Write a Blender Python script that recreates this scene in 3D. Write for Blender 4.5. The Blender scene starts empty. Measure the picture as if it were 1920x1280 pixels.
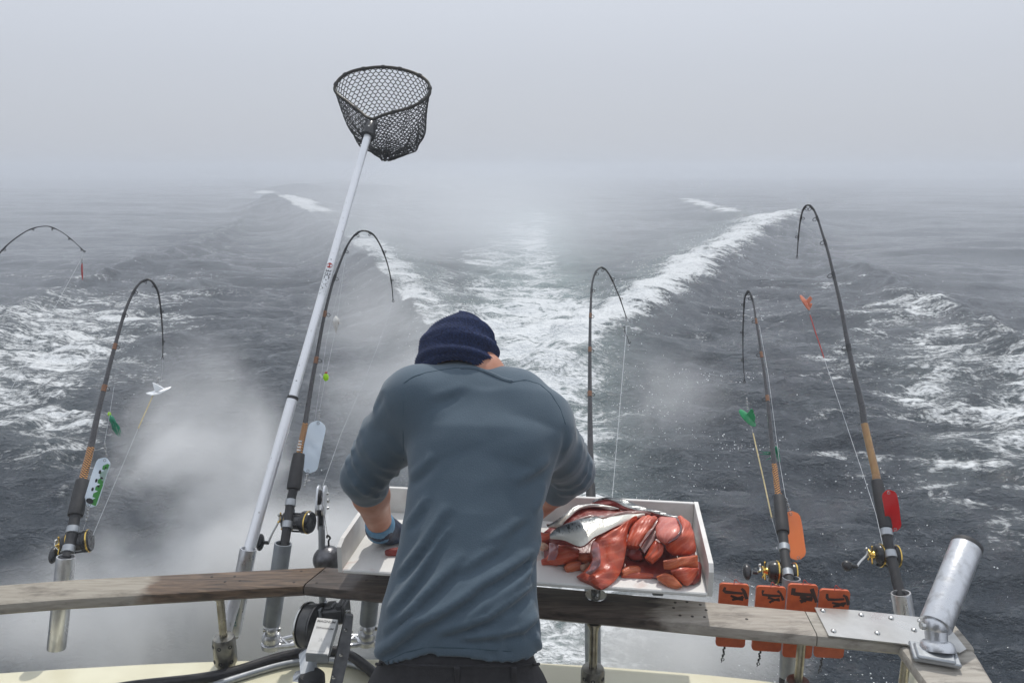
import bpy, math, random
import numpy as np
from mathutils import Vector, Matrix
random.seed(7)
RNG = np.random.RandomState(11)
scene = bpy.context.scene
COL = scene.collection
# ------------------------------------------------------------------ camera
H = 2.6                                    # eye above the water
DECK = H - 2.1
RAILZ = H - 1.18                           # top of the wooden rail
GUNZ = H - 1.47                            # top of the gunwale
FPX = 1430.0
TH = math.radians(12.8)
cam_d = bpy.data.cameras.new('camera')
cam_d.sensor_width = 36.0
cam_d.lens = FPX / 1920.0 * 36.0
cam_d.clip_start = 0.05
cam_d.clip_end = 3000
cam = bpy.data.objects.new('camera', cam_d)
cam.location = (0, 0, H)
cam.rotation_euler = (math.pi / 2 - TH, 0, 0)
COL.objects.link(cam)
scene.camera = cam
# ------------------------------------------------------------------ sky and sun
SUN_EL, SUN_AZ = math.radians(58), math.radians(14)     # azimuth from +Y towards +X
world = bpy.data.worlds.new("World")
scene.world = world
world.use_nodes = True
wn, wl = world.node_tree.nodes, world.node_tree.links
wn.clear()
wo = wn.new('ShaderNodeOutputWorld')
bg = wn.new('ShaderNodeBackground')
bg.inputs['Strength'].default_value = 0.1
sky = wn.new('ShaderNodeTexSky')
sky.sky_type = 'NISHITA'
sky.sun_disc = False
sky.sun_elevation = SUN_EL
sky.sun_rotation = SUN_AZ
sky.dust_density = 4.0
tc = wn.new('ShaderNodeTexCoord')
sep = wn.new('ShaderNodeSeparateXYZ')
ramp = wn.new('ShaderNodeValToRGB')                     # fog bank: pale all round, a little brighter overhead
ramp.color_ramp.elements[0].position = 0.0
ramp.color_ramp.elements[0].color = (0.54, 0.567, 0.62, 1)
ramp.color_ramp.elements[1].position = 0.42
ramp.color_ramp.elements[1].color = (0.86, 0.92, 1.02, 1)
e = ramp.color_ramp.elements.new(0.12)
e.color = (0.60, 0.635, 0.705, 1)
mul = wn.new('ShaderNodeVectorMath'); mul.operation = 'SCALE'; mul.inputs['Scale'].default_value = 10.0
mix = wn.new('ShaderNodeMix'); mix.data_type = 'RGBA'; mix.inputs['Factor'].default_value = 0.94
wl.new(tc.outputs['Generated'], sep.inputs[0])
wl.new(sep.outputs['Z'], ramp.inputs['Fac'])
wl.new(ramp.outputs['Color'], mul.inputs[0])
wl.new(sky.outputs['Color'], mix.inputs['A'])
wl.new(mul.outputs[0], mix.inputs['B'])
wl.new(mix.outputs['Result'], bg.inputs['Color'])
wl.new(bg.outputs[0], wo.inputs['Surface'])
sun_d = bpy.data.lights.new('sun', 'SUN')
sun_d.energy = 2.3
sun_d.angle = math.radians(0.8)
sun_d.color = (1.0, 0.96, 0.9)
sun = bpy.data.objects.new('sun', sun_d)
sd = Vector((math.cos(SUN_EL) * math.sin(SUN_AZ), math.cos(SUN_EL) * math.cos(SUN_AZ), math.sin(SUN_EL)))
sun.rotation_euler = sd.to_track_quat('Z', 'Y').to_euler()
sun.location = (0, 0, 30)
COL.objects.link(sun)
vs = scene.view_settings
vs.view_transform = 'Standard'
vs.look = 'None'
vs.exposure = 0.0
vs.gamma = 1.0
vs.use_curve_mapping = False
cy = scene.cycles
cy.use_denoising = True
cy.max_bounces = 8
cy.volume_bounces = 3
cy.transparent_max_bounces = 12
cy.sample_clamp_indirect = 6.0
cy.volume_step_rate = 1.0
cy.volume_max_steps = 128
# ------------------------------------------------------------------ places: a pixel of the survey photograph and its distance give a point
CT, ST = math.cos(TH), math.sin(TH)
def PD(px, py, w):                         # w: metres along the line of sight axis
    a, b = (px - 960) / FPX, (640 - py) / FPX
    return Vector((w * a, w * (CT + b * ST), H + w * (-ST + b * CT)))
def PZ(px, py, z):                         # where the ray meets height z
    a, b = (px - 960) / FPX, (640 - py) / FPX
    w = (z - H) / (-ST + b * CT)
    return PD(px, py, w)
def PY(px, py, Y):
    b = (640 - py) / FPX
    return PD(px, py, Y / (CT + b * ST))
def depth_of(p):
    return p[1] * CT - (p[2] - H) * ST
def PX(p):
    w = depth_of(p)
    return 960 + FPX * p[0] / w, 640 - FPX * (p[1] * ST + (p[2] - H) * CT) / w
CAMRIGHT = Vector((1, 0, 0)); CAMUP = Vector((0, ST, CT)); CAMFWD = Vector((0, CT, -ST))
# ------------------------------------------------------------------ material helpers
def nodes(name):
    m = bpy.data.materials.new(name)
    m.use_nodes = True
    return m, m.node_tree.nodes, m.node_tree.links, m.node_tree.nodes['Principled BSDF']
def pm(name, c1, c2=None, scale=30, rough=0.5, metal=0.0, bump=0.0, bscale=None, stretch=(1, 1, 1), rvar=0.1, detail=5, sss=0.0, coat=0.0, lo=0.35, hi=0.65, spec=0.5):
    m, n, l, b = nodes(name)
    c2 = c2 or tuple(x * 0.8 for x in c1)
    t = n.new('ShaderNodeTexCoord'); mp = n.new('ShaderNodeMapping'); mp.inputs['Scale'].default_value = stretch
    l.new(t.outputs['Object'], mp.inputs['Vector'])
    no = n.new('ShaderNodeTexNoise'); no.inputs['Scale'].default_value = scale; no.inputs['Detail'].default_value = detail
    l.new(mp.outputs[0], no.inputs['Vector'])
    mr = n.new('ShaderNodeMapRange'); mr.inputs['From Min'].default_value = lo; mr.inputs['From Max'].default_value = hi
    l.new(no.outputs['Fac'], mr.inputs['Value'])
    mx = n.new('ShaderNodeMix'); mx.data_type = 'RGBA'
    mx.inputs['A'].default_value = (*c1, 1); mx.inputs['B'].default_value = (*c2, 1)
    l.new(mr.outputs[0], mx.inputs['Factor']); l.new(mx.outputs['Result'], b.inputs['Base Color'])
    rr = n.new('ShaderNodeMapRange'); rr.inputs['To Min'].default_value = max(0.02, rough - rvar); rr.inputs['To Max'].default_value = min(1, rough + rvar)
    l.new(no.outputs['Fac'], rr.inputs['Value']); l.new(rr.outputs[0], b.inputs['Roughness'])
    b.inputs['Metallic'].default_value = metal
    b.inputs['Specular IOR Level'].default_value = spec
    if sss:
        b.inputs['Subsurface Weight'].default_value = sss
        b.inputs['Subsurface Radius'].default_value = (0.012, 0.004, 0.002)
        b.inputs['Subsurface Scale'].default_value = 1.0
    if coat:
        b.inputs['Coat Weight'].default_value = coat; b.inputs['Coat Roughness'].default_value = 0.08
    if bump:
        n2 = n.new('ShaderNodeTexNoise'); n2.inputs['Scale'].default_value = bscale or scale * 4; n2.inputs['Detail'].default_value = 4
        l.new(mp.outputs[0], n2.inputs['Vector'])
        bp = n.new('ShaderNodeBump'); bp.inputs['Strength'].default_value = 1.0; bp.inputs['Distance'].default_value = bump
        l.new(n2.outputs['Fac'], bp.inputs['Height']); l.new(bp.outputs[0], b.inputs['Normal'])
    return m
M = {}
M['alu'] = pm('brushed_aluminium', (0.64, 0.65, 0.67), (0.36, 0.36, 0.36), 38, 0.34, 0.85, 0.0006, 110, (1, 1, 0.5), rvar=.2, lo=.5, hi=.75)
M['alu_dull'] = pm('dull_aluminium', (0.42, 0.44, 0.46), (0.3, 0.32, 0.34), 18, 0.45, 0.75, 0.0004, 90)
M['pole'] = pm('anodised_white_pole', (0.80, 0.81, 0.83), (0.42, 0.41, 0.40), 75, 0.32, 0.45, 0.0005, 120, (1, 1, 0.5), lo=.66, hi=.74)
M['steel'] = pm('stainless_steel', (0.6, 0.6, 0.58), (0.42, 0.42, 0.4), 25, 0.25, 1.0, 0.0003, 80)
M['brassy'] = pm('old_bronze_steel', (0.42, 0.39, 0.31), (0.25, 0.23, 0.18), 30, 0.3, 1.0)
M['clampsteel'] = pm('dark_cast_steel', (0.20, 0.20, 0.19), (0.30, 0.29, 0.26), 40, 0.32, 0.9, 0.0005, 90)
M['plate'] = pm('worn_steel_sheet', (0.55, 0.55, 0.54), (0.38, 0.38, 0.37), 9, 0.3, 0.95, 0.0006, 25)
M['greytube'] = pm('grey_painted_tube', (0.30, 0.33, 0.36), (0.22, 0.24, 0.27), 22, 0.42, 0.3)
M['black'] = pm('black_rubber', (0.018, 0.018, 0.02), (0.03, 0.03, 0.032), 60, 0.6, 0, 0.0006, 300)
M['gloss'] = pm('black_gloss_plastic', (0.012, 0.012, 0.014), (0.022, 0.022, 0.024), 40, 0.25, 0.0)
M['blank'] = pm('black_graphite_blank', (0.015, 0.015, 0.018), (0.03, 0.028, 0.03), 40, 0.22, 0.0, coat=0.5)
M['gold'] = pm('gold_metal', (0.83, 0.58, 0.16), (0.62, 0.42, 0.1), 60, 0.22, 1.0)
M['goldwood'] = pm('amber_rod_section', (0.34, 0.19, 0.055), (0.22, 0.11, 0.03), 30, 0.25, 0.0, coat=0.5, stretch=(1, 1, 0.15))
M['cream'] = pm('cream_gelcoat', (0.76, 0.73, 0.55), (0.66, 0.62, 0.45), 6, 0.35, 0, 0.0003, 40, coat=0.15)
M['greyhull'] = pm('grey_nonskid', (0.42, 0.42, 0.4), (0.33, 0.33, 0.31), 40, 0.6, 0, 0.001, 200)
M['board'] = pm('white_cutting_plastic', (0.74, 0.73, 0.70), (0.62, 0.60, 0.57), 14, 0.45, 0, 0.0006, 120)
M['board_floor'] = pm('stained_cutting_plastic', (0.74, 0.73, 0.70), (0.50, 0.30, 0.25), 9, 0.42, 0, 0.0008, 160, detail=9, lo=.60, hi=.74)
M['hose'] = pm('black_hose', (0.012, 0.011, 0.013), (0.025, 0.023, 0.026), 50, 0.38)
M['lead'] = pm('lead', (0.09, 0.09, 0.095), (0.17, 0.17, 0.18), 40, 0.35, 0.8, 0.002, 60)
M['net'] = pm('black_net_cord', (0.012, 0.012, 0.013), (0.02, 0.02, 0.02), 60, 0.55)
M['hoop'] = pm('dark_hoop_tube', (0.05, 0.045, 0.035), (0.025, 0.023, 0.02), 30, 0.4, 0.4)
M['wire'] = pm('bright_wire', (0.6, 0.6, 0.6), (0.4, 0.4, 0.4), 90, 0.25, 1.0)
M['line'] = pm('monofilament', (0.62, 0.64, 0.66), (0.5, 0.52, 0.54), 90, 0.3)
M['cord'] = pm('tan_cord', (0.55, 0.47, 0.27), (0.42, 0.33, 0.16), 200, 0.7)
M['redcord'] = pm('red_leader', (0.5, 0.06, 0.04), (0.35, 0.03, 0.03), 200, 0.4)
M['white'] = pm('white_plastic', (0.8, 0.82, 0.84), (0.7, 0.72, 0.74), 30, 0.25, coat=0.3)
M['flasher_white'] = pm('pearl_flasher', (0.74, 0.82, 0.9), (0.66, 0.75, 0.85), 12, 0.18, coat=0.5)
M['flasher_orange'] = pm('orange_flasher', (1.0, 0.36, 0.17), (1.0, 0.31, 0.14), 12, 0.22, coat=0.4)
M['flasher_red'] = pm('red_flasher', (0.62, 0.012, 0.012), (0.5, 0.01, 0.01), 12, 0.22, coat=0.4)
M['green'] = pm('green_plastic', (0.02, 0.36, 0.13), (0.015, 0.28, 0.1), 25, 0.25, coat=0.3)
M['greenprint'] = pm('green_print', (0.05, 0.32, 0.05), (0.04, 0.25, 0.04), 60, 0.3)
M['hoochie'] = pm('green_squid_skirt', (0.01, 0.30, 0.16), (0.02, 0.2, 0.13), 120, 0.2, coat=0.4)
M['copper'] = pm('copper_plastic', (0.72, 0.23, 0.12), (0.55, 0.15, 0.08), 30, 0.25, 0.35)
M['lime'] = pm('chartreuse_foam', (0.55, 0.9, 0.03), (0.45, 0.78, 0.02), 30, 0.35)
M['pearl'] = pm('pearl_skirt', (0.7, 0.69, 0.66), (0.55, 0.53, 0.5), 90, 0.3)
M['redpaint'] = pm('red_paint', (0.42, 0.035, 0.03), (0.3, 0.02, 0.02), 60, 0.35)
M['tag'] = pm('orange_tag_plastic', (0.58, 0.105, 0.022), (0.47, 0.075, 0.015), 45, 0.4, 0, 0.0004, 200)
M['ink'] = pm('marker_ink', (0.03, 0.012, 0.008), (0.05, 0.015, 0.01), 300, 0.5)
M['print'] = pm('dark_print', (0.04, 0.04, 0.045), (0.07, 0.07, 0.07), 300, 0.4)
M['greyprint'] = pm('grey_print', (0.28, 0.28, 0.29), (0.4, 0.4, 0.4), 300, 0.4)
M['teal'] = pm('teal_print', (0.03, 0.16, 0.17), (0.08, 0.24, 0.24), 260, 0.4)
M['stickerpaper'] = pm('faded_sticker', (0.5, 0.53, 0.5), (0.36, 0.4, 0.37), 130, 0.45)
M['labelplate'] = pm('grey_white_label', (0.62, 0.62, 0.61), (0.52, 0.52, 0.5), 30, 0.35)
M['housing'] = pm('charcoal_housing', (0.045, 0.045, 0.048), (0.09, 0.09, 0.09), 30, 0.38, 0.4, 0.0006, 90)
M['skin'] = pm('sunburnt_skin', (0.50, 0.24, 0.155), (0.42, 0.18, 0.11), 22, 0.5, 0, 0.0004, 260, sss=0.08)
M['trouser'] = pm('black_denim', (0.022, 0.021, 0.024), (0.034, 0.032, 0.036), 70, 0.85, 0, 0.0008, 420)
M['boot'] = pm('rubber_boot', (0.05, 0.03, 0.02), (0.03, 0.02, 0.015), 30, 0.4)
M['glove'] = pm('blue_rubber_glove', (0.010, 0.030, 0.075), (0.006, 0.012, 0.03), 60, 0.45, 0, 0.002, 120)
M['cuff'] = pm('light_blue_cuff', (0.14, 0.30, 0.45), (0.1, 0.24, 0.38), 90, 0.6, 0, 0.001, 200)
M['hair'] = pm('dark_hair', (0.03, 0.02, 0.015), (0.05, 0.03, 0.02), 200, 0.6)
# wrap with a diamond thread pattern
def wrapmat():
    m, n, l, b = nodes('thread_wrap')
    t = n.new('ShaderNodeTexCoord'); w1 = n.new('ShaderNodeTexWave'); w2 = n.new('ShaderNodeTexWave')
    for w, d in ((w1, (1, 1, 1)), (w2, (-1, 1, 1))):
        mp = n.new('ShaderNodeMapping'); mp.inputs['Scale'].default_value = d
        l.new(t.outputs['Object'], mp.inputs[0]); l.new(mp.outputs[0], w.inputs[0])
        w.bands_direction = 'DIAGONAL'; w.inputs['Scale'].default_value = 55
    mn = n.new('ShaderNodeMath'); mn.operation = 'MULTIPLY'
    l.new(w1.outputs['Fac'], mn.inputs[0]); l.new(w2.outputs['Fac'], mn.inputs[1])
    mx = n.new('ShaderNodeMix'); mx.data_type = 'RGBA'
    mx.inputs['A'].default_value = (0.03, 0.018, 0.012, 1); mx.inputs['B'].default_value = (0.62, 0.27, 0.05, 1)
    mr = n.new('ShaderNodeMapRange'); mr.inputs['From Min'].default_value = 0.1; mr.inputs['From Max'].default_value = 0.4
    l.new(mn.outputs[0], mr.inputs[0]); l.new(mr.outputs[0], mx.inputs['Factor']); l.new(mx.outputs['Result'], b.inputs['Base Color'])
    b.inputs['Roughness'].default_value = 0.25; b.inputs['Coat Weight'].default_value = 0.4
    return m
M['wrap'] = wrapmat()
def translucent(m, col, f):
    n, l = m.node_tree.nodes, m.node_tree.links; o = n['Material Output']; b = n['Principled BSDF']
    t = n.new('ShaderNodeBsdfTranslucent'); t.inputs[0].default_value = (*col, 1); x = n.new('ShaderNodeMixShader'); x.inputs[0].default_value = f
    l.new(b.outputs[0], x.inputs[1]); l.new(t.outputs[0], x.inputs[2]); l.new(x.outputs[0], o.inputs[0])
translucent(M['flasher_orange'], (1.0, .58, .34), .6); translucent(M['flasher_red'], (.8, .02, .02), .45); translucent(M['green'], (.03, .5, .2), .3); translucent(M['hoochie'], (.02, .45, .25), .35); translucent(M['lime'], (.6, .95, .05), .3); translucent(M['flasher_white'], (.9, .95, 1), .6)
M['band'] = pm('orange_thread_band', (0.22, 0.085, 0.022), (0.10, 0.04, 0.015), 200, 0.3, coat=0.3)
# weathered teak: grain along local x, bleached dry patches and wet brown ones, on the middle plank also painted shade
def woodmat(name, dark, mid, pale, split, soft, dirn, seed=0.0):
    m, n, l, b = nodes(name)
    t = n.new('ShaderNodeTexCoord')
    mp = n.new('ShaderNodeMapping'); mp.inputs['Scale'].default_value = (5.5, 46, 46); mp.inputs['Location'].default_value = (seed, seed, 0)
    l.new(t.outputs['Object'], mp.inputs[0])
    g = n.new('ShaderNodeTexNoise'); g.inputs['Scale'].default_value = 2.0; g.inputs['Detail'].default_value = 8; g.inputs['Distortion'].default_value = 0.4
    l.new(mp.outputs[0], g.inputs[0])
    r1 = n.new('ShaderNodeValToRGB')
    r1.color_ramp.elements[0].position = 0.3; r1.color_ramp.elements[0].color = (*dark, 1)
    r1.color_ramp.elements[1].position = 0.68; r1.color_ramp.elements[1].color = (*mid, 1)
    l.new(g.outputs['Fac'], r1.inputs[0])
    r2 = n.new('ShaderNodeValToRGB')
    r2.color_ramp.elements[0].position = 0.28; r2.color_ramp.elements[0].color = (pale[0] * .72, pale[1] * .7, pale[2] * .68, 1)
    r2.color_ramp.elements[1].position = 0.6; r2.color_ramp.elements[1].color = (*pale, 1)
    l.new(g.outputs['Fac'], r2.inputs[0])
    sx = n.new('ShaderNodeSeparateXYZ'); l.new(t.outputs['Object'], sx.inputs[0])
    n2 = n.new('ShaderNodeTexNoise'); n2.inputs['Scale'].default_value = 9; n2.inputs['Detail'].default_value = 6
    mp2 = n.new('ShaderNodeMapping'); mp2.inputs['Scale'].default_value = (1, 3, 1); l.new(t.outputs['Object'], mp2.inputs[0]); l.new(mp2.outputs[0], n2.inputs[0])
    ad = n.new('ShaderNodeMath'); ad.operation = 'MULTIPLY_ADD'; ad.inputs[1].default_value = soft * 3
    l.new(n2.outputs['Fac'], ad.inputs[0]); 
    mu = n.new('ShaderNodeMath'); mu.operation = 'MULTIPLY'; mu.inputs[1].default_value = dirn
    l.new(sx.outputs['X'], mu.inputs[0]); l.new(mu.outputs[0], ad.inputs[2])
    mr = n.new('ShaderNodeMapRange'); mr.inputs['From Min'].default_value = split * dirn + soft * 1.5 - 0.02; mr.inputs['From Max'].default_value = split * dirn + soft * 1.5 + 0.02
    l.new(ad.outputs[0], mr.inputs[0])
    mx = n.new('ShaderNodeMix'); mx.data_type = 'RGBA'
    l.new(mr.outputs[0], mx.inputs['Factor']); l.new(r1.outputs[0], mx.inputs['A']); l.new(r2.outputs[0], mx.inputs['B'])
    # dark blotches
    n3 = n.new('ShaderNodeTexNoise'); n3.inputs['Scale'].default_value = 17; n3.inputs['Detail'].default_value = 8; n3.inputs['Roughness'].default_value = .68
    mp3 = n.new('ShaderNodeMapping'); mp3.inputs['Scale'].default_value = (.5, 1.6, 1); l.new(t.outputs['Object'], mp3.inputs[0]); l.new(mp3.outputs[0], n3.inputs[0])
    m3 = n.new('ShaderNodeMapRange'); m3.inputs['From Min'].default_value = 0.50; m3.inputs['From Max'].default_value = 0.70; m3.inputs['To Max'].default_value = 0.62
    l.new(n3.outputs['Fac'], m3.inputs[0])
    mx2 = n.new('ShaderNodeMix'); mx2.data_type = 'RGBA'; mx2.inputs['B'].default_value = (0.03, 0.022, 0.018, 1)
    l.new(m3.outputs[0], mx2.inputs['Factor']); l.new(mx.outputs['Result'], mx2.inputs['A']); l.new(mx2.outputs['Result'], b.inputs['Base Color'])
    ro = n.new('ShaderNodeMapRange'); ro.inputs['To Min'].default_value = 0.32; ro.inputs['To Max'].default_value = 0.75
    l.new(mr.outputs[0], ro.inputs[0]); l.new(ro.outputs[0], b.inputs['Roughness'])
    bp = n.new('ShaderNodeBump'); bp.inputs['Distance'].default_value = 0.0012; l.new(g.outputs['Fac'], bp.inputs['Height']); l.new(bp.outputs[0], b.inputs['Normal'])
    return m
M['wood_left'] = woodmat('teak_left', (0.035, 0.023, 0.016), (0.175, 0.115, 0.072), (0.33, 0.30, 0.25), -1.06, 0.05, -1)
M['wood_mid'] = woodmat('teak_mid', (0.035, 0.026, 0.021), (0.125, 0.095, 0.075), (0.40, 0.36, 0.31), 0.40, 0.07, 1, 3.1)  # dark part holds the cutting board's shade in its colour
M['wood_side'] = woodmat('teak_side', (0.08, 0.06, 0.045), (0.2, 0.16, 0.12), (0.42, 0.39, 0.34), -9, 0.05, 1, 7.7)
M['wood_dark'] = pm('dark_plug', (0.02, 0.014, 0.01), (0.04, 0.025, 0.02), 90, 0.6)
# ------------------------------------------------------------------ mesh helpers
class MB:
    def __init__(s): s.v = []; s.f = []
    def add(s, vs, fs):
        o = len(s.v); s.v += [tuple(x) for x in vs]; s.f += [tuple(i + o for i in f) for f in fs]; return s
    def box(s, c, size, rot=None, bevel=0.0):
        c = Vector(c); hx, hy, hz = size[0] / 2, size[1] / 2, size[2] / 2
        R = rot.to_3x3() if rot is not None else Matrix.Identity(3)
        b = min(bevel, hx * .9, hy * .9, hz * .9)
        if b <= 0:
            vs = [c + R @ Vector((x * hx, y * hy, z * hz)) for z in (-1, 1) for y in (-1, 1) for x in (-1, 1)]
            return s.add(vs, [(0, 2, 3, 1), (4, 5, 7, 6), (0, 1, 5, 4), (2, 6, 7, 3), (0, 4, 6, 2), (1, 3, 7, 5)])
        vs = []; idx = {}
        for sx in (-1, 1):
            for sy in (-1, 1):
                for sz in (-1, 1):
                    for ax in range(3):
                        p = [sx * (hx - b), sy * (hy - b), sz * (hz - b)]; p[ax] = (sx * hx, sy * hy, sz * hz)[ax]
                        idx[sx, sy, sz, ax] = len(vs); vs.append(c + R @ Vector(p))
        fs = []
        for ax in range(3):
            u, w = [a for a in range(3) if a != ax]
            for sg in (-1, 1):
                q = []
                for (a, d) in ((-1, -1), (1, -1), (1, 1), (-1, 1)):
                    k = [0, 0, 0]; k[ax] = sg; k[u] = a; k[w] = d; q.append(idx[k[0], k[1], k[2], ax])
                fs.append(tuple(q if (sg > 0) == (ax != 1) else q[::-1]))
        for ax in range(3):
            u, w = [a for a in range(3) if a != ax]
            for a in (-1, 1):
                for d in (-1, 1):
                    k1 = [0, 0, 0]; k2 = [0, 0, 0]; k1[ax] = -1; k2[ax] = 1
                    for k in (k1, k2): k[u] = a; k[w] = d
                    fs.append((idx[(*k1, u)], idx[(*k2, u)], idx[(*k2, w)], idx[(*k1, w)]))
        for sx in (-1, 1):
            for sy in (-1, 1):
                for sz in (-1, 1): fs.append(tuple(idx[sx, sy, sz, a] for a in range(3)))
        return s.add(vs, fs)
    def tube(s, pts, rad, n=10, cap=True, flat=None):
        pts = [Vector(p) for p in pts]; k = len(pts)
        rad = [rad] * k if not hasattr(rad, '__len__') else list(rad)
        t0 = (pts[1] - pts[0]).normalized()
        nrm = t0.cross(Vector((0.13, 0.27, 0.95)));
        if nrm.length < 1e-3: nrm = t0.cross(Vector((1, 0, 0)))
        nrm.normalize(); vs = []
        for i in range(k):
            t = (pts[min(i + 1, k - 1)] - pts[max(i - 1, 0)])
            t = t.normalized() if t.length > 1e-9 else t0
            nrm = (nrm - t * nrm.dot(t)).normalized(); bi = t.cross(nrm)
            for j in range(n):
                a = 2 * math.pi * j / n
                vs.append(pts[i] + (nrm * math.cos(a) + bi * math.sin(a)) * rad[i])
        fs = [(i * n + j, i * n + (j + 1) % n, (i + 1) * n + (j + 1) % n, (i + 1) * n + j) for i in range(k - 1) for j in range(n)]
        if cap: fs += [tuple(range(n))[::-1], tuple((k - 1) * n + j for j in range(n))]
        return s.add(vs, fs)
    def lathe(s, c, axis, prof, n=24, ex=None):
        """prof: list of (along axis, radius)"""
        c = Vector(c); ax = Vector(axis).normalized()
        u = Vector(ex) if ex is not None else ax.cross(Vector((0.2, 0.3, 0.9)))
        u = (u - ax * u.dot(ax)).normalized(); w = ax.cross(u); vs = []
        for (t, r) in prof:
            for j in range(n):
                a = 2 * math.pi * j / n; vs.append(c + ax * t + (u * math.cos(a) + w * math.sin(a)) * r)
        k = len(prof)
        fs = [(i * n + j, i * n + (j + 1) % n, (i + 1) * n + (j + 1) % n, (i + 1) * n + j) for i in range(k - 1) for j in range(n)]
        fs += [tuple(range(n))[::-1], tuple((k - 1) * n + j for j in range(n))]
        return s.add(vs, fs)
    def ring(s, c, axis, R, r, n=16, m=6, a0=0, a1=2 * math.pi):
        c = Vector(c); ax = Vector(axis).normalized(); u = ax.cross(Vector((0.21, 0.33, 0.9))).normalized(); w = ax.cross(u)
        full = abs(a1 - a0 - 2 * math.pi) < 1e-6; vs = []
        for i in range(n + (0 if full else 1)):
            a = a0 + (a1 - a0) * i / n; d = u * math.cos(a) + w * math.sin(a)
            for j in range(m):
                b = 2 * math.pi * j / m; vs.append(c + d * (R + r * math.cos(b)) + ax * r * math.sin(b))
        K = n if full else n
        tot = n if full else n + 1
        fs = [(i * m + j, i * m + (j + 1) % m, ((i + 1) % tot) * m + (j + 1) % m, ((i + 1) % tot) * m + j) for i in range(K) for j in range(m)]
        return s.add(vs, fs)
    def sphere(s, c, r, n=14, m=10, scale=(1, 1, 1), rot=None):
        c = Vector(c); R = rot.to_3x3() if rot is not None else Matrix.Identity(3); vs = []
        for i in range(1, m):
            a = math.pi * i / m
            for j in range(n):
                b = 2 * math.pi * j / n
                vs.append(c + R @ Vector((r * scale[0] * math.sin(a) * math.cos(b), r * scale[1] * math.sin(a) * math.sin(b), r * scale[2] * math.cos(a))))
        fs = [(i * n + j, (i + 1) * n + j, (i + 1) * n + (j + 1) % n, i * n + (j + 1) % n) for i in range(m - 2) for j in range(n)]
        vs += [c + R @ Vector((0, 0, r * scale[2])), c - R @ Vector((0, 0, r * scale[2]))]; T = len(vs) - 2
        fs += [(T, j, (j + 1) % n) for j in range(n)] + [(T + 1, (m - 2) * n + (j + 1) % n, (m - 2) * n + j) for j in range(n)]
        return s.add(vs, fs)
    def prism(s, outline, nrm, th):
        """outline: world points; extruded by th along nrm, centred"""
        nrm = Vector(nrm).normalized(); k = len(outline)
        vs = [Vector(p) + nrm * th / 2 for p in outline] + [Vector(p) - nrm * th / 2 for p in outline]
        fs = [tuple(range(k)), tuple(range(k, 2 * k))[::-1]] + [(i, i + k, (i + 1) % k + k, (i + 1) % k) for i in range(k)]
        return s.add(vs, fs)
def mesh_from(name, v, f, smooth=True, angle=40):
    me = bpy.data.meshes.new(name); me.from_pydata(v, [], f); me.validate(); me.update()
    import bmesh
    bm = bmesh.new(); bm.from_mesh(me); bmesh.ops.recalc_face_normals(bm, faces=bm.faces); bm.to_mesh(me); bm.free()
    if smooth:
        me.shade_smooth(); me.set_sharp_from_angle(angle=math.radians(angle))
    return me
ORG = {}
def root(name, label, cat, loc, group=None):
    o = bpy.data.objects.new(name, None); o.empty_display_size = 0.05
    o.location = loc; COL.objects.link(o); ORG[o.name] = Vector(loc)
    o['label'] = label; o['category'] = cat
    if group: o['group'] = group
    return o
def obj(name, mb, mat, parent=None, smooth=True, angle=40, label=None, kind=None):
    og = ORG[parent.name] if parent is not None else None
    if og is None:
        c = Vector((0, 0, 0))
        if len(mb.v): c = Vector(np.mean(np.array(mb.v), axis=0))
        og = c
    v = (np.array(mb.v) - np.array(og)).tolist()
    me = mesh_from(name, v, mb.f, smooth, angle); me.materials.append(M[mat] if isinstance(mat, str) else mat)
    o = bpy.data.objects.new(name, me); COL.objects.link(o); ORG[o.name] = og
    if parent is not None: o.parent = parent
    else: o.location = og
    if label: o['label'] = label
    if kind: o['kind'] = kind
    return o
def tag(o, label, cat, group=None):
    o['label'] = label; o['category'] = cat
    if group: o['group'] = group
    return o
def copy_child(o, loc, parent):                 # a repeat that shares its mesh
    c = o.copy(); COL.objects.link(c); c.parent = parent; c.location = loc; ORG[c.name] = ORG[o.name]
    return c
def spline(pts, n=8):
    P = [Vector(p) for p in pts]; out = []
    for i in range(len(P) - 1):
        a, b, c, d = P[max(i - 1, 0)], P[i], P[i + 1], P[min(i + 2, len(P) - 1)]
        for j in range(n):
            t = j / n
            out.append(0.5 * ((2 * b) + (c - a) * t + (2 * a - 5 * b + 4 * c - d) * t * t + (3 * b - a - 3 * c + d) * t ** 3))
    out.append(P[-1]); return out
def lerp(a, b, t): return a + (b - a) * t
def frame(ex, ey, ez): return Matrix((ex, ey, ez)).transposed()
def text_mb(txt, origin, ex, ey, size, th=0.0006, shear=0.0, width=None):
    cu = bpy.data.curves.new('lettering', 'FONT'); cu.offset = 0.022; cu.body = txt; cu.size = 1.0; cu.align_x = 'CENTER'; cu.align_y = 'CENTER'; cu.extrude = 0.0; cu.shear = shear; cu.resolution_u = 3
    to = bpy.data.objects.new('lettering', cu); COL.objects.link(to)
    dg = bpy.context.evaluated_depsgraph_get(); me = bpy.data.meshes.new_from_object(to.evaluated_get(dg))
    pts = [v.co.copy() for v in me.vertices]; fs = [tuple(p.vertices) for p in me.polygons]
    bpy.data.objects.remove(to); bpy.data.curves.remove(cu); bpy.data.meshes.remove(me)
    sx = size
    if width:
        xs = [p.x for p in pts]; sx = width / (max(xs) - min(xs))
    ez = Vector(ex).cross(Vector(ey)).normalized()
    k = len(pts)
    v = [Vector(origin) + Vector(ex) * p.x * sx + Vector(ey) * p.y * size + ez * th for p in pts]
    mb = MB(); mb.add(v, fs); return mb
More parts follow.
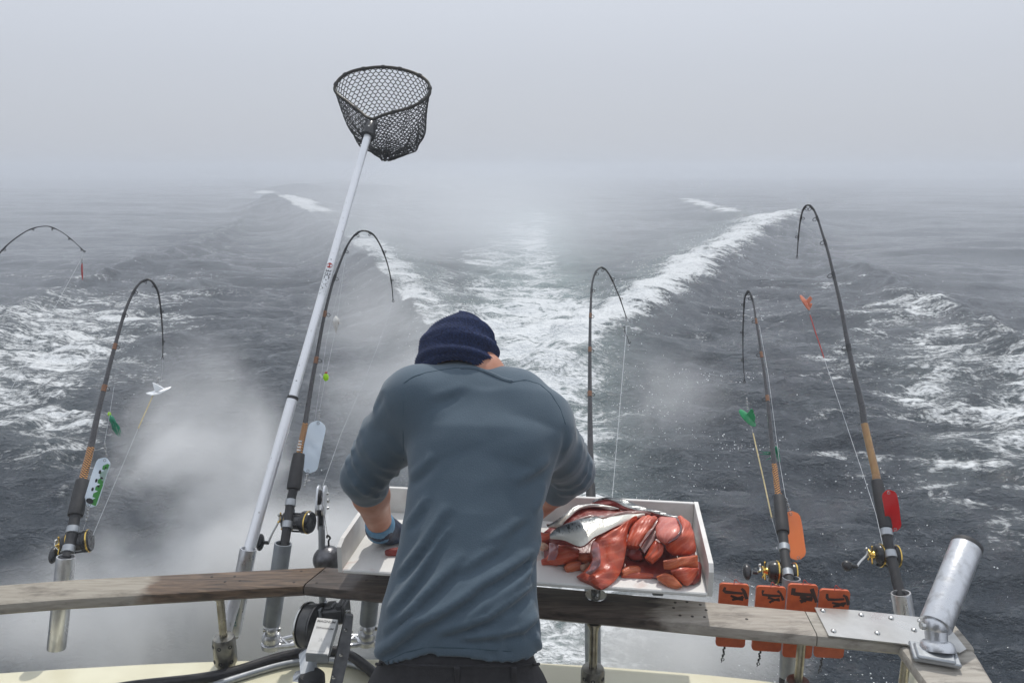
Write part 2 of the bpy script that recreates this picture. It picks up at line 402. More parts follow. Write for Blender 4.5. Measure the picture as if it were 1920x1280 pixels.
# ------------------------------------------------------------------ numeric helpers
def vnoise(x, y, seed=0):
    xi, yi = np.floor(x).astype(np.int64), np.floor(y).astype(np.int64)
    fx, fy = x - xi, y - yi
    fx = fx * fx * fx * (fx * (fx * 6 - 15) + 10); fy = fy * fy * fy * (fy * (fy * 6 - 15) + 10)
    def h(a, b):
        n = (a * 374761393 + b * 668265263 + seed * 982451653) & 0x7fffffff
        n = ((n ^ (n >> 13)) * 1274126177) & 0x7fffffff
        return ((n ^ (n >> 16)) & 0xffff) / 65535.0
    return (h(xi, yi) * (1 - fx) + h(xi + 1, yi) * fx) * (1 - fy) + (h(xi, yi + 1) * (1 - fx) + h(xi + 1, yi + 1) * fx) * fy
def fbm(x, y, o=4, seed=0, g=0.5):
    s = 0; a = 1; t = 0
    for i in range(o):
        s = s + a * vnoise(x * 2 ** i + 13.7 * i, y * 2 ** i - 7.1 * i, seed + i); t += a; a *= g
    return s / t
def sst(a, b, x):
    t = np.clip((x - a) / (b - a), 0, 1); return t * t * (3 - 2 * t)
def polydist(x, y, P):
    """nearest distance to an open polyline, signed (+ on the left of its direction), and the position along it 0..1"""
    P = np.array(P, float); L = np.r_[0, np.cumsum(np.hypot(*(P[1:] - P[:-1]).T))]
    best = np.full(x.shape, 1e9); sg = np.zeros(x.shape); tt = np.zeros(x.shape)
    for i in range(len(P) - 1):
        a, b = P[i], P[i + 1]; d = b - a; l2 = (d * d).sum()
        t = np.clip(((x - a[0]) * d[0] + (y - a[1]) * d[1]) / l2, 0, 1)
        qx, qy = x - a[0] - d[0] * t, y - a[1] - d[1] * t
        r = np.hypot(qx, qy); k = r < best
        best = np.where(k, r, best); sg = np.where(k, np.sign(d[0] * qy - d[1] * qx), sg); tt = np.where(k, (L[i] + t * (L[i + 1] - L[i])) / L[-1], tt)
    return best, sg, tt
# ------------------------------------------------------------------ the sea with the wake of the boat
def ground(L): return [tuple(PZ(px, py, z)[:2]) for px, py, z in L]
ARM_R = spline([Vector((*p, 0)) for p in ground([(985, 780, .12), (1020, 715, .2), (1075, 640, .28), (1165, 572, .36), (1262, 512, .42), (1360, 452, .48), (1440, 412, .52), (1500, 393, .5)])], 4)
ARM_L = spline([Vector((*p, 0)) for p in ground([(880, 700, .2), (815, 610, .28), (772, 560, .34), (715, 490, .42), (640, 425, .5), (570, 385, .6), (515, 362, .7)])], 4)
OUT_L = spline([Vector((*p, 0)) for p in ground([(-60, 640, .1), (106, 545, .14), (190, 515, .16), (270, 488, .16), (350, 462, .16), (430, 420, .2), (500, 372, .3)])], 4)
OUT_R = spline([Vector((*p, 0)) for p in ground([(1960, 680, .1), (1813, 585, .14), (1700, 540, .16), (1600, 495, .16), (1520, 460, .16), (1490, 420, .2)])], 4)
FAR_R = [(*p,) for p in ground([(1290, 372, .3), (1330, 385, .3), (1370, 395, .3)])]
FAR_L = [(*p,) for p in ground([(560, 352, .3), (640, 345, .4), (700, 352, .3)])]
xy = lambda L: [(p[0], p[1]) for p in L]
ARM_R, ARM_L, OUT_L, OUT_R = xy(ARM_R), xy(ARM_L), xy(OUT_L), xy(OUT_R)
def sea_build():
    dens = []                                           # bearings, dense ahead and sparse elsewhere
    a = -180.0
    while a < 180:
        dens.append(a); a += 0.1 if -41 <= a < 41 else (1.0 if -60 <= a < 60 else 6.0)
    ang = np.radians(np.array(dens)); rr = [0.9]
    while rr[-1] < 120: rr.append(rr[-1] * 1.0075)
    while rr[-1] < 460: rr.append(rr[-1] * 1.05)
    r = np.array(rr); nA, nR = len(ang), len(r)
    A, R = np.meshgrid(ang, r); x = R * np.sin(A); y = R * np.cos(A)
    x, y, R = x.ravel(), y.ravel(), R.ravel()
    z = np.zeros_like(x); step = np.maximum(R * 0.0075, 0.02)
    rs = np.random.RandomState(5)
    for i in range(46):                                 # wind chop and a slight swell
        lam = 0.35 * 1.085 ** i if i < 40 else rs.uniform(8, 16)
        th = rs.normal(math.radians(84), 0.42); amp = 0.0066 * lam ** (0.72 if lam < 1.6 else .25)
        if lam > 8: amp = 0.014
        k = 2 * math.pi / lam; ph = rs.uniform(0, 6.28)
        wob = 0.6 * vnoise(x / (lam * 5), y / (lam * 5), i) * 6.28
        s = np.sin(k * (x * math.cos(th) + y * math.sin(th)) + ph + wob)
        fade = np.clip((lam / step - 2.5) / 4, 0, 1)
        z += amp * fade * (s + 0.35 * (s * s - 0.5)) * (0.45 + 1.1 * vnoise(x / 9 + i, y / 9, 77 + i))
    # --- wake frame
    def arm(P, side, h0, h1, wi, wo):
        d, sg, t = polydist(x, y, P); ins = sg * side     # ins > 0: the side of the wash
        far = np.clip(R / 40, 0.15, 1.3)
        w = np.where(ins > 0, wi, wo) * (0.35 + far)
        endf = sst(0.0, 0.06, t) * (1 - 0.999 * sst(0.965, 1.0, t) * 0.7)
        hh = (h0 + (h1 - h0) * t)
        return d, ins, t, np.exp(-(d / w) ** 2) * hh * endf, far
    jag = fbm(x * 0.9, y * 0.9, 4, 31) - 0.5
    jag2 = fbm(x * 3.1, y * 3.1, 4, 41) - 0.5
    dR, iR, tR, hR, far = arm(ARM_R, 1, .22, .55, 1.7, .95)
    dL, iL, tL, hL, _ = arm(ARM_L, -1, .25, .72, 1.7, 1.0)
    z += hR * (1 + 0.7 * jag) + hL * (1 + 0.5 * jag)
    # troughs outside the arms
    z -= 0.16 * np.exp(-((dR - 2.6 * (0.35 + far)) / (1.4 * (.35 + far))) ** 2) * (iR < 0) * sst(0, .2, tR)
    z -= 0.2 * np.exp(-((dL - 2.6 * (0.35 + far)) / (1.4 * (.35 + far))) ** 2) * (iL < 0) * sst(0, .2, tL)
    oL, sL, uL = polydist(x, y, OUT_L); oR, sR, uR = polydist(x, y, OUT_R)
    inL = sL < 0; inR = sR > 0
    wob = (0.5 + far)
    z += 0.17 * np.exp(-((oL + .8 * jag) / (0.50 * wob)) ** 2) * (1 + 1.6 * jag + jag2) + 0.17 * np.exp(-((oR + .8 * jag) / (0.50 * wob)) ** 2) * (1 + 1.6 * jag + jag2)
    inside = ((inL & (x < 0) & (y < 75)) | (inR & (x >= 0) & (y < 46)))
    ripple = np.sin(2 * math.pi * (y * 0.95 + 0.55 * np.abs(x)) / (0.45 + 0.022 * R) + 5 * vnoise(x / 4, y / 4, 9)) * np.clip((0.45 + .022 * R) / step / 4 - .6, 0, 1)
    z += inside * (0.018 + 0.0009 * R) * ripple * (0.2 + vnoise(x / 2.2, y / 2.2, 19))
    chop = np.clip(np.maximum.reduce([np.exp(-(np.maximum(oL - .3, 0) / 1.2) ** 2), np.exp(-(np.maximum(oR - .3, 0) / 1.2) ** 2), inside * 1.0, ((iR > 0) & (iL > 0)) * .9]), 0, 1) * (y > -1)
    for sc, am in ((1.7, .060), (3.6, .046), (7.5, .024)):
        fade = np.clip((1 / sc / step - 1.6) / 3, 0, 1); n = vnoise(x * sc * .62 + 3, y * sc * 1.25, int(sc * 31)); z += am * fade * chop * (np.abs(n - .5) * -3 + .75)
    # --- foam coverage laid over the water (spots given by where they lie)
    def blob(px, py, sx, sy, rot=0.0):
        u, v = FPX * x / np.maximum(y, .1), FPX * H / np.maximum(y, .1)          # bearing and inverse distance
        c = PZ(px, py, 0); e = PZ(px, py + sy, 0); cu, cv = FPX * c[0] / c[1], FPX * H / c[1]
        sv = abs(FPX * H / e[1] - cv); dx, dy = (u - cu), (v - cv)
        if rot: dx, dy = dx * math.cos(rot) + dy * math.sin(rot), -dx * math.sin(rot) + dy * math.cos(rot)
        return np.exp(-(dx / sx) ** 2 - (dy / sv) ** 2) * (y > 0.3)
    f = np.zeros_like(z)
    mx = lambda v: np.maximum(f, v)
    # breaking arms
    rag = 0.55 + 1.6 * jag + .9 * jag2
    fw = (0.30 + 0.95 * far)
    f = mx(np.exp(-((dR - iR * 0.25 * fw) / (fw * (1.05 + jag))) ** 2) * (1.0 - .25 * tR) * sst(0, .1, tR) * (1 - .6 * sst(.985, 1, tR)))
    f = mx(np.where(iR > 0, np.exp(-(dR / (fw * 2.1)) ** 2), 0) * 0.62 * (1 - .5 * tR))
    lefta = np.clip(1.15 * (1 - sst(0.28, .42, tL)) + 0.9 * sst(.5, .58, tL) * (1 - sst(.9, .97, tL)) + .8 * sst(.985, 1, tL), 0, 1)
    f = mx(np.where(iL > 0, np.exp(-((dL - .35 * fw) / (fw * (0.95 + jag))) ** 2), np.exp(-(dL / (fw * .3)) ** 2)) * lefta * np.where(tL > .48, .92, .72))
    # propeller wash down the middle
    ax = x - 0.028 * y
    f = mx(np.exp(-(ax / (.5 + .075 * np.minimum(R, 14))) ** 2) * 0.84 * (1 - sst(12, 28, R)))
    f = mx(np.exp(-((ax - .1 * jag * 8) / (0.85 + .012 * R)) ** 2) * 0.68 * (1 - sst(24, 60, R)))
    f = mx(blob(930, 640, 190, 70) * 0.8); f = mx(blob(900, 550, 150, 50) * .66); f = mx(blob(1020, 760, 80, 160) * .95)
    f = mx(blob(1060, 590, 130, 55) * .72)
    f = mx(blob(945, 480, 150, 70) * .60); f = mx(blob(975, 432, 75, 40) * .62)
    # bow wash on both sides
    f = mx(inL * (1 - sst(0, 1, oL / (3.0 + .0 * R))) * (0.60 - .36 * sst(9, 21, R)) * (y > 0))
    f = mx(inR * (1 - sst(0, 1, oR / (3.0 + .0 * R))) * (0.60 - .34 * sst(9, 21, R)) * (y > 0))
    for b in ((130, 640, 260, 150, .68), (90, 790, 190, 170, .60), (230, 600, 230, 60, .62), (340, 545, 200, 60, .48), (-20, 700, 230, 220, .66), (270, 690, 110, 60, .52), (60, 660, 160, 60, .74), (180, 900, 120, 60, .42),
              (1760, 690, 190, 140, .70), (1790, 850, 160, 140, .62), (1700, 590, 190, 60, .60), (1620, 660, 170, 90, .54), (1580, 535, 110, 40, .48), (1920, 780, 190, 240, .68), (1640, 860, 120, 50, .50), (1770, 970, 170, 80, .50), (1900, 1010, 160, 110, .5), (1740, 720, 110, 60, .76),
              (480, 560, 260, 80, .38), (450, 480, 200, 60, .36), (560, 620, 50, 12, .56), (545, 630, 40, 8, .5), (350, 820, 60, 12, .45), (1310, 625, 40, 16, .56), (1420, 560, 180, 80, .42), (1450, 650, 150, 80, .34), (1540, 760, 110, 40, .46), (1560, 850, 100, 26, .48), (1300, 900, 160, 200, .22), (1450, 950, 160, 120, .26),
              (1010, 430, 40, 60, .62), (990, 1200, 120, 120, .85), (1000, 950, 80, 160, .85), (600, 1150, 260, 120, .5), (1180, 640, 80, 30, .48)):
        f = mx(blob(*b[:4]) * b[4])
    f = mx(np.exp(-(polydist(x, y, FAR_R)[0] / 1.2) ** 2) * .75)
    f = mx(blob(495, 361, 30, 3.5) * .9)
    z += 0.3 * np.exp(-(polydist(x, y, FAR_R)[0] / 2.0) ** 2) + 0.75 * np.exp(-(polydist(x, y, FAR_L)[0] / 4.0) ** 2)
    f = np.clip(f, 0, 1)
    churn = np.maximum.reduce([np.exp(-(ax / (.12 + .075 * np.minimum(R, 15) + .022 * R)) ** 2) * (1 - sst(34, 66, R)) * 1.0, np.exp(-(dR / (fw * 2.2)) ** 2) * .6 * (iR > 0), np.exp(-(dL / (fw * 2.2)) ** 2) * .6 * (iL > 0) * (1 - sst(.2, .6, tL)), .7 * np.maximum(0, f - .4)])
    # turbulent relief where the water is broken
    tur = np.clip(np.maximum(f, churn * .8), 0, 1)
    for sc, am in ((1.1, .11), (2.7, .07), (6.5, .035), (15, .014)):
        lam = 1 / sc; fade = np.clip((lam / step - 1.6) / 3, 0, 1)
        n = np.abs(vnoise(x * sc + 5, y * sc, int(sc * 10)) - 0.5) * 2
        z += am * fade * tur * (n - .4) * np.clip(R / 9, .45, 1.6)
    z *= 1 - np.exp(-((x / 1.6) ** 2 + (y / 1.5) ** 2))        # calm under the hull
    v = np.stack([x, y, z], 1)
    i = np.arange(nR - 1)[:, None] * nA; j = np.arange(nA)[None, :]; j2 = (j + 1) % nA
    q = np.stack([i + j, i + nA + j, i + nA + j2, i + j2], 2).reshape(-1, 4)
    c = len(v); v = np.vstack([v, [[0, 0, 0]]])
    me = bpy.data.meshes.new('sea'); nq = len(q); tri = np.stack([np.full(nA, c), np.arange(nA), (np.arange(nA) + 1) % nA], 1)
    me.vertices.add(len(v)); me.vertices.foreach_set('co', v.ravel())
    me.loops.add(nq * 4 + nA * 3); me.loops.foreach_set('vertex_index', np.r_[q.ravel(), tri.ravel()].astype(np.int32))
    me.polygons.add(nq + nA); me.polygons.foreach_set('loop_start', np.r_[np.arange(nq) * 4, nq * 4 + np.arange(nA) * 3].astype(np.int32))
    me.update(calc_edges=True)
    for nm, arr in (('foam', f), ('churn', churn), ('chop', chop)):
        at = me.attributes.new(nm, 'FLOAT', 'POINT'); at.data.foreach_set('value', np.r_[arr, 0].astype(np.float32))
    me.shade_smooth()
    # material
    m, n, l, b = nodes('sea_water')
    tcn = n.new('ShaderNodeTexCoord')
    af = n.new('ShaderNodeAttribute'); af.attribute_name = 'foam'
    ac = n.new('ShaderNodeAttribute'); ac.attribute_name = 'churn'
    def noise(scale, detail, rough=.55, dist=0.0, st=(1, 1, 1)):
        mp = n.new('ShaderNodeMapping'); mp.inputs['Scale'].default_value = st; l.new(tcn.outputs['Object'], mp.inputs[0])
        t = n.new('ShaderNodeTexNoise'); t.inputs['Scale'].default_value = scale; t.inputs['Detail'].default_value = detail; t.inputs['Roughness'].default_value = rough; t.inputs['Distortion'].default_value = dist
        l.new(mp.outputs[0], t.inputs[0]); return t.outputs['Fac']
    def math_(op, a, c=None, d=None, clamp=False):
        t = n.new('ShaderNodeMath'); t.operation = op; t.use_clamp = clamp
        for k, q in enumerate((a, c, d)):
            if q is None: continue
            if isinstance(q, (int, float)): t.inputs[k].default_value = q
            else: l.new(q, t.inputs[k])
        return t.outputs[0]
    n1 = noise(1.0, 9, .64, 1.1, (.62, 1.5, 1)); n2 = noise(4.2, 7, .65, .9, (.6, 1.35, 1)); n3 = noise(17, 4, .6, .3)
    s1 = math_('ABSOLUTE', math_('SUBTRACT', n2, .5)); lace = math_('SUBTRACT', 1.0, math_('MULTIPLY', s1, 5.0), clamp=True)      # thin bright veins
    fld = math_('ADD', math_('ADD', math_('MULTIPLY', n1, .62), math_('MULTIPLY', lace, .16)), math_('MULTIPLY', n3, .24))
    th = math_('MULTIPLY_ADD', af.outputs['Fac'], -0.44, 0.80)
    dlt = math_('SUBTRACT', fld, th)
    mr = n.new('ShaderNodeMapRange'); mr.interpolation_type = 'SMOOTHSTEP'; mr.inputs['From Min'].default_value = -0.035; mr.inputs['From Max'].default_value = 0.095
    l.new(dlt, mr.inputs[0])
    foam = math_('MULTIPLY', mr.outputs[0], math_('MULTIPLY_ADD', n3, .8, .55, clamp=True), clamp=True)
    deep = n.new('ShaderNodeMix'); deep.data_type = 'RGBA'; deep.inputs['A'].default_value = (0.014, 0.021, 0.029, 1); deep.inputs['B'].default_value = (0.42, 0.52, 0.51, 1)
    l.new(math_('MULTIPLY', math_('MULTIPLY', ac.outputs['Fac'], .95), math_('MULTIPLY_ADD', n1, 1.3, -.1, clamp=True), clamp=True), deep.inputs['Factor'])
    col = n.new('ShaderNodeMix'); col.data_type = 'RGBA'; col.inputs['B'].default_value = (0.68, 0.70, 0.71, 1)
    l.new(deep.outputs['Result'], col.inputs['A']); l.new(foam, col.inputs['Factor']); l.new(col.outputs['Result'], b.inputs['Base Color'])
    l.new(math_('MULTIPLY_ADD', foam, .55, math_('MULTIPLY_ADD', ac.outputs['Fac'], .16, .045)), b.inputs['Roughness'])
    b.inputs['IOR'].default_value = 1.33
    r1 = noise(1.9, 5, .6, .6, (1, 1.9, 1)); r2 = noise(8.5, 4, .6, .4, (1, 1.7, 1)); r3 = noise(34, 2, .5, 0, (1, 1.4, 1))
    hgt = math_('ADD', math_('ADD', math_('MULTIPLY', r1, .10), math_('MULTIPLY', r2, .050)), math_('MULTIPLY', r3, .017))
    ah = n.new('ShaderNodeAttribute'); ah.attribute_name = 'chop'; hgt = math_('MULTIPLY', hgt, math_('MULTIPLY_ADD', ah.outputs['Fac'], .75, .42))
    hgt = math_('ADD', hgt, math_('MULTIPLY', foam, .025))
    bp = n.new('ShaderNodeBump'); bp.inputs['Distance'].default_value = 1.0; bp.inputs['Strength'].default_value = 0.8
    l.new(hgt, bp.inputs['Height']); l.new(bp.outputs[0], b.inputs['Normal'])
    me.materials.append(m)
    o = bpy.data.objects.new('sea', me); COL.objects.link(o); o['kind'] = 'structure'; o['label'] = 'dark grey sea with the white foaming wake of the boat'
    return x, y, z, f, dR, tR, iR, dL, tL, iL
SEA = sea_build()
# ------------------------------------------------------------------ flung spray over the broken water
def spray_build():
    x, y, z, f, dR, tR, iR, dL, tL, iL = SEA
    rs = np.random.RandomState(3); R = np.hypot(x, y); v = []; fc = []
    w = (f ** 2) * ((R > 4) & (R < 34)) * (np.exp(-(dR / 1.2) ** 2) + np.exp(-(dL / 1.0) ** 2) * (tL < .45) + .03) * np.clip(R / 10, .2, 2)
    idx = rs.choice(len(x), 5200, p=w / w.sum())
    for i in idx:
        s = rs.uniform(.003, .009) * (0.55 + R[i] / 24)
        h = rs.rand() ** 3 * .5 * min(1, R[i] / 10) + .01
        c = np.array([x[i] + rs.normal(0, .06), y[i] + rs.normal(0, .06), z[i] + h]); o = len(v)
        for d in ((1, 0, 0), (-.5, .8, 0), (-.5, -.8, 0), (0, 0, 1.1), (0, 0, -1)): v.append(tuple(c + s * np.array(d) * rs.uniform(.7, 1.3)))
        fc += [(o, o + 1, o + 3), (o + 1, o + 2, o + 3), (o + 2, o, o + 3), (o + 1, o, o + 4), (o + 2, o + 1, o + 4), (o, o + 2, o + 4)]
    mb = MB(); mb.v = v; mb.f = fc
    mt = pm('spray_drops', (0.85, 0.87, 0.88), (0.75, 0.77, 0.78), 10, .3)
    o = obj('spray', mb, mt, kind='stuff', smooth=True, angle=180); o['label'] = 'white spray drops thrown up by the wake'
spray_build()
def drops_build():
    rs = np.random.RandomState(21); mb = MB(); x, y, z = SEA[0], SEA[1], SEA[2]; f_ = SEA[3]
    px = 960 + FPX * x / np.maximum(y * CT + H * ST, .1); R = np.hypot(x, y)
    w = ((y > 2.4) & (R < 10) & (x > .45)) * np.exp(-((px - 1430) / 300) ** 2) * np.clip(vnoise(x * 1.3, y * 1.3, 3) * 1.9 - .55, 0, 1) ** 1.5 * R ** .4
    w = w + ((y > 3) & (R < 15)) * np.exp(-((px - 1130) / 120) ** 2) * .5 * (R > 6)
    for i in rs.choice(len(x), 2800, p=w / w.sum()):
        s = (.0012 + .0042 * rs.rand() ** 3) * (.5 + R[i] / 6.0); c = np.array([x[i] + rs.normal(0, .05), y[i] + rs.normal(0, .05), z[i] + abs(rs.normal(0, .02)) + .004]); o = len(mb.v)
        for d in ((1, 0, 0), (-.5, .8, 0), (-.5, -.8, 0), (0, 0, .9), (0, 0, -.9)): mb.v.append(tuple(c + s * np.array(d) * rs.uniform(.6, 1.4)))
        mb.f += [(o, o + 1, o + 3), (o + 1, o + 2, o + 3), (o + 2, o, o + 3), (o + 1, o, o + 4), (o + 2, o + 1, o + 4), (o, o + 2, o + 4)]
    mt = pm('white_glint_drops', (0.9, 0.92, 0.93), (0.85, 0.87, 0.88), 10, .15)  # near-white drops, partly spray, mostly put in as sun glints
    o = obj('glint_drops', mb, mt, kind='stuff', smooth=True, angle=180); o['label'] = 'white drops standing in for sun glints over the dark water at the right'
drops_build()
# ------------------------------------------------------------------ air: even sea fog, and the drifting exhaust mist
def volume_mat(name, color, dens, aniso=0.0):
    m = bpy.data.materials.new(name); m.use_nodes = True; n, l = m.node_tree.nodes, m.node_tree.links; n.clear()
    o = n.new('ShaderNodeOutputMaterial'); v = n.new('ShaderNodeVolumePrincipled')
    v.inputs['Color'].default_value = (*color, 1); v.inputs['Anisotropy'].default_value = aniso; v.inputs['Density'].default_value = dens
    l.new(v.outputs[0], o.inputs['Volume']); return m, n, l, v
HAZE_DENSITY = 0.0100
hz, _, _, _ = volume_mat('fog_air', (0.80, 0.835, 0.89), HAZE_DENSITY, 0.2)
mb = MB(); mb.box((0, 0, (-1.2 + H + 1.4) / 2), (980, 980, H + 1.4 + 1.2))
hzo = obj('haze', mb, hz, kind='stuff', smooth=False); hzo['label'] = 'pale sea fog filling the air'
def steam(label, c, size, dens, nscale, seed, lo=.42, hi=.72, color=(0.97, 0.975, 0.98), rot=0.0):
    m, n, l, v = volume_mat('steam_' + str(seed), color, 0.0, 0.1)
    t = n.new('ShaderNodeTexCoord')
    ln = n.new('ShaderNodeVectorMath'); ln.operation = 'LENGTH'; l.new(t.outputs['Object'], ln.inputs[0])
    fo = n.new('ShaderNodeMapRange'); fo.interpolation_type = 'SMOOTHSTEP'; fo.inputs['From Min'].default_value = 1.0; fo.inputs['From Max'].default_value = 0.15; l.new(ln.outputs['Value'], fo.inputs[0])
    mp = n.new('ShaderNodeMapping'); mp.inputs['Location'].default_value = (seed * 3.1, seed * 1.7, seed); mp.inputs['Scale'].default_value = tuple(s * nscale for s in size); l.new(t.outputs['Object'], mp.inputs[0])
    no = n.new('ShaderNodeTexNoise'); no.inputs['Scale'].default_value = 1.0; no.inputs['Detail'].default_value = 5; no.inputs['Roughness'].default_value = .56; no.inputs['Distortion'].default_value = .8; l.new(mp.outputs[0], no.inputs[0])
    mr = n.new('ShaderNodeMapRange'); mr.interpolation_type = 'SMOOTHSTEP'; mr.inputs['From Min'].default_value = lo; mr.inputs['From Max'].default_value = hi; mr.inputs['To Max'].default_value = dens; l.new(no.outputs['Fac'], mr.inputs[0])
    mu = n.new('ShaderNodeMath'); mu.operation = 'MULTIPLY'; l.new(fo.outputs[0], mu.inputs[0]); l.new(mr.outputs[0], mu.inputs[1]); l.new(mu.outputs[0], v.inputs['Density'])
    b = MB(); b.sphere((0, 0, 0), 1, 16, 10)
    me = mesh_from('steam', b.v, b.f); me.materials.append(m)
    o = bpy.data.objects.new('steam', me); o.location = c; o.scale = size; o.rotation_euler = (0, rot, 0); COL.objects.link(o); ORG[o.name] = Vector(c)
    o['kind'] = 'stuff'; o['label'] = label
    return o
STEAM = [
    ('dense white exhaust mist rising behind the left rail', PD(372, 915, 3.4), (.60, .44, .80), 8.5, 2.0, 1, .38, .68),
    ('white exhaust mist under the left rail', PD(300, 1190, 3.1), (1.0, .45, .48), 10, 1.8, 2, .32, .62),
    ('white exhaust mist around the sinker', PD(560, 1080, 3.1), (.70, .4, .46), 9, 2.0, 3, .32, .60),
    ('thin mist drifting left of the knitted hat', PD(735, 700, 5.6), (.78, .8, 1.15), 1.7, 1.0, 4, .34, .64),
    ('thin mist drifting right of the fisherman', PD(1235, 745, 4.8), (.62, .5, .40), 1.2, 1.7, 5, .40, .68),
    ('white mist below the right rail', PD(1270, 1215, 3.0), (.6, .38, .36), 6, 2.0, 6, .32, .64),
    ('low mist lying over the far wake', PZ(880, 395, 1.3), (9, 13, 1.9), .15, .12, 7, .32, .62),
    ('low mist lying over the far left wake', PZ(760, 342, 1.0), (14, 12, 1.4), .04, .1, 8, .42, .68),
    ('fog bank along the horizon', Vector((0, 290, 1.1)), (430, 180, 2.1), .09, .012, 9, .2, .6),
]
for k_, s in enumerate(STEAM): steam(*s, color=(0.80, 0.835, 0.885) if k_ == 8 else (0.90, 0.92, 0.945) if k_ in (6, 7) else (0.97, 0.975, 0.98))
# ------------------------------------------------------------------ implicit surfaces for soft forms
class SDF:
    def __init__(s, lo, hi, h):
        s.lo = np.array(lo, float); s.h = h; s.n = np.ceil((np.array(hi) - s.lo) / h).astype(int) + 1
        s.D = np.full(tuple(s.n), 9.0, np.float32)
    def box(s, lo, hi):
        a = np.clip(np.floor((np.array(lo) - s.lo) / s.h).astype(int), 0, s.n - 1); b = np.clip(np.ceil((np.array(hi) - s.lo) / s.h).astype(int) + 1, 1, s.n)
        sl = tuple(slice(i, j) for i, j in zip(a, b))
        g = np.meshgrid(*[s.lo[k] + s.h * np.arange(a[k], b[k]) for k in range(3)], indexing='ij')
        return sl, np.stack(g, -1)
    def union(s, sl, d, k):
        o = s.D[sl]
        if k <= 0: s.D[sl] = np.minimum(o, d); return
        h = np.clip(0.5 + 0.5 * (o - d) / k, 0, 1)
        s.D[sl] = np.where(o > 5, d, o * (1 - h) + d * h - k * h * (1 - h))
    def cone(s, a, b, ra, rb, k=0.02):
        a, b = np.array(a, float), np.array(b, float); m = max(ra, rb) + 0.05 + k
        sl, p = s.box(np.minimum(a, b) - m, np.maximum(a, b) + m)
        d = b - a; t = np.clip(((p - a) @ d) / (d @ d), 0, 1)
        s.union(sl, np.linalg.norm(p - a - t[..., None] * d, axis=-1) - (ra + (rb - ra) * t), k); return s
    def chain(s, pts, rad, k=0.02):
        for i in range(len(pts) - 1): s.cone(pts[i], pts[i + 1], rad[i], rad[i + 1], k)
        return s
    def ell(s, c, r, R=None, k=0.02):
        c, r = np.array(c, float), np.array(r, float); m = max(r) + 0.05 + k
        sl, p = s.box(c - m, c + m); q = p - c
        if R is not None: q = q @ np.array(R.to_3x3())
        l = np.linalg.norm(q / r, axis=-1); l2 = np.linalg.norm(q / (r * r), axis=-1)
        s.union(sl, l * (l - 1) / np.maximum(l2, 1e-6), k); return s
    def loft(s, C, A, B, k=0.02, pw=2.3):
        """ellipse sections along a spine: half width A along x, half depth B"""
        C = np.array(C, float); m = max(max(A), max(B)) + 0.06
        sl, p = s.box(C.min(0) - m, C.max(0) + m); best = np.full(p.shape[:-1], 1e9)
        bq = np.full(p.shape[:-1], 1e9)
        for i in range(len(C) - 1):
            a, b = C[i], C[i + 1]; d = b - a; tr = ((p - a) @ d) / (d @ d); t = np.clip(tr, 0, 1)
            dn = d / np.linalg.norm(d); u = np.array([1, 0, 0]) - dn * dn[0]; u /= np.linalg.norm(u); w = np.cross(dn, u)
            q = p - a - t[..., None] * d; ql = (q * q).sum(-1)
            ra = A[i] + (A[i + 1] - A[i]) * t; rb = B[i] + (B[i + 1] - B[i]) * t
            qu, qw, qd = q @ u, q @ w, q @ dn
            end = ((tr < 0) & (i == 0)) | ((tr > 1) & (i == len(C) - 2))
            ww = np.where(end, np.abs(qw), np.hypot(qw, qd)); uu = np.abs(qu)
            dd = ((uu / ra) ** pw + (ww / rb) ** pw) ** (1 / pw); dd = (dd - 1) * np.minimum(ra, rb)
            over = np.abs(qd); dd = np.where(end, np.where(dd > 0, np.hypot(dd, over), np.maximum(over, dd)), dd)
            kk = ql < bq; best = np.where(kk, dd, best); bq = np.where(kk, ql, bq)
        s.union(sl, best, k); return s
    def crease(s, a, b, width, amp, taper=True):
        """raise (amp>0) or sink a soft fold along a segment"""
        a, b = np.array(a, float), np.array(b, float); m = width * 3
        sl, p = s.box(np.minimum(a, b) - m, np.maximum(a, b) + m); d = b - a; t = np.clip(((p - a) @ d) / (d @ d), 0, 1)
        r = np.linalg.norm(p - a - t[..., None] * d, axis=-1) / width
        f = np.exp(-r * r)
        if taper: f = f * np.sin(np.pi * np.clip(t, 0.0, 1)) ** 0.6
        s.D[sl] -= (amp * f).astype(np.float32); return s
    def fold(s, P, width, amp, asym=0.0):
        """one fold that follows a course of surface points and dies out at both ends"""
        P = np.array(P, float); m = width * 3.2; sl, p = s.box(P.min(0) - m, P.max(0) + m); L = np.r_[0, np.cumsum(np.linalg.norm(P[1:] - P[:-1], axis=1))]
        bd_ = np.full(p.shape[:-1], 1e9); tt = np.zeros(p.shape[:-1])
        for i in range(len(P) - 1):
            a = P[i]; d = P[i + 1] - a; l2 = d @ d
            if l2 < 1e-10: continue
            t = np.clip(((p - a) @ d) / l2, 0, 1); r = np.linalg.norm(p - a - t[..., None] * d, axis=-1); k = r < bd_
            bd_ = np.where(k, r, bd_); tt = np.where(k, (L[i] + t * (L[i + 1] - L[i])) / L[-1], tt)
        s.D[sl] -= (amp * np.exp(-(bd_ / width) ** 2) * np.clip(np.sin(np.pi * tt), 0, 1) ** .7).astype(np.float32); return s
    def noise(s, sc, amp, seed=0):
        sl, p = s.box(s.lo, s.lo + s.h * s.n)
        n = (vnoise(p[..., 0] * sc, p[..., 1] * sc + p[..., 2] * sc * .7, seed) + vnoise(p[..., 2] * sc, p[..., 0] * sc * .8 - p[..., 1] * sc, seed + 1) - 1.0) * amp
        s.D[sl] += n.astype(np.float32); return s
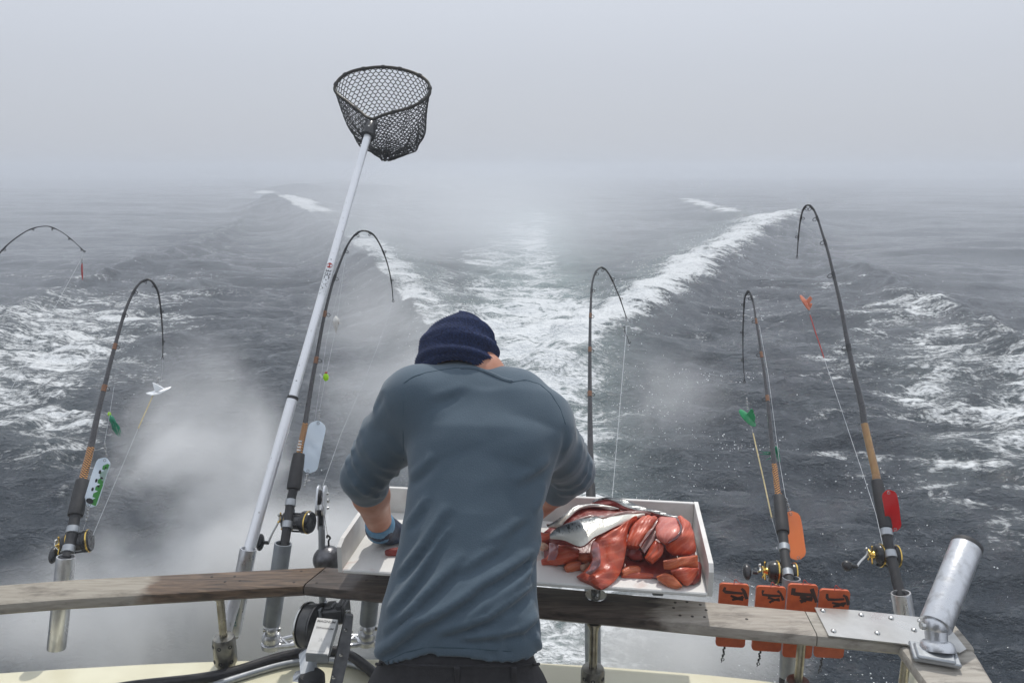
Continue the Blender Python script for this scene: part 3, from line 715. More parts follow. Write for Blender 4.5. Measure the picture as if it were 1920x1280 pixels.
    def smooth(s, n=1):
        for _ in range(n):
            for ax in range(3):
                D = s.D; E = D.copy()
                i = [slice(None)] * 3; j = [slice(None)] * 3; k = [slice(None)] * 3
                i[ax] = slice(1, -1); j[ax] = slice(0, -2); k[ax] = slice(2, None)
                E[tuple(i)] = 0.5 * D[tuple(i)] + 0.25 * (D[tuple(j)] + D[tuple(k)]); s.D = E
        return s
    def sample(s, p):
        q = (np.array(p) - s.lo) / s.h; i = np.clip(np.floor(q).astype(int), 0, s.n - 2); f = q - i; o = 0
        for a in (0, 1):
            for b in (0, 1):
                for c in (0, 1):
                    o += s.D[i[0] + a, i[1] + b, i[2] + c] * (f[0] if a else 1 - f[0]) * (f[1] if b else 1 - f[1]) * (f[2] if c else 1 - f[2])
        return o
    def hit(s, px, py, w0=1.2, w1=2.6):
        w = w0
        while w < w1:
            p = PD(px, py, w)
            if np.all(np.array(p) > s.lo) and np.all(np.array(p) < s.lo + s.h * (s.n - 1)) and s.sample(p) < 0.0: return p
            w += 0.003
        return None
    def mesh(s, relax=0):
        D = s.D; ins = D < 0; n = s.n
        cs = [ins[a:n[0] - 1 + a, b:n[1] - 1 + b, c:n[2] - 1 + c] for a in (0, 1) for b in (0, 1) for c in (0, 1)]
        cnt = sum(c.astype(np.int8) for c in cs); act = (cnt > 0) & (cnt < 8)
        idx = -np.ones(act.shape, np.int64); ii = np.argwhere(act); idx[act] = np.arange(len(ii))
        acc = np.zeros((len(ii), 3)); num = np.zeros(len(ii)); off = [(a, b, c) for a in (0, 1) for b in (0, 1) for c in (0, 1)]
        for A in off:
            for ax in range(3):
                if A[ax]: continue
                B = list(A); B[ax] = 1
                da = D[ii[:, 0] + A[0], ii[:, 1] + A[1], ii[:, 2] + A[2]]; db = D[ii[:, 0] + B[0], ii[:, 1] + B[1], ii[:, 2] + B[2]]
                k = (da < 0) != (db < 0); t = np.where(k, da / np.where(k, da - db, 1), 0)
                P = np.array(A, float)[None] + 0; P = np.repeat(P, len(ii), 0); P[:, ax] = t
                acc[k] += P[k]; num[k] += 1
        V = s.lo + s.h * (ii + acc / num[:, None]); F = []
        for ax in range(3):
            u, w = (ax + 1) % 3, (ax + 2) % 3
            sl0 = [slice(1, -1)] * 3; sl0[ax] = slice(0, -1); sl1 = [slice(1, -1)] * 3; sl1[ax] = slice(1, None)
            a, b = ins[tuple(sl0)], ins[tuple(sl1)]
            e = np.argwhere(a != b)
            if not len(e): continue
            fl = a[tuple(e.T)]; e = e.copy(); e[:, u] += 1; e[:, w] += 1
            def g(du, dw):
                q = e.copy(); q[:, u] -= du; q[:, w] -= dw; return idx[tuple(q.T)]
            q = np.stack([g(1, 1), g(0, 1), g(0, 0), g(1, 0)], 1); q[~fl] = q[~fl][:, ::-1]
            F.append(q)
        F = np.vstack(F); F = F[(F >= 0).all(1)]
        for _ in range(relax):
            A_ = np.zeros_like(V); N_ = np.zeros(len(V))
            for a_, b_ in ((0, 1), (1, 2), (2, 3), (3, 0)):
                np.add.at(A_, F[:, a_], V[F[:, b_]]); np.add.at(A_, F[:, b_], V[F[:, a_]]); np.add.at(N_, F[:, a_], 1); np.add.at(N_, F[:, b_], 1)
            V = V * .5 + .5 * A_ / np.maximum(N_, 1)[:, None]
        mb = MB(); mb.v = [tuple(x) for x in V]; mb.f = [tuple(int(k) for k in q) for q in F]; return mb
# ------------------------------------------------------------------ the fisherman
PELV = PD(857, 1262, 1.74)
person = root('person', 'person in dusty blue long-sleeved shirt and navy knitted hat bending over the white cutting board', 'person', (PELV.x, PELV.y, DECK))
SP = [PD(857, 1262, 1.74), PD(862, 1150, 1.76), PD(877, 1040, 1.81), PD(894, 920, 1.875), PD(905, 830, 1.93), PD(908, 762, 1.975)]
SPA = [.196, .184, .166, .170, .196, .190]; SPB = [.118, .112, .108, .118, .122, .100]
SHL, SHR = PD(778, 752, 1.955), PD(1014, 806, 1.955)
ELL, ELR = PD(684, 890, 2.06), PD(1074, 884, 2.15)
WRL, WRR = PD(715, 992, 2.27), PD(985, 975, 2.36)
NECK0, HEAD = PD(912, 742, 1.985), PD(862, 668, 2.075)
sh = SDF((-.62, 1.25, H - 1.24), (.32, 2.4, H - .33), 0.0062)
sh.loft([SP[0] + Vector((0, -.03, -.10))] + SP, [.200] + SPA, [.118] + SPB, 0)
sh.chain([PD(800, 744, 1.95), PD(858, 742, 1.97), NECK0, PD(965, 752, 1.97), PD(995, 780, 1.955)], [.079, .078, .070, .076, .08], .045)
sh.chain([PD(800, 765, 1.95), SHL, lerp(SHL, ELL, .5), ELL], [.09, .084, .072, .061], .035)
sh.chain([PD(990, 808, 1.95), SHR, lerp(SHR, ELR, .5), ELR], [.092, .080, .068, .062], .035)
sh.cone(ELL, lerp(ELL, WRL, .20), .062, .057, .02)
sh.cone(ELR, lerp(ELR, WRR, .3), .062, .055, .02)
# blades of the back and the hollow of the spine
sh.crease(PD(820, 760, 1.83), PD(850, 850, 1.79), .07, .008); sh.crease(PD(1005, 790, 1.84), PD(985, 870, 1.79), .07, .009); sh.crease(PD(908, 720, 1.9), PD(885, 960, 1.74), .05, -.006)
BK = lambda px, py: (sh.hit(px, py) or PD(px, py, 1.75))
folds = [((742, 1078), (838, 945), .013, .007), ((724, 1150), (835, 985), .014, .008), ((716, 1185), (850, 1050), .012, .006), ((735, 1200), (790, 1150), .016, .008),
         ((702, 1225), (800, 1160), .015, .011), ((780, 1172), (905, 1092), .014, .012), ((880, 1105), (1008, 1022), .013, .010), ((835, 1080), (960, 1000), .012, .004),
         ((815, 1185), (930, 1148), .013, .010), ((915, 1152), (1010, 1080), .013, .011), ((840, 1192), (985, 1178), .011, .007), ((975, 1182), (1016, 1140), .013, .011),
         ((925, 1128), (1012, 1050), .012, .008), ((985, 1070), (1014, 1005), .011, .006), ((1003, 1185), (1016, 1218), .010, .007), ((930, 1188), (950, 1215), .009, .006), ((900, 1200), (925, 1222), .008, .004),
         ((760, 985), (800, 925), .012, .005), ((960, 905), (1030, 860), .016, .004), ((800, 745), (870, 722), .014, .002), ((760, 900), (815, 850), .016, .004), ((1000, 960), (1022, 905), .012, .005), ((860, 1160), (930, 1120), .010, .005), ((905, 1020), (985, 965), .012, .004), ((778, 1130), (870, 1035), .013, .006)]
D0 = sh.D.copy()
def course(a, b, bow=0.0, n=9):
    nx, ny = -(b[1] - a[1]), b[0] - a[0]; out = []
    for k in range(n):
        t = k / (n - 1); q = sh.hit(a[0] + (b[0] - a[0]) * t + nx * bow * math.sin(math.pi * t), a[1] + (b[1] - a[1]) * t + ny * bow * math.sin(math.pi * t))
        if q is not None: out.append(q)
    return out
jobs = []
for a, b, w, am in folds:
    for off, k in ((0, 1.0), (1, -.8)):
        q = course((a[0] + off * 9, a[1] + off * 11), (b[0] + off * 9, b[1] + off * 11), .04)
        if len(q) > 3: jobs.append((q, w * .74, am * 2.3 * k))
for q, w, am in jobs: sh.fold(q, w, am)
# bunched sleeves
def sleeve_rolls(a, b, t0, t1, n, rr, amp, wid, tilt):
    d = (b - a).normalized(); e1 = d.cross(CAMFWD).normalized(); e2 = d.cross(e1)
    for i in range(n):
        t = lerp(t0, t1, i / max(1, n - 1)); c = a + (b - a) * t; rs = random.Random(i * 7 + int(rr * 1e4)); r = rr * (1 + .06 * rs.random()); ph = rs.uniform(-.6, .6)
        ring = [c + (e1 * math.cos(q) + e2 * math.sin(q)) * r + d * tilt * math.cos(q + ph) for q in np.linspace(0, 2 * math.pi, 13)]
        for k in range(12): 
            if rs.random() < .8: sh.crease(ring[k], ring[k + 1], wid * rs.uniform(.8, 1.2), amp * rs.uniform(.4, 1.1), taper=False)
sleeve_rolls(SHL, ELL, .55, .98, 4, .074, .007, .010, .022)
sleeve_rolls(SHR, ELR, .45, .95, 4, .068, .006, .010, -.022)
sleeve_rolls(SHL, ELL, .12, .3, 2, .082, .004, .012, .03)
sh.crease(PD(706, 765, 1.93), PD(728, 742, 1.9), .012, -.006); sh.crease(PD(690, 800, 1.95), PD(725, 770, 1.9), .012, .005)
sh.crease(PD(752, 870, 1.86), PD(757, 790, 1.84), .012, -.009); sh.crease(PD(1050, 900, 1.9), PD(1058, 800, 1.88), .012, -.008)
sh.crease(PD(1075, 815, 1.9), PD(1052, 850, 1.9), .012, .006)
sh.noise(9, .004, 4); sh.noise(22, .0012, 8)
# the hem: an uneven lower edge, sagging at the left hip
sl, p = sh.box(sh.lo, sh.lo + sh.h * sh.n)
def hz_(px, py):
    q = sh.hit(px, py); return q.z if q is not None else PD(px, py, 1.66).z
hemz = np.interp(p[..., 0], [PD(700, 1230, 1.66).x, PD(716, 1252, 1.64).x, PD(745, 1240, 1.62).x, PD(800, 1228, 1.62).x, PD(860, 1231, 1.62).x, PD(1000, 1238, 1.62).x, PD(1024, 1240, 1.66).x], [hz_(720, 1246), hz_(724, 1254), hz_(745, 1241), hz_(800, 1229), hz_(860, 1232), hz_(990, 1238), hz_(1000, 1239)])
sh.D = np.maximum(sh.D, (hemz - p[..., 2]) * .9).astype(np.float32)
sh.n = np.array(sh.D.shape)
shm, sn, slk, sb = nodes('dusty_blue_jersey')
t_ = sn.new('ShaderNodeTexCoord'); no_ = sn.new('ShaderNodeTexNoise'); no_.inputs['Scale'].default_value = 380; no_.inputs['Detail'].default_value = 3
mp_ = sn.new('ShaderNodeMapping'); mp_.inputs['Scale'].default_value = (1, .8, .8); slk.new(t_.outputs['Object'], mp_.inputs[0]); slk.new(mp_.outputs[0], no_.inputs[0])
nb_ = sn.new('ShaderNodeTexNoise'); nb_.inputs['Scale'].default_value = 7; nb_.inputs['Detail'].default_value = 4; slk.new(t_.outputs['Object'], nb_.inputs[0])
ml_ = sn.new('ShaderNodeMath'); ml_.operation = 'MULTIPLY_ADD'; ml_.inputs[1].default_value = .5; slk.new(no_.outputs['Fac'], ml_.inputs[0]); 
ml2 = sn.new('ShaderNodeMath'); ml2.operation = 'MULTIPLY'; ml2.inputs[1].default_value = .5; slk.new(nb_.outputs['Fac'], ml2.inputs[0]); slk.new(ml2.outputs[0], ml_.inputs[2])
cr_ = sn.new('ShaderNodeValToRGB'); cr_.color_ramp.elements[0].position = .3; cr_.color_ramp.elements[0].color = (.056, .088, .118, 1); cr_.color_ramp.elements[1].position = .7; cr_.color_ramp.elements[1].color = (.078, .117, .154, 1)
slk.new(ml_.outputs[0], cr_.inputs[0]); slk.new(cr_.outputs[0], sb.inputs['Base Color']); sb.inputs['Roughness'].default_value = .9; sb.inputs['Sheen Weight'].default_value = .25; sb.inputs['Sheen Roughness'].default_value = .5
bp_ = sn.new('ShaderNodeBump'); bp_.inputs['Distance'].default_value = .0006; slk.new(no_.outputs['Fac'], bp_.inputs['Height']); slk.new(bp_.outputs[0], sb.inputs['Normal'])
shirt = obj('shirt', sh.mesh(2), shm, person, angle=180)
M['seam'] = pm('shirt_seam_thread', (.035, .065, .09), (.05, .085, .11), 300, .9)
def seam_on(pxs, r=.0015, name='seam', mat='seam', lift=.0008):
    pts = []
    for i in range(len(pxs) - 1):
        for k in range(7):
            q = (lerp(pxs[i][0], pxs[i + 1][0], k / 7), lerp(pxs[i][1], pxs[i + 1][1], k / 7)); h = sh.hit(*q)
            if h is not None: pts.append(h - CAMFWD * lift)
    if len(pts) > 3:
        pts = [pts[0]] + [(pts[i - 1] + pts[i] * 2 + pts[i + 1]) / 4 for i in range(1, len(pts) - 1)] + [pts[-1]]
        m_ = MB(); m_.tube(pts, r, 6); obj(name, m_, mat, shirt)
seam_on([(757, 862), (756, 800), (757, 716)]); seam_on([(757, 718), (775, 706), (800, 698), (850, 690), (884, 687)])
seam_on([(960, 716), (985, 712), (1012, 720), (1032, 737), (1050, 765), (1062, 800)])
seam_on([(722, 1240), (760, 1222), (800, 1212), (860, 1213), (930, 1218), (1000, 1222), (1020, 1222)], .0016)
# collar: a folded band round the neck opening
cpts = [(sh.hit(x, y) or PD(x, y, 1.95)) for x, y in ((862, 690), (880, 690), (900, 694), (922, 702), (945, 712), (962, 716))]
mbc = MB(); mbc.tube(spline(cpts, 5), [.003] + [.006] * 24 + [.003], 8); obj('collar', mbc, shm, shirt)
# the body under the clothes: one continuous figure
bd = SDF((-.55, 1.15, DECK - .02), (.3, 2.52, H - .28), 0.0085)
bd.loft(SP, [a - (.05 if i < 2 else .014) for i, a in enumerate(SPA)], [b - (.04 if i < 2 else .014) for i, b in enumerate(SPB)], 0)
bd.chain([PD(815, 745, 1.955), PD(860, 740, 1.975), NECK0, PD(970, 760, 1.975), PD(1005, 790, 1.96)], [.06] * 5, .04)
bd.chain([SHL, lerp(SHL, ELL, .5), ELL, lerp(ELL, WRL, .35), WRL], [.066, .058, .046, .050, .033], .02)
bd.chain([SHR, lerp(SHR, ELR, .5), ELR, lerp(ELR, WRR, .35), WRR], [.064, .055, .044, .044, .031], .02)
bd.chain([NECK0, PD(902, 703, 2.0), HEAD], [.060, .057, .068], .03)
hx = CAMRIGHT; hup = (CAMUP * .72 + CAMFWD * .70).normalized(); hfw = hup.cross(hx) * -1
hfw = (CAMFWD * .72 - CAMUP * .70).normalized()
HR = frame(hx, hfw, hup)
bd.ell(HEAD + hup * .02, (.072, .090, .088), HR, .02); bd.ell(HEAD + hfw * .035 - hup * .06, (.056, .062, .06), HR, .03)
bd.cone(HEAD + hfw * .085 + hup * .005, HEAD + hfw * .112 - hup * .03, .010, .015, .008)
bd.ell(HEAD + hfw * .084 - hup * .066, (.024, .01, .008), HR, .006); bd.ell(HEAD + hfw * .07 - hup * .1, (.024, .02, .018), HR, .012)
for s_ in (-1, 1):
    bd.ell(HEAD + hx * (s_ * .078) - hup * .01, (.008, .018, .03), HR, .006)
    bd.crease(HEAD + hfw * .094 + hx * (s_ * .02) + hup * .012, HEAD + hfw * .086 + hx * (s_ * .044) + hup * .012, .012, -.010, False)
for s_, kx in ((-1, 0), (1, 0)):
    hip = Vector((PELV.x + s_ * .088, PELV.y + .0, PELV.z - .07)); knee = Vector((PELV.x + s_ * .14, PELV.y + .11, DECK + .52)); ank = Vector((PELV.x + s_ * .16, PELV.y + .03, DECK + .09))
    bd.chain([hip, knee, ank], [.080, .056, .040], .03); bd.cone(ank - Vector((0, .03, .045)), ank + Vector((s_ * .03, .15, -.06)), .036, .028, .02)
def hand(S, wr, dirn, side, spread=1.0, r=1.0, k=.008):
    """palm, four bent fingers of different length and a thumb leaving the palm's side"""
    d = Vector(dirn).normalized(); up = Vector((0, 0, 1)); sd_ = d.cross(up).normalized() * side; dn = d.cross(sd_).normalized()
    if dn.z > 0: dn = -dn
    pal = wr + d * .055
    S.cone(wr, pal, .027 * r, .026 * r, k); 
    for i, o in enumerate((-.028, -.01, .01, .028)):
        kn = wr + d * (.088 - .006 * abs(i - 1.4)) + sd_ * o; S.cone(pal + sd_ * o * .7, kn, .017 * r, .013 * r, k)
        L = (.038, .046, .043, .034)[i]; q1 = kn + d * L * .9 + dn * L * .25 + sd_ * o * .25 * spread; q2 = q1 + d * L * .6 + dn * L * .4; q3 = q2 + d * L * .1 + dn * L * .45
        S.chain([kn, q1, q2, q3], [.0105 * r, .0098 * r, .009 * r, .008 * r], .003)
    tb = wr + d * .03 - sd_ * .03; t1 = tb + d * .032 - sd_ * .022 + dn * .012; t2 = t1 + d * .03 + dn * .016
    S.chain([wr + d * .012 - sd_ * .012, tb, t1, t2], [.02 * r, .017 * r, .012 * r, .0105 * r], .006)
HDL = (PD(800, 1012, 2.40) - WRL).normalized(); HDR = (PD(940, 1000, 2.40) - WRR).normalized()
hand(bd, WRL, HDL, 1, k=.01); hand(bd, WRR, HDR, -1, k=.01)
body = obj('body', bd.mesh(1), 'skin', person, angle=180)
for s_ in (-1, 1):
    e_ = MB(); e_.sphere(HEAD + hfw * .082 + hx * (s_ * .032) + hup * .012, .0115, 12, 8); obj('eye', e_, 'white', body)
t_ = MB()
for k in range(9):
    a0 = PD(899 + k * 2.2, 681 + 3.5 * math.sin(k * 1.9), 1.93)
tt = SDF(bd.lo, bd.lo + 1, .5)
# gloves with a knitted back and pale cuff
for wr, dr, sd_, lab in ((WRL, HDL, 1, None), (WRR, HDR, -1, None)):
    g_ = SDF(wr - Vector((.16, .16, .17)), wr + Vector((.2, .22, .1)), .0042)
    hand(g_, wr + dr * .0, dr, sd_, r=1.28, k=.006)
    fa = (wr - (ELL if sd_ > 0 else ELR)).normalized()
    g_.cone(wr - fa * .012, wr + dr * .03, .046, .040, .01); g_.noise(45, .0022, 5)
    gl = obj('glove', g_.mesh(), 'glove', person, angle=180)
    c_ = MB(); prof = [(-.044, .0375), (-.040, .042), (-.03, .0435), (-.018, .0445), (-.006, .046), (.004, .045)]
    c_.lathe(wr, fa, prof, 28); obj('cuff', c_, 'cuff', gl)
# trousers
tr = SDF((PELV.x - .36, 1.2, DECK + .02), (PELV.x + .36, 2.1, H - .93), .009)
tr.loft([PELV + Vector((0, .045, .10)), PELV + Vector((0, .012, .045)), PELV + Vector((0, 0, -.05)), PELV + Vector((0, 0, -.13))], [.155, .175, .196, .196], [.085, .100, .118, .118], 0)
tr.ell(PELV + Vector((-.08, -.055, -.09)), (.1, .09, .1), None, .04); tr.ell(PELV + Vector((.08, -.055, -.09)), (.1, .09, .1), None, .04)
for s_ in (-1, 1):
    hip = Vector((PELV.x + s_ * .1, PELV.y, PELV.z - .08)); knee = Vector((PELV.x + s_ * .14, PELV.y + .11, DECK + .52)); ank = Vector((PELV.x + s_ * .16, PELV.y + .03, DECK + .1))
    tr.chain([hip, knee, ank], [.108, .078, .072], .03)
for k in range(10):
    rs = random.Random(k); a = Vector((PELV.x + rs.uniform(-.2, .2), PELV.y - .1, PELV.z - rs.uniform(.0, .2))); tr.crease(a, a + Vector((rs.uniform(-.1, .1), -.02, rs.uniform(-.06, .0))), .012, rs.choice((-.005, .005)))
tr.noise(14, .004, 2)
trous = obj('trousers', tr.mesh(2), 'trouser', person, angle=180)
def on_trousers(px, py):
    w = 1.35
    while w < 2.2:
        p = PD(px, py, w)
        if np.all(np.array(p) > tr.lo) and np.all(np.array(p) < tr.lo + tr.h * (tr.n - 1)) and tr.sample(p) < 0: return p
        w += .003
    return PD(px, py, 1.6)
wb = [on_trousers(x, 1243 + 5 * math.sin((x - 690) / 335 * math.pi)) - CAMFWD * .001 for x in range(706, 1018, 8)]
m_ = MB(); m_.tube(wb, .0035, 6); obj('waistband', m_, 'trouser', trous)
for x in (856, 962):
    a, b = on_trousers(x, 1246), on_trousers(x + 2, 1279)
    m_ = MB(); m_.box((a + b) / 2 - CAMFWD * .004, (.013, .006, (a - b).length), None, .002); obj('belt_loop', m_, 'trouser', trous)
for s_ in (-1, 1):
    ank = Vector((PELV.x + s_ * .16, PELV.y + .03, DECK + .1)); b_ = SDF(ank - Vector((.12, .16, .11)), ank + Vector((.14, .28, .1)), .008)
    b_.cone(ank + Vector((0, 0, .04)), ank - Vector((0, .02, .05)), .056, .052, .02); b_.cone(ank - Vector((0, .02, .055)), ank + Vector((s_ * .03, .16, -.06)), .046, .04, .02)
    sl, p = b_.box(b_.lo, b_.lo + b_.h * b_.n); b_.D = np.maximum(b_.D, DECK + .002 - p[..., 2]).astype(np.float32); obj('boot', b_.mesh(), 'boot', person, angle=180)
# the knitted hat: lathed rows of stitches with slouching folds
def knit():
    axd = (CAMUP * .93 + CAMFWD * .37).normalized(); ex = CAMRIGHT; ey = axd.cross(ex).normalized()
    if ey.dot(CAMFWD) < 0: ey = -ey
    base = PD(858, 686, 2.04); NT, NA = 46, 104
    prof = [(-.047, .101), (-.040, .106), (-.030, .1085), (-.020, .1075), (-.008, .1115), (.006, .108), (.016, .103), (.022, .104), (.036, .108), (.048, .106), (.056, .0985), (.064, .0985), (.080, .094), (.100, .082), (.118, .064), (.132, .045), (.143, .027), (.150, .012), (.153, .002)]
    T = np.linspace(0, 1, NT); L = np.r_[0, np.cumsum([math.hypot(prof[i + 1][0] - prof[i][0], prof[i + 1][1] - prof[i][1]) for i in range(len(prof) - 1)])]; L /= L[-1]
    pt = np.interp(T, L, [q[0] for q in prof]); pr = np.interp(T, L, [q[1] for q in prof]); v = []; uv = []
    for i in range(NT):
        for j in range(NA):
            a = 2 * math.pi * j / NA; sx, sy = math.cos(a), math.sin(a); t = pt[i]; r = pr[i]; q = T[i]
            fold = .006 * math.sin(9 * q * 3.1 + 1.7 * math.sin(a + .6) + a * .7) * (q > .12) * (1 - q) * 1.1
            fold += .0035 * math.sin(5 * a + q * 7) * sst(.3, .5, q) * (1 - q)
            r2 = max(.001, r + fold * (1 if q < .93 else .2))
            lift = -.012 * math.exp(-(q / .1) ** 2) * math.cos(2 * a) + .010 * math.exp(-(q / .15) ** 2) * max(0, -sy)
            c = base + axd * (t * (1 + .06 * sx * (q > .4)) + lift) + ex * (.012 * sst(.4, .9, q) * 0 + r2 * sx * 1.0) + ey * (r2 * sy * 1.12)
            st = .0030 * (math.sin(j * math.pi) if False else (1 if (i + j) % 2 else -1))
            v.append(c + (ex * sx + ey * sy) * st)
    f = [(i * NA + j, i * NA + (j + 1) % NA, (i + 1) * NA + (j + 1) % NA, (i + 1) * NA + j) for i in range(NT - 1) for j in range(NA)]
    f.append(tuple((NT - 1) * NA + j for j in range(NA)))
    mb = MB(); mb.v = [tuple(q) for q in v]; mb.f = f; return mb
M['knit'] = pm('navy_wool', (0.018, 0.036, 0.115), (0.007, 0.013, 0.045), 190, 0.95, 0, 0.002, 330)
hat = obj('knitted_hat', knit(), 'knit', person, angle=180)
# ------------------------------------------------------------------ the boat: gunwale, teak rail, posts
NL = [Vector((-1.95, 1.82, 0)), Vector((-1.277, 1.926, 0)), Vector((-.606, 2.0, 0))]              # near edge of the left plank
FL = [Vector((-1.95, 1.935, 0)), Vector((-1.29, 2.04, 0)), Vector((-.562, 2.112, 0))]
NR = [Vector((-.606, 2.0, 0)), Vector((.508, 1.804, 0)), Vector((.79, 1.757, 0))]
FR = [Vector((-.562, 2.112, 0)), Vector((.53, 1.925, 0)), Vector((.80, 1.877, 0))]
boat = root('fishing_boat', 'cream fishing boat stern with weathered teak rail on steel posts', 'boat', (0, 1.2, DECK))
def plank(name, near, far, z1, th, mat, bev=.008, par=None, label=None, drop=True):
    mb = MB(); n = len(near); prof = []
    for i in range(n):
        a, b = near[i], far[i]; d = (b - a).normalized(); L = (b - a).length
        sec = [(0, z1 - th + bev), (bev, z1 - th), (L - bev, z1 - th), (L, z1 - th + bev), (L, z1 - bev), (L - bev, z1), (bev * 1.6, z1), (bev * .5, z1 - bev * .45), (0, z1 - bev * 1.5)]
        prof += [(*(a + d * t)[:2], z) for t, z in sec]
    k = 9
    fs = [(i * k + j, i * k + (j + 1) % k, (i + 1) * k + (j + 1) % k, (i + 1) * k + j) for i in range(n - 1) for j in range(k)]
    fs += [tuple(range(k))[::-1], tuple((n - 1) * k + j for j in range(k))]
    mb.add(prof, fs); return obj(name, mb, mat, par, angle=30, label=label)
# a local frame whose x runs along the plank is needed for the grain: subdivide and keep the boat origin
def dense(L, n=10):
    out = []
    for i in range(len(L) - 1):
        for k in range(n): out.append(lerp(L[i], L[i + 1], k / n))
    return out + [L[-1]]
gap = Vector((.0022, 0, 0))
pl1 = plank('rail_plank', dense([*NL[:-1], NL[-1] - gap]), dense([*FL[:-1], FL[-1] - gap]), RAILZ, .036, 'wood_left', par=boat, label='brown teak plank bleached grey at one end')
pl2 = plank('rail_plank', dense([NR[0] + gap, *NR[1:]]), dense([FR[0] + gap, *FR[1:]]), RAILZ, .036, 'wood_mid', par=boat, label='wet teak plank with the board shade painted in, bleached grey at one end')
# corner plank beneath the steel plate and the side rails that come forward
pl3 = plank('rail_plank', dense([Vector((.7925, 1.7565, 0)), Vector((1.0, 1.722, 0)), Vector((1.165, 1.70, 0))], 4), dense([Vector((.8025, 1.8765, 0)), Vector((1.03, 1.838, 0)), Vector((1.175, 1.815, 0))], 4), RAILZ, .036, 'wood_side', par=boat)
pl4 = plank('rail_plank', dense([Vector((.985, 1.719, 0)), Vector((.97, 1.4, 0)), Vector((.95, .2, 0))], 4)[::-1], dense([Vector((1.165, 1.696, 0)), Vector((1.10, 1.4, 0)), Vector((1.08, .2, 0))], 4)[::-1], RAILZ - .004, .034, 'wood_side', par=boat, label='bleached side rail running forward')
# countersunk plug holes
for par_, px_ in ((pl1, [(171, 1045 + 0)]),):
    pass
for px, py in ((397, 1081), (440, 1080), (450, 1088), (422, 1090), (551, 1091), (565, 1070), (608, 1070), (594, 1092), (687, 1087), (706, 1080), (1266, 1129), (1288, 1128), (1313, 1133), (1263, 1139), (1324, 1143), (1275, 1153), (1298, 1155), (1321, 1156), (1400, 1160)):
    p = PZ(px, py, RAILZ); m_ = MB(); m_.lathe(p + Vector((0, 0, -.004)), (0, 0, 1), [(0, .0042), (.0046, .0042), (.0047, .003)], 10)
    obj('plug', m_, 'wood_dark', pl1 if px < 568 else pl2)
# steel cover plate with dome screws
pc = [(1531, 1147), (1560, 1193.5), (1705, 1209), (1795, 1226), (1812, 1216), (1768, 1163), (1731, 1160), (1594, 1146)]
pc = [(1527, 1139), (1554, 1192), (1700, 1208), (1706, 1211), (1800, 1224), (1812, 1217), (1770, 1164), (1731, 1158), (1600, 1144)]
m_ = MB(); m_.prism([PZ(x, y, RAILZ + .003) for x, y in pc], (0, 0, 1), .004)
plate = obj('cover_plate', m_, 'plate', boat, smooth=False)
scr = None
for px, py in ((1543, 1144), (1563, 1182), (1615, 1152), (1645, 1186), (1671, 1158), (1725, 1163), (1714, 1180), (1776, 1208), (1752, 1176)):
    p = PZ(px, py, RAILZ + .006)
    if scr is None:
        m_ = MB(); m_.lathe(p, (0, 0, 1), [(-.001, .0075), (.0015, .007), (.0035, .0045), (.0045, .0015)], 14); scr = obj('screw', m_, 'steel', plate); s0 = p
    else: copy_child(scr, p - s0, plate)
# gunwale moulding (cream) with its rounded stern edge, cockpit coaming and hull skin
gx = [-2.2, -1.6, -1.28, -.92, -.5, 0, .45, .8, 1.1, 1.3]
gy = [1.93, 2.01, 2.045, 2.075, 2.085, 2.075, 2.03, 1.975, 1.90, 1.80]
def hull():
    mb = MB(); X = np.linspace(-2.2, 1.3, 50); Y = np.interp(X, gx, gy); Y = np.convolve(np.pad(Y, 3, mode='edge'), np.ones(7) / 7, 'valid'); prof = []
    for x, y in zip(X, Y):
        prof += [(x, y - .285, DECK + .02), (x, y - .28, GUNZ - .02), (x, y - .27, GUNZ - .004), (x, y - .255, GUNZ + .004), (x, y - .02, GUNZ), (x, y - .006, GUNZ - .006), (x, y, GUNZ - .02), (x, y - .02, GUNZ - .12), (x, y - .03, .9), (x, y - .12, -.35)]
    k = 10; mb.add(prof, [(i * k + j, i * k + j + 1, (i + 1) * k + j + 1, (i + 1) * k + j) for i in range(len(X) - 1) for j in range(k - 1)])
    o = obj('gunwale', mb, 'cream', boat, angle=60)
    mb = MB(); mb.add([(-2.2, -2.5, -.35), (-2.2, -2.5, GUNZ), (-2.2, 1.93, GUNZ - .01), (-2.2, 1.85, -.35), (-1.95, -2.5, GUNZ), (-1.95, 1.7, GUNZ)], [(0, 1, 2, 3), (1, 4, 5, 2)]); obj('hull_side', mb, 'cream', boat, smooth=False)
    mb = MB(); mb.add([(1.3, -2.5, -.35), (1.3, -2.5, GUNZ), (1.3, 1.80, GUNZ - .01), (1.3, 1.7, -.35), (1.05, -2.5, GUNZ), (1.05, 1.6, GUNZ)], [(0, 3, 2, 1), (1, 2, 5, 4)]); obj('hull_side', mb, 'cream', boat, smooth=False)
    mb = MB(); mb.box((-.45, -.35, DECK - .01), (3.48, 4.3, .02)); obj('deck', mb, 'greyhull', boat, smooth=False)
hull()
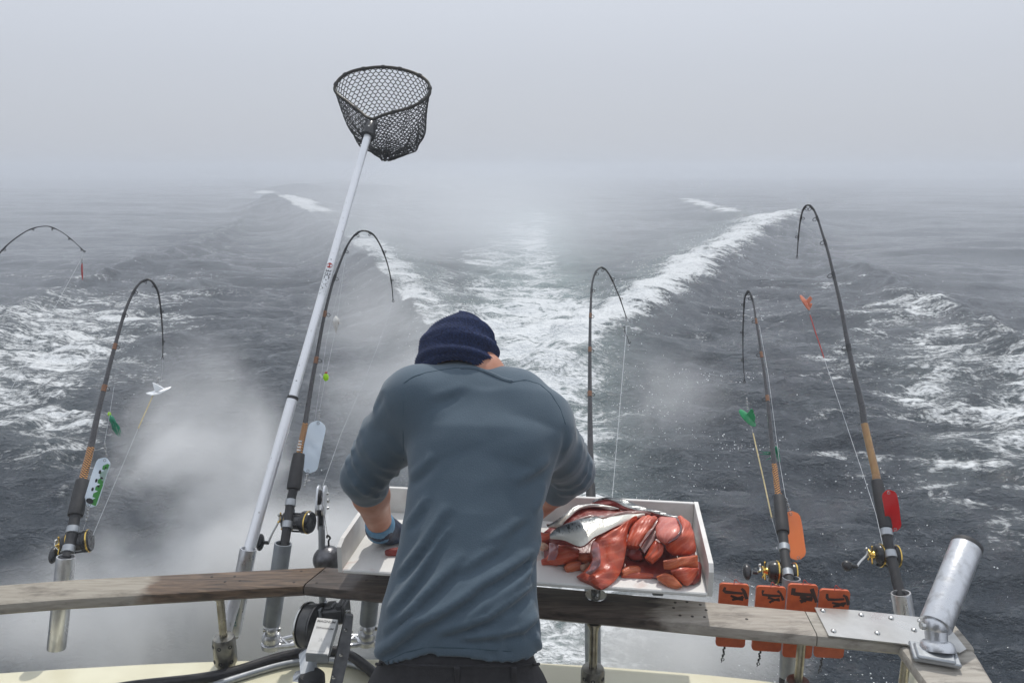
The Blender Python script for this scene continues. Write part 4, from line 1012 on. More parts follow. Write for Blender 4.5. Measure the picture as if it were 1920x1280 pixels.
# unseen dark wall, panel and lip added behind viewer to shade the man's back
mb = MB(); mb.box((-1.25, -.62, DECK + 1.3), (1.3, .06, 2.6)); bk = obj('shade_wall', mb, 'housing', boat, smooth=False, label='unseen dark wall added behind the viewer for shade')
mb = MB(); mb.box((.78, -.62, DECK + 1.3), (.9, .06, 2.6)); obj('shade_wall', mb, 'housing', boat, smooth=False)
mb = MB(); mb.box((-.14, -.66, DECK + 1.25), (.92, .03, 2.5)); obj('shade_panel', mb, 'gloss', boat, smooth=False)
mb = MB(); mb.box((-.45, -.45, DECK + 2.65), (3.3, .5, .05), None, .01); obj('shade_lip', mb, 'housing', boat, smooth=False)
def post(px, ytop, ybase, zt=RAILZ - .036, Y=None, r=.0115, label=None):
    """round rail post, flange under the rail, clamp fitting with set screws on the gunwale"""
    t = PY(px, ytop, Y); t = Vector((t.x, t.y, zt)); b = Vector((t.x, t.y, GUNZ))
    m_ = MB(); m_.tube([t, b + Vector((0, 0, .02))], r, 20, True); p_ = obj('rail_post', m_, 'brassy', boat)
    m_ = MB(); m_.lathe(t, (0, 0, -1), [(0, .021), (.006, .021), (.008, .015), (.02, .0145), (.022, r)], 20); obj('flange', m_, 'brassy', p_)
    m_ = MB(); h = .088; z0 = .022; m_.lathe(b, (0, 0, 1), [(-.004, .026), (z0 - .004, .026), (z0, .03), (z0 + .006, .0335), (z0 + h - .01, .0335), (z0 + h, .030), (z0 + h + .002, .013)], 28); c_ = obj('clamp', m_, 'clampsteel', p_)
    for a in (-140, -95, -40):
        for zz in (z0 + .018, z0 + h - .02):
            d = Vector((math.cos(math.radians(a)), math.sin(math.radians(a)), 0)); m_ = MB(); m_.lathe(b + d * .0325 + Vector((0, 0, zz)), d, [(0, .0062), (.0018, .0062), (.002, .0035), (.0005, .003)], 10); obj('set_screw', m_, 'black', c_)
    return p_
post(413, 1126, 1250, Y=2.02)
post(1114, 1170, 1270, Y=1.875)
post(1503, 1205, 1300, Y=1.82)
p_ = MB(); p_.tube([Vector((1.03, 1.76, RAILZ - .037)), Vector((1.03, 1.76, GUNZ - .02))], .0115, 18); obj('rail_post', p_, 'brassy', boat)
p_ = MB(); p_.tube([Vector((-1.75, 1.93, RAILZ - .037)), Vector((-1.75, 1.93, GUNZ - .01))], .0115, 18); obj('rail_post', p_, 'brassy', boat)
# coaming strip beside the hose
cp = [PZ(400, 1285, GUNZ + .012), PZ(470, 1262, GUNZ + .012), PZ(540, 1243, GUNZ + .012), PZ(610, 1236, GUNZ + .012), PZ(680, 1250, GUNZ + .012), PZ(720, 1280, GUNZ + .012)]
m_ = MB(); m_.tube(spline(cp, 6), .011, 10); obj('coaming_strip', m_, 'alu_dull', boat)
# black hose lying on the gunwale
hp = [PZ(-420, 1318, GUNZ + .02), PZ(-120, 1312, GUNZ + .02), PZ(150, 1298, GUNZ + .02), PZ(260, 1284, GUNZ + .02), PZ(370, 1272, GUNZ + .02), PZ(440, 1258, GUNZ + .022), PZ(510, 1236, GUNZ + .025), PZ(560, 1224, GUNZ + .028), PZ(610, 1219, GUNZ + .03), PZ(650, 1226, GUNZ + .026), PZ(690, 1252, GUNZ + .022), PZ(730, 1290, GUNZ + .022)]
m_ = MB(); m_.tube(spline(hp, 8), .0155, 16); tag(obj('hose', m_, 'hose'), 'thick black hose curving over the cream gunwale', 'hose')
# ------------------------------------------------------------------ tubes that hold rods
def tube_holder(label, top, bot, r, mat, name='rod_holder', base=None, w_top=None, w_bot=None, group='rod holders fixed along the stern rail', rim=True, cap=None):
    A = PY(*top); B = PY(*bot); d = (A - B).normalized()
    rt = root(name, label, 'rod holder', B, group)
    m_ = MB(); L = (A - B).length
    m_.lathe(B, d, [(0, r * .5), (0, r * .97), (.004, r), (L - .004, r), (L, r * .98), (L, r * .84), (L - .09, r * .82), (L - .092, .002)], 28); t = obj('tube', m_, mat, rt)
    if cap:
        m_ = MB(); m_.lathe(A - d * .006, d, [(.001, r * 1.015), (.012, r * 1.02), (.014, r * .98), (.014, r * .8), (-.002, r * .79)], 28); obj('rim', m_, cap, rt)
    return rt, A, B, d
def elbow(rt, B, d, foot, r=.024, mat='alu'):
    """ball jointed foot: knuckle, clevis and round base"""
    m_ = MB(); m_.sphere(B, r, 18, 12); m_.tube([B, lerp(B, foot, .55), foot], [r * .92, r * .85, r * .9], 18); obj('knuckle', m_, mat, rt)
    m_ = MB(); ax = (foot - B).normalized(); m_.lathe(foot, ax, [(-.018, r * 1.0), (-.012, r * 1.25), (0, r * 1.4), (.006, r * 1.4)], 24); obj('base', m_, mat, rt)
    m_ = MB(); m_.lathe(B - CAMRIGHT * r * 1.25, (1, 0, 0), [(0, r * .3), (.001, r * .34), (r * 2.5, r * .34), (r * 2.5 + .001, r * .3)], 12); obj('pivot_bolt', m_, 'steel', rt)
hA = tube_holder('grey tube holding the rod with the green spotted flasher', (124, 1043, 2.17), (106, 1215, 2.12), .0275, 'alu')
hN = tube_holder('bright tube with a faded teal sticker holding the landing net pole', (466, 1028, 2.20), (435, 1188, 2.14), .0262, 'alu')
elbow(hN[0], hN[2] + Vector((-.004, .0, -.01)), hN[3], hN[2] + Vector((-.006, -.03, -.055)), .017)
# faded sticker with a round teal emblem
ez = -CAMFWD; ey = hN[3]; ex = ey.cross(ez).normalized(); ez = ex.cross(ey)
def on_tube(u, v, r=.0262, base=lerp(hN[2], hN[1], .22)): 
    a = u / r; return base + ex * math.sin(a) * r + ez * (math.cos(a)) * (r + .0004) + ey * v
def patch(u0, u1, v0, v1, n=8, off=0.0):
    m_ = MB(); vs_ = [on_tube(lerp(u0, u1, i / n), v, .0262 + off) for v in (v0, v1) for i in range(n + 1)]
    m_.add(vs_, [(i, i + 1, n + 2 + i, n + 1 + i) for i in range(n)]); return m_
stk = obj('sticker', patch(-.017, .017, -.032, .034), 'stickerpaper', hN[0])
m_ = MB()
for k in range(24):
    a, b = 2 * math.pi * k / 24, 2 * math.pi * (k + 1) / 24
    m_.add([on_tube(q * math.cos(t) * .8, .012 + q * math.sin(t), .0268) for q, t in ((.012, a), (.0165, a), (.0165, b), (.012, b))], [(0, 1, 2, 3)])
for cx, cy_, rx, ry in ((-.003, .016, .005, .004), (.004, .010, .0045, .005), (-.002, .006, .006, .0025), (.001, .02, .004, .002)):
    m_.add([on_tube(cx + rx * math.cos(t), cy_ + ry * math.sin(t), .0268) for t in np.linspace(0, 2 * math.pi, 10)[:-1]], [tuple(range(9))])
for row, (n, w) in enumerate(((5, .0035), (6, .003))):
    for k in range(n):
        u = (k - (n - 1) / 2) * .0048; v = -.015 - row * .009
        m_.add([on_tube(u + a_, v + b_, .0268) for a_, b_ in ((0, 0), (w, 0), (w * .9, .006), (w * .1, .006))], [(0, 1, 2, 3)])
obj('emblem', m_, 'teal', stk)
hC = tube_holder('dark shaded tube behind the middle rail post under the cutting board', (1110, 1000, 2.46), (1112, 1262, 2.36), .028, 'greytube')
hD = tube_holder('grey tube behind the orange tags holding a rod with black reel', (1484, 1083, 2.02), (1478, 1268, 1.97), .0262, 'greytube')
m_ = MB(); m_.lathe(hD[2], -hD[3], [(0, .022), (.01, .026), (.05, .026), (.054, .008)], 20); obj('end_plug', m_, 'black', hD[0])
hE = tube_holder('bright ribbed tube right of the steel plate holding a rod', (1689, 1111, 1.97), (1716, 1275, 1.92), .0268, 'alu')
for k in range(5):
    a = math.radians(-150 + k * 30); u = (CAMRIGHT * math.cos(a) + (-CAMFWD) * abs(math.sin(a))); m_ = MB(); m_.tube([hE[1] + u * .0258 - hE[3] * .006, hE[2] + u * .0258], .0016, 6); obj('rib', m_, 'alu', hE[0])
hF = tube_holder('large empty silver tube on a knuckle joint at the right corner', (1812, 1024, 1.86), (1754, 1172, 1.70), .038, 'alu', cap='black')
foot = PZ(1757, 1214, RAILZ + .02); elbow(hF[0], hF[2], hF[3], foot, .030)
Rz = Matrix.Rotation(math.radians(-18), 3, 'Z'); m_ = MB(); m_.box(PZ(1752, 1226, RAILZ + .010), (.105, .075, .012), Rz, .003); m_.box(PZ(1752, 1224, RAILZ + .019), (.085, .062, .010), Rz, .004); obj('foot_plate', m_, 'alu_dull', hF[0])
hG = tube_holder('grey tube at the far left end of the rail', (-148, 1045, 2.12), (-160, 1215, 2.08), .0275, 'alu')
# ------------------------------------------------------------------ downrigger with two tube holders on its arms
dr = root('downrigger', 'black and silver downrigger winch with white label on the stern', 'downrigger', PZ(600, 1262, GUNZ))
AXD = (CAMRIGHT * .93 - CAMFWD * .30 + CAMUP * .0).normalized()                    # spool axle
sc_ = PD(583, 1172, 2.219)
def spool_side(c, r, th, mat, name, par):
    m_ = MB(); m_.lathe(c, AXD, [(0, r * .3), (0, r), (th, r), (th, r * .9), (th * .6, r * .88), (th * .6, r * .3)], 40); return obj(name, m_, mat, par)
sp = spool_side(sc_ - AXD * .018, .066, .005, 'steel', 'spool', dr)
spool_side(sc_ - AXD * .010, .062, .03, 'housing', 'spool_core', sp); spool_side(sc_ + AXD * .024, .066, .005, 'housing', 'spool_flange', sp)
m_ = MB(); kc = sc_ - AXD * .036
for k in range(18):
    a = 2 * math.pi * k / 18
m_.lathe(kc, AXD, [(0, .010), (0, .026), (.003, .030), (.014, .030), (.017, .026), (.018, .012)], 18); kn = obj('clutch_knob', m_, 'black', dr)
for k in range(9):
    a = 2 * math.pi * k / 9; u = AXD.cross(Vector((0, 0, 1))).normalized(); w_ = AXD.cross(u); m_ = MB(); cc = kc + (u * math.cos(a) + w_ * math.sin(a)) * .029; m_.tube([cc + AXD * .002, cc + AXD * .015], .006, 8); obj('lug', m_, 'black', kn)
m_ = MB(); m_.tube([kc, sc_], .008, 12); obj('axle', m_, 'steel', dr)
# housing block, raised frame with bolts, label face and motor
hb = PD(628, 1150, 2.242); HRm = frame(CAMRIGHT, CAMFWD, CAMUP) @ Matrix.Rotation(math.radians(-6), 3, 'Y')
ex, ey, ez = [HRm @ Vector(q) for q in ((1, 0, 0), (0, 1, 0), (0, 0, 1))]
m_ = MB(); m_.box(hb, (.066, .07, .045), HRm, .006); m_.box(hb + ez * .020 - ex * .012, (.026, .06, .02), HRm, .003); m_.box(hb + ez * .024 + ex * .021, (.018, .065, .018), HRm, .003); hs = obj('housing', m_, 'housing', dr, angle=30)
for s_ in (-1, 1):
    m_ = MB(); m_.box(hb + ex * s_ * .034 - ez * .012, (.008, .085, .085), HRm, .003); obj('cheek_plate', m_, 'alu_dull' if s_ < 0 else 'housing', hs, angle=30)
for k, (a, b) in enumerate(((.046, .012), (.046, -.026), (.044, -.05))):
    m_ = MB(); m_.lathe(hb + ex * (.036) + ez * b - ey * .025, ex, [(0, .006), (.006, .006), (.0075, .0035), (.016, .0035), (.017, .002)], 10); obj('bolt', m_, 'steel', hs)
L0, L1, L2, L3 = PD(595, 1164, 2.179), PD(634, 1168, 2.179), PD(615, 1235, 2.070), PD(573, 1232, 2.070)
ln = (L1 - L0).cross(L3 - L0).normalized(); ln = ln if ln.dot(CAMFWD) < 0 else -ln
m_ = MB(); m_.prism([L0, L1, L2, L3], ln, .03); bx = obj('motor_cover', m_, 'alu_dull', dr, smooth=False); 
m_ = MB(); m_.prism([q + ln * .0165 + (((L0 + L1 + L2 + L3) / 4) - q) * .03 for q in (L0, L1, L2, L3)], ln, .0015); lab = obj('label_plate', m_, 'labelplate', bx, smooth=False)
lx = (L1 - L0).normalized(); ly = ((L0 + L1) / 2 - (L2 + L3) / 2).normalized(); ly2 = (ly - lx * ly.dot(lx)).normalized(); Lw = (L1 - L0).length; Lh = ((L0 + L1) / 2 - (L2 + L3) / 2).length
def lpos(u, v): return lerp(lerp(L3, L2, u), lerp(L0, L1, u), v) + ln * .0176
obj('lettering', text_mb('MAGNUM', lpos(.5, .89), lx, ly, .0115, .0003, 0, Lw * .86), 'print', lab, smooth=False)
obj('lettering', text_mb('TITANIUM', lpos(.5, .70), lx, ly, .0090, .0003, .25, Lw * .84), 'print', lab, smooth=False)
m_ = MB()
for k in range(6):
    for j in range(3):
        if (k * 3 + j * 5) % 7 < 5: m_.add([lpos(.40 + k * .045 + a, .34 + j * .03 + b) for a, b in ((0, 0), (.036, 0), (.036, .022), (0, .022))], [(0, 1, 2, 3)])
for k in range(9): m_.add([lpos(.15 + k * .08 + a, .07 + b) for a, b in ((0, 0), (.05, 0), (.05, .014), (0, .014))], [(0, 1, 2, 3)])
for k in range(4): m_.add([lpos(.70 + k * .04 + a, .64 + b) for a, b in ((0, 0), (.028, 0), (.028, .012), (0, .012))], [(0, 1, 2, 3)])
obj('print', m_, 'greyprint', lab, smooth=False)
m_ = MB(); mcn = PD(608, 1268, 2.104); m_.lathe(mcn - CAMRIGHT * .035 - Vector((0, 0, .02)), (0, 0, 1), [(-.10, .03), (-.06, .034), (0, .036), (.02, .036), (.028, .030), (.03, .01)], 28); obj('motor', m_, 'black', dr)
m_ = MB(); m_.prism([PD(648, 1150, 2.185), PD(662, 1152, 2.185), PD(656, 1215, 2.116), PD(640, 1285, 2.047), PD(618, 1285, 2.047), PD(632, 1215, 2.116)], CAMRIGHT * .3 - CAMFWD, .02); fr = obj('side_frame', m_, 'housing', dr, smooth=False)
for px, py, w in ((648, 1180, 2.148), (640, 1226, 2.087), (626, 1268, 2.041)):
    m_ = MB(); m_.lathe(PD(px, py, w), -CAMFWD, [(0, .005), (.004, .005), (.005, .002)], 10); obj('bolt', m_, 'steel', fr)
m_ = MB(); m_.prism([PD(563, 1222, 2.162), PD(586, 1205, 2.185), PD(592, 1255, 2.127), PD(580, 1276, 2.104), PD(552, 1272, 2.104), PD(552, 1262, 2.116), PD(566, 1258, 2.116)], -CAMFWD, .03); obj('mount_bracket', m_, 'alu_dull', dr, smooth=False)
# boom: tube, collar, channel and the sheave head
bt = PD(603, 1150, 2.13)
m_ = MB(); b0, b1 = PY(605, 1150, 2.165), PY(603, 985, 2.22); m_.tube([b0, b1], .0105, 20); boom = obj('boom', m_, 'alu_dull', dr)
bd_ = (b1 - b0).normalized(); cl = PY(603.3, 1039, 2.204); m_ = MB(); m_.lathe(cl, bd_, [(-.006, .0105), (-.006, .0145), (.006, .0145), (.006, .0105)], 20); obj('collar', m_, 'alu', boom)
c0, c1 = PY(602.5, 992, 2.218), PY(602.5, 956, 2.232); up = (c1 - c0).normalized()
for s_ in (-1, 1):
    m_ = MB(); m_.box((c0 + c1) / 2 + CAMRIGHT * s_ * .009, (.004, .018, (c1 - c0).length), frame(CAMRIGHT, up.cross(CAMRIGHT) * -1, up), .001); obj('channel_side', m_, 'alu', boom)
m_ = MB(); m_.box((c0 + c1) / 2 - CAMFWD * -.010, (.014, .004, (c1 - c0).length * .95), frame(CAMRIGHT, up.cross(CAMRIGHT) * -1, up), 0); obj('channel_back', m_, 'black', boom)
for s_, t_ in ((-1, .006), (1, .006)):
    pts = []
    for k in range(13):
        a = math.pi * k / 12; pts.append((math.cos(a), math.sin(a)))
    e1 = (CAMUP * .95 + CAMFWD * .3).normalized(); e2 = (CAMFWD * .95 - CAMUP * .3).normalized(); cc = PY(602.5, 938, 2.24) + CAMRIGHT * s_ * .0098
    out = [cc + e1 * (.026 + .022 * b) + e2 * (.022 * a) for a, b in pts] + [cc + e1 * (-.026 - .022 * math.sin(math.pi * k / 12)) + e2 * (-.022 * math.cos(math.pi * k / 12)) for k in range(13)]
    m_ = MB(); m_.prism(out, CAMRIGHT, t_); obj('cheek', m_, 'alu', boom)
m_ = MB(); m_.lathe(PY(602.5, 932, 2.24) - CAMRIGHT * .006, CAMRIGHT, [(0, .024), (.004, .022), (.006, .019), (.008, .022), (.012, .024)], 24); obj('sheave', m_, 'black', boom)
for px, py, r in ((613, 925, .005), (614, 938, .0075), (613, 952, .004)):
    m_ = MB(); m_.lathe(PY(px, py, 2.235), CAMRIGHT, [(0, r), (.005, r), (.007, r * .6)], 12); obj('bolt', m_, 'steel', boom)
# arms: cast trusses reaching to the tube holders on either side
def arm(s_, foot, inner):
    a, b = foot, inner; d = (b - a).normalized(); n_ = Vector((0, 0, 1)); side = n_.cross(d).normalized(); ob = []
    for u0, u1 in ((.030, .03), (-.030, -.012)):
        m_ = MB(); m_.tube([a + side * u0 * .55, lerp(a, b, .5) + side * (u0 + u1) / 2, b + side * u1 * 1.3], .0072, 8); ob.append(m_)
    m_ = ob[0]; m_.add(ob[1].v, ob[1].f); m_.tube([lerp(a, b, .2) + side * .02, lerp(a, b, .5) - side * .02], .006, 8); m_.tube([lerp(a, b, .5) - side * .02, lerp(a, b, .8) + side * .03], .006, 8)
    m_.lathe(a, n_, [(-.009, .03), (-.007, .033), (.008, .033), (.010, .028)], 28); m_.tube([a + side * .0, b], .005, 6)
    return obj('arm', m_, 'alu', dr)
fl_, fr_ = PY(510, 1207, 2.165), PY(690, 1200, 2.145)
arm(-1, fl_, PY(582, 1198, 2.15)); arm(1, fr_, PY(636, 1198, 2.14))
hB = tube_holder('grey painted tube on the left arm of the downrigger', (531, 1018, 2.21), (509, 1170, 2.17), .0272, 'greytube')
elbow(hB[0], hB[2] + Vector((.004, -.01, -.012)), hB[3], fl_ + Vector((0, 0, .024)), .0215)
hB2 = tube_holder('grey painted tube on the downrigger arm half hidden by the fisherman', (697, 1096, 2.16), (690, 1168, 2.15), .0272, 'greytube')
elbow(hB2[0], hB2[2] + Vector((.004, -.01, -.012)), hB2[3], fr_ + Vector((0, 0, .024)), .0215)
# sinker ball hanging behind the boom
wr_ = root('sinker', 'round lead downrigger weight hanging behind the teak rail', 'sinker', PD(614, 1050, 2.42))
m_ = MB(); m_.sphere(PD(614, 1048, 2.42), .046, 28, 18, (1, 1, .94)); ballo = obj('weight', m_, 'lead', wr_)
m_ = MB(); m_.tube(spline([PD(617, 1026, 2.42), PD(616, 1014, 2.42), PD(619, 1008, 2.42), PD(614, 1003, 2.42), PD(613, 1008, 2.42)], 5), .003, 8); obj('hook', m_, 'black', wr_)
m_ = MB(); m_.tube([PD(614, 1003, 2.42), PD(603, 930, 2.36)], .0008, 5); obj('cable', m_, 'wire', wr_)
# ------------------------------------------------------------------ white cutting board tray
TZ = RAILZ + .080
FLt, FRt = PZ(641, 1067, TZ), PZ(1327, 1112, TZ)
tx = (FRt - FLt).normalized(); ty = Vector((-tx.y, tx.x, 0)); TW = (FRt - FLt).length; TD = .375
def T(u, v, z): return FLt + tx * u * TW + ty * v + Vector((0, 0, z))
tray = root('cutting_board', 'white plastic fish cutting board with raised walls on the rail', 'cutting board', T(.5, .19, -.012))
RT = frame(tx, ty, Vector((0, 0, 1)))
m_ = MB(); m_.box(T(.5, TD / 2, -.006), (TW, TD, .012), RT, .003); obj('floor_panel', m_, 'board_floor', tray, angle=30)
m_ = MB(); m_.box(T(.5, TD + .0066, .036), (TW, .0125, .098), RT, .002); obj('back_wall', m_, 'board', tray, angle=30)
for u, nm in ((0, 'left'), (1, 'right')):
    s_ = -1 if u == 0 else 1; o0 = s_ * .0066
    out = [T(u, .004, -.011) + tx * o0, T(u, TD + .012, -.011) + tx * o0, T(u, TD + .012, .086) + tx * o0, T(u, .035 if u == 0 else .02, .078) + tx * o0, T(u, .004, .066 if u == 0 else .060) + tx * o0]
    m_ = MB(); m_.prism(out, tx, .0125); obj('side_wall', m_, 'board', tray, smooth=False)
m_ = MB(); m_.box(T(.352, TD * .999 + .004, .045), (.004, .004, .1), RT); 
c = PZ(1117, 1118, RAILZ); m_ = MB(); m_.lathe(c, (0, 0, 1), [(-.001, .028), (.004, .031), (.007, .030), (.008, .014), (.066, .013)], 28); obj('mount_disc', m_, 'steel', tray)
for s_ in (.12, .40, .88):
    m_ = MB(); m_.box(T(s_, .20, -.032), (.03, .26, .038), RT, .004); m_.box(T(s_, .12, -.058), (.03, .03, .044), RT, .002); obj('support_bracket', m_, 'alu_dull', tray, angle=30)
# ------------------------------------------------------------------ fishing rods
def along(pts):
    L = [0]
    for i in range(1, len(pts)): L.append(L[-1] + (pts[i] - pts[i - 1]).length)
    return L
def sub(pts, L, a, b):
    def at(s):
        for i in range(1, len(pts)):
            if L[i] >= s: return lerp(pts[i - 1], pts[i], (s - L[i - 1]) / max(1e-9, L[i] - L[i - 1])), i
        return pts[-1], len(pts) - 1
    p, i = at(a); q, j = at(b); return [p] + [pts[k] for k in range(i, j) if (pts[k] - p).length > 1e-5 and (pts[k] - q).length > 1e-5] + [q]
GRP_ROD = 'fishing rods standing along the stern rail'
def rod(label, px, wb, wp, wt, sections, rings, guides, reel=None, wrapmat_='wrap', grip=(.0195, .0205), butt=.0150, blank=(.0085, .0016), bands=(), gside=1, guide_r=(.0075, .0035)):
    """px: pixel course butt to tip; wb/wp/wt: distance at butt, at the top of the bend and at the tip"""
    k = min(range(len(px)), key=lambda i: px[i][1]); Lp = [0]
    for i in range(1, len(px)): Lp.append(Lp[-1] + math.hypot(px[i][0] - px[i - 1][0], px[i][1] - px[i - 1][1]))
    W = [lerp(wb, wp, Lp[i] / Lp[k]) if i <= k else lerp(wp, wt, (Lp[i] - Lp[k]) / (Lp[-1] - Lp[k])) for i in range(len(px))]
    P = spline([PD(x, y, w) for (x, y), w in zip(px, W)], 8); L = along(P)
    def near(q): return L[min(range(len(P)), key=lambda i: (PX(P[i])[0] - q[0]) ** 2 + (PX(P[i])[1] - q[1]) ** 2)]
    r = root('fishing_rod', label, 'fishing rod', P[0], GRP_ROD)
    g0, g1, w0, w1 = [near(q) for q in sections]          # grip bottom, grip top, wrap bottom, wrap top
    m_ = MB(); m_.tube(sub(P, L, 0, g0), [butt] * len(sub(P, L, 0, g0)), 18); obj('butt', m_, 'black', r)
    seg = sub(P, L, g0, g1); n = len(seg); rr = [lerp(*grip, i / (n - 1)) for i in range(n)]
    m_ = MB(); seg2 = [lerp(seg[0], seg[-1], t) for t in (0, .015, .04, .25, .5, .75, .95, .985, 1)]; m_.tube(seg2, [butt, grip[0] * .97, grip[0], grip[0] * 1.01, grip[0] * .98, grip[0] * .95, grip[1], grip[1] * .97, blank[0] * 1.2], 22); obj('foregrip', m_, 'black', r)
    seg = sub(P, L, g1, w1); m_ = MB(); m_.tube(seg, [blank[0] * lerp(1.12, 1.02, i / (len(seg) - 1)) for i in range(len(seg))], 14); obj('thread_wrap', m_, wrapmat_, r)
    seg = sub(P, L, w1, L[-1]); Ls = along(seg); m_ = MB(); m_.tube(seg, [lerp(blank[0], blank[1], (s / Ls[-1]) ** .75) for s in Ls], 12); obj('blank', m_, 'blank', r)
    for q in rings:
        s = near(q); seg = sub(P, L, s - .012, s + .012); m_ = MB(); m_.lathe(seg[0], seg[-1] - seg[0], [(0, butt), (.001, butt * 1.17), (.022, butt * 1.17), (.023, butt)], 20); obj('hood', m_, 'alu_dull', r)
    ng = len(guides)
    for i, q in enumerate(guides):
        s = near(q); s = min(max(s, .02), L[-1] - .004); a, b = sub(P, L, s - .012, min(L[-1], s + .012))[0], sub(P, L, s - .012, min(L[-1], s + .012))[-1]; t = (b - a).normalized(); c = (a + b) / 2
        w = depth_of(c); gp = PD(q[0], q[1], w); out = gp - c; out = out - t * out.dot(t)
        if out.length < .003: out = (CAMRIGHT * gside - t * t.dot(CAMRIGHT)) * .004
        od = out.normalized(); gr = lerp(*guide_r, i / max(1, ng - 1)); dist = max(out.length, gr * 1.5)
        ax = (t + CAMFWD * .9).normalized(); m_ = MB(); m_.ring(c + od * dist, ax, gr, .0013, 16, 6); m_.tube([c - t * .012, c + od * (dist - gr)], .0011, 6); m_.tube([c + t * .012, c + od * (dist - gr)], .0011, 6)
        rad = lerp(blank[0], blank[1], max(0, (s - w1) / (L[-1] - w1)) ** .75)
        gd = obj('guide', m_, 'gloss', r); m_ = MB(); m_.tube([c - t * .013, c + t * .013], rad * 1.08 + .0004, 12); obj('guide_wrap', m_, 'band' if i < len(bands) and bands[i] else 'gloss', gd)
    m_ = MB(); m_.ring(P[-1] + (P[-1] - P[-3]).normalized() * .004, CAMFWD, .004, .0012, 12, 6); m_.tube([P[-2], P[-1]], blank[1] * 1.4, 8); obj('tip_guide', m_, 'gloss', r)
    if reel: reel_on(r, P, L, near, **reel)
    return r, P, L
def reel_on(r, P, L, near, at, half, knob, rad, handle=True, disc=True, gold='gold', tilt=0.0, kr=.026, kshape=(.5, .6, 1.08)):
    """conventional reel: side plates, spool, reel foot, star drag, handle with paddle"""
    s = near(at); a = sub(P, L, s - .02, s + .02); t = (a[-1] - a[0]).normalized(); c0 = lerp(a[0], a[-1], .5)
    ex = (CAMRIGHT - t * t.dot(CAMRIGHT)).normalized(); ex = (ex - CAMFWD * tilt).normalized(); ey = t.cross(ex) * -1
    if ey.dot(CAMFWD) < 0: ey = -ey
    c = c0 + ey * (rad * .55 + .012); hl, hr = half
    m_ = MB(); m_.lathe(c - ex * hl, ex, [(0, rad * .5), (.002, rad * .82), (hl * .30, rad * .98), (hl * .45, rad * 1.0), (hl * .55, rad * .97), (hl * .55, rad * .3)], 30); re = obj('reel', m_, 'gloss', r)
    m_ = MB(); m_.lathe(c - ex * (hl * .5), ex, [(0, rad * .98), (.001, rad * 1.04), (.005, rad * 1.04), (.006, rad * .98)], 34); obj('rim', m_, gold, re)
    m_ = MB(); m_.lathe(c - ex * (hl * .45), ex, [(0, rad * .66), (.003, rad * .72), (hl * .45 + hr * .5 - .003, rad * .72), (hl * .45 + hr * .5, rad * .66)], 28); obj('spool', m_, 'housing', re)
    m_ = MB(); m_.lathe(c + ex * (hr * .55), ex, [(0, rad * .3), (0, rad * .97), (.003, rad), (hr * .35, rad), (hr * .45, rad * .9), (hr * .45, rad * .35), (hr * .43, rad * .2)], 34); obj('side_plate', m_, 'gloss', re)
    m_ = MB(); m_.lathe(c + ex * (hr * .80), ex, [(0, rad * .98), (.001, rad * 1.035), (.0045, rad * 1.035), (.0055, rad * .98)], 36); obj('rim', m_, gold, re)
    for k in range(5):
        q = math.radians(20 + 72 * k); d_ = t * math.cos(q) + ey * math.sin(q); m_ = MB(); m_.tube([c - ex * hl * .45 + d_ * rad * .86, c + ex * hr * .6 + d_ * rad * .86], .0032, 8); obj('pillar', m_, 'gloss', re)
    m_ = MB(); m_.box(c0 + ey * .012, (.024, .012, .075), frame(ex, ey, t), .003); m_.box(c0 + ey * (.016), (.042, .016, .022), frame(ex, ey, t), .003); obj('reel_foot', m_, 'alu_dull', re, angle=30)
    m_ = MB(); m_.box(c - ex * hl * .35 + t * rad * .95, (hl * .35, .014, .012), frame(ex, ey, t), .003); obj('lever', m_, 'gloss', re, angle=30)
    if handle:
        hc = c - ex * (hl + .004); m_ = MB(); m_.lathe(hc + ex * .006, -ex, [(0, rad * .33), (.006, rad * .33), (.010, rad * .26), (.014, rad * .26), (.016, rad * .12)], 20)
        for k in range(5):
            q = 2 * math.pi * k / 5 + .5; d_ = t * math.cos(q) + ey * math.sin(q); m_.tube([hc - ex * .002, hc - ex * .004 + d_ * rad * .72], [.004, .0022], 8); m_.sphere(hc - ex * .004 + d_ * rad * .74, .0034, 8, 6)
        obj('star_drag', m_, 'gold', re)
        kp = PD(knob[0], knob[1], depth_of(hc) - .012); a0 = hc - ex * .016; ka = kp + ex * .030
        up = (t * .8 - ey * .2).normalized(); m_ = MB(); m_.tube(spline([a0 + up * rad * .45, a0, lerp(a0, ka, .6) + ex * -.002, ka], 5), [.0034] * 15 + [.003], 8); m_.sphere(a0 + up * rad * .47, .0055, 10, 7); hd = obj('handle', m_, 'steel', re)
        m_ = MB(); m_.tube([ka, ka - ex * .014], .006, 12); m_.sphere(kp, kr, 18, 12, kshape, frame(ex, ey, t)); obj('knob', m_, 'gloss', hd)
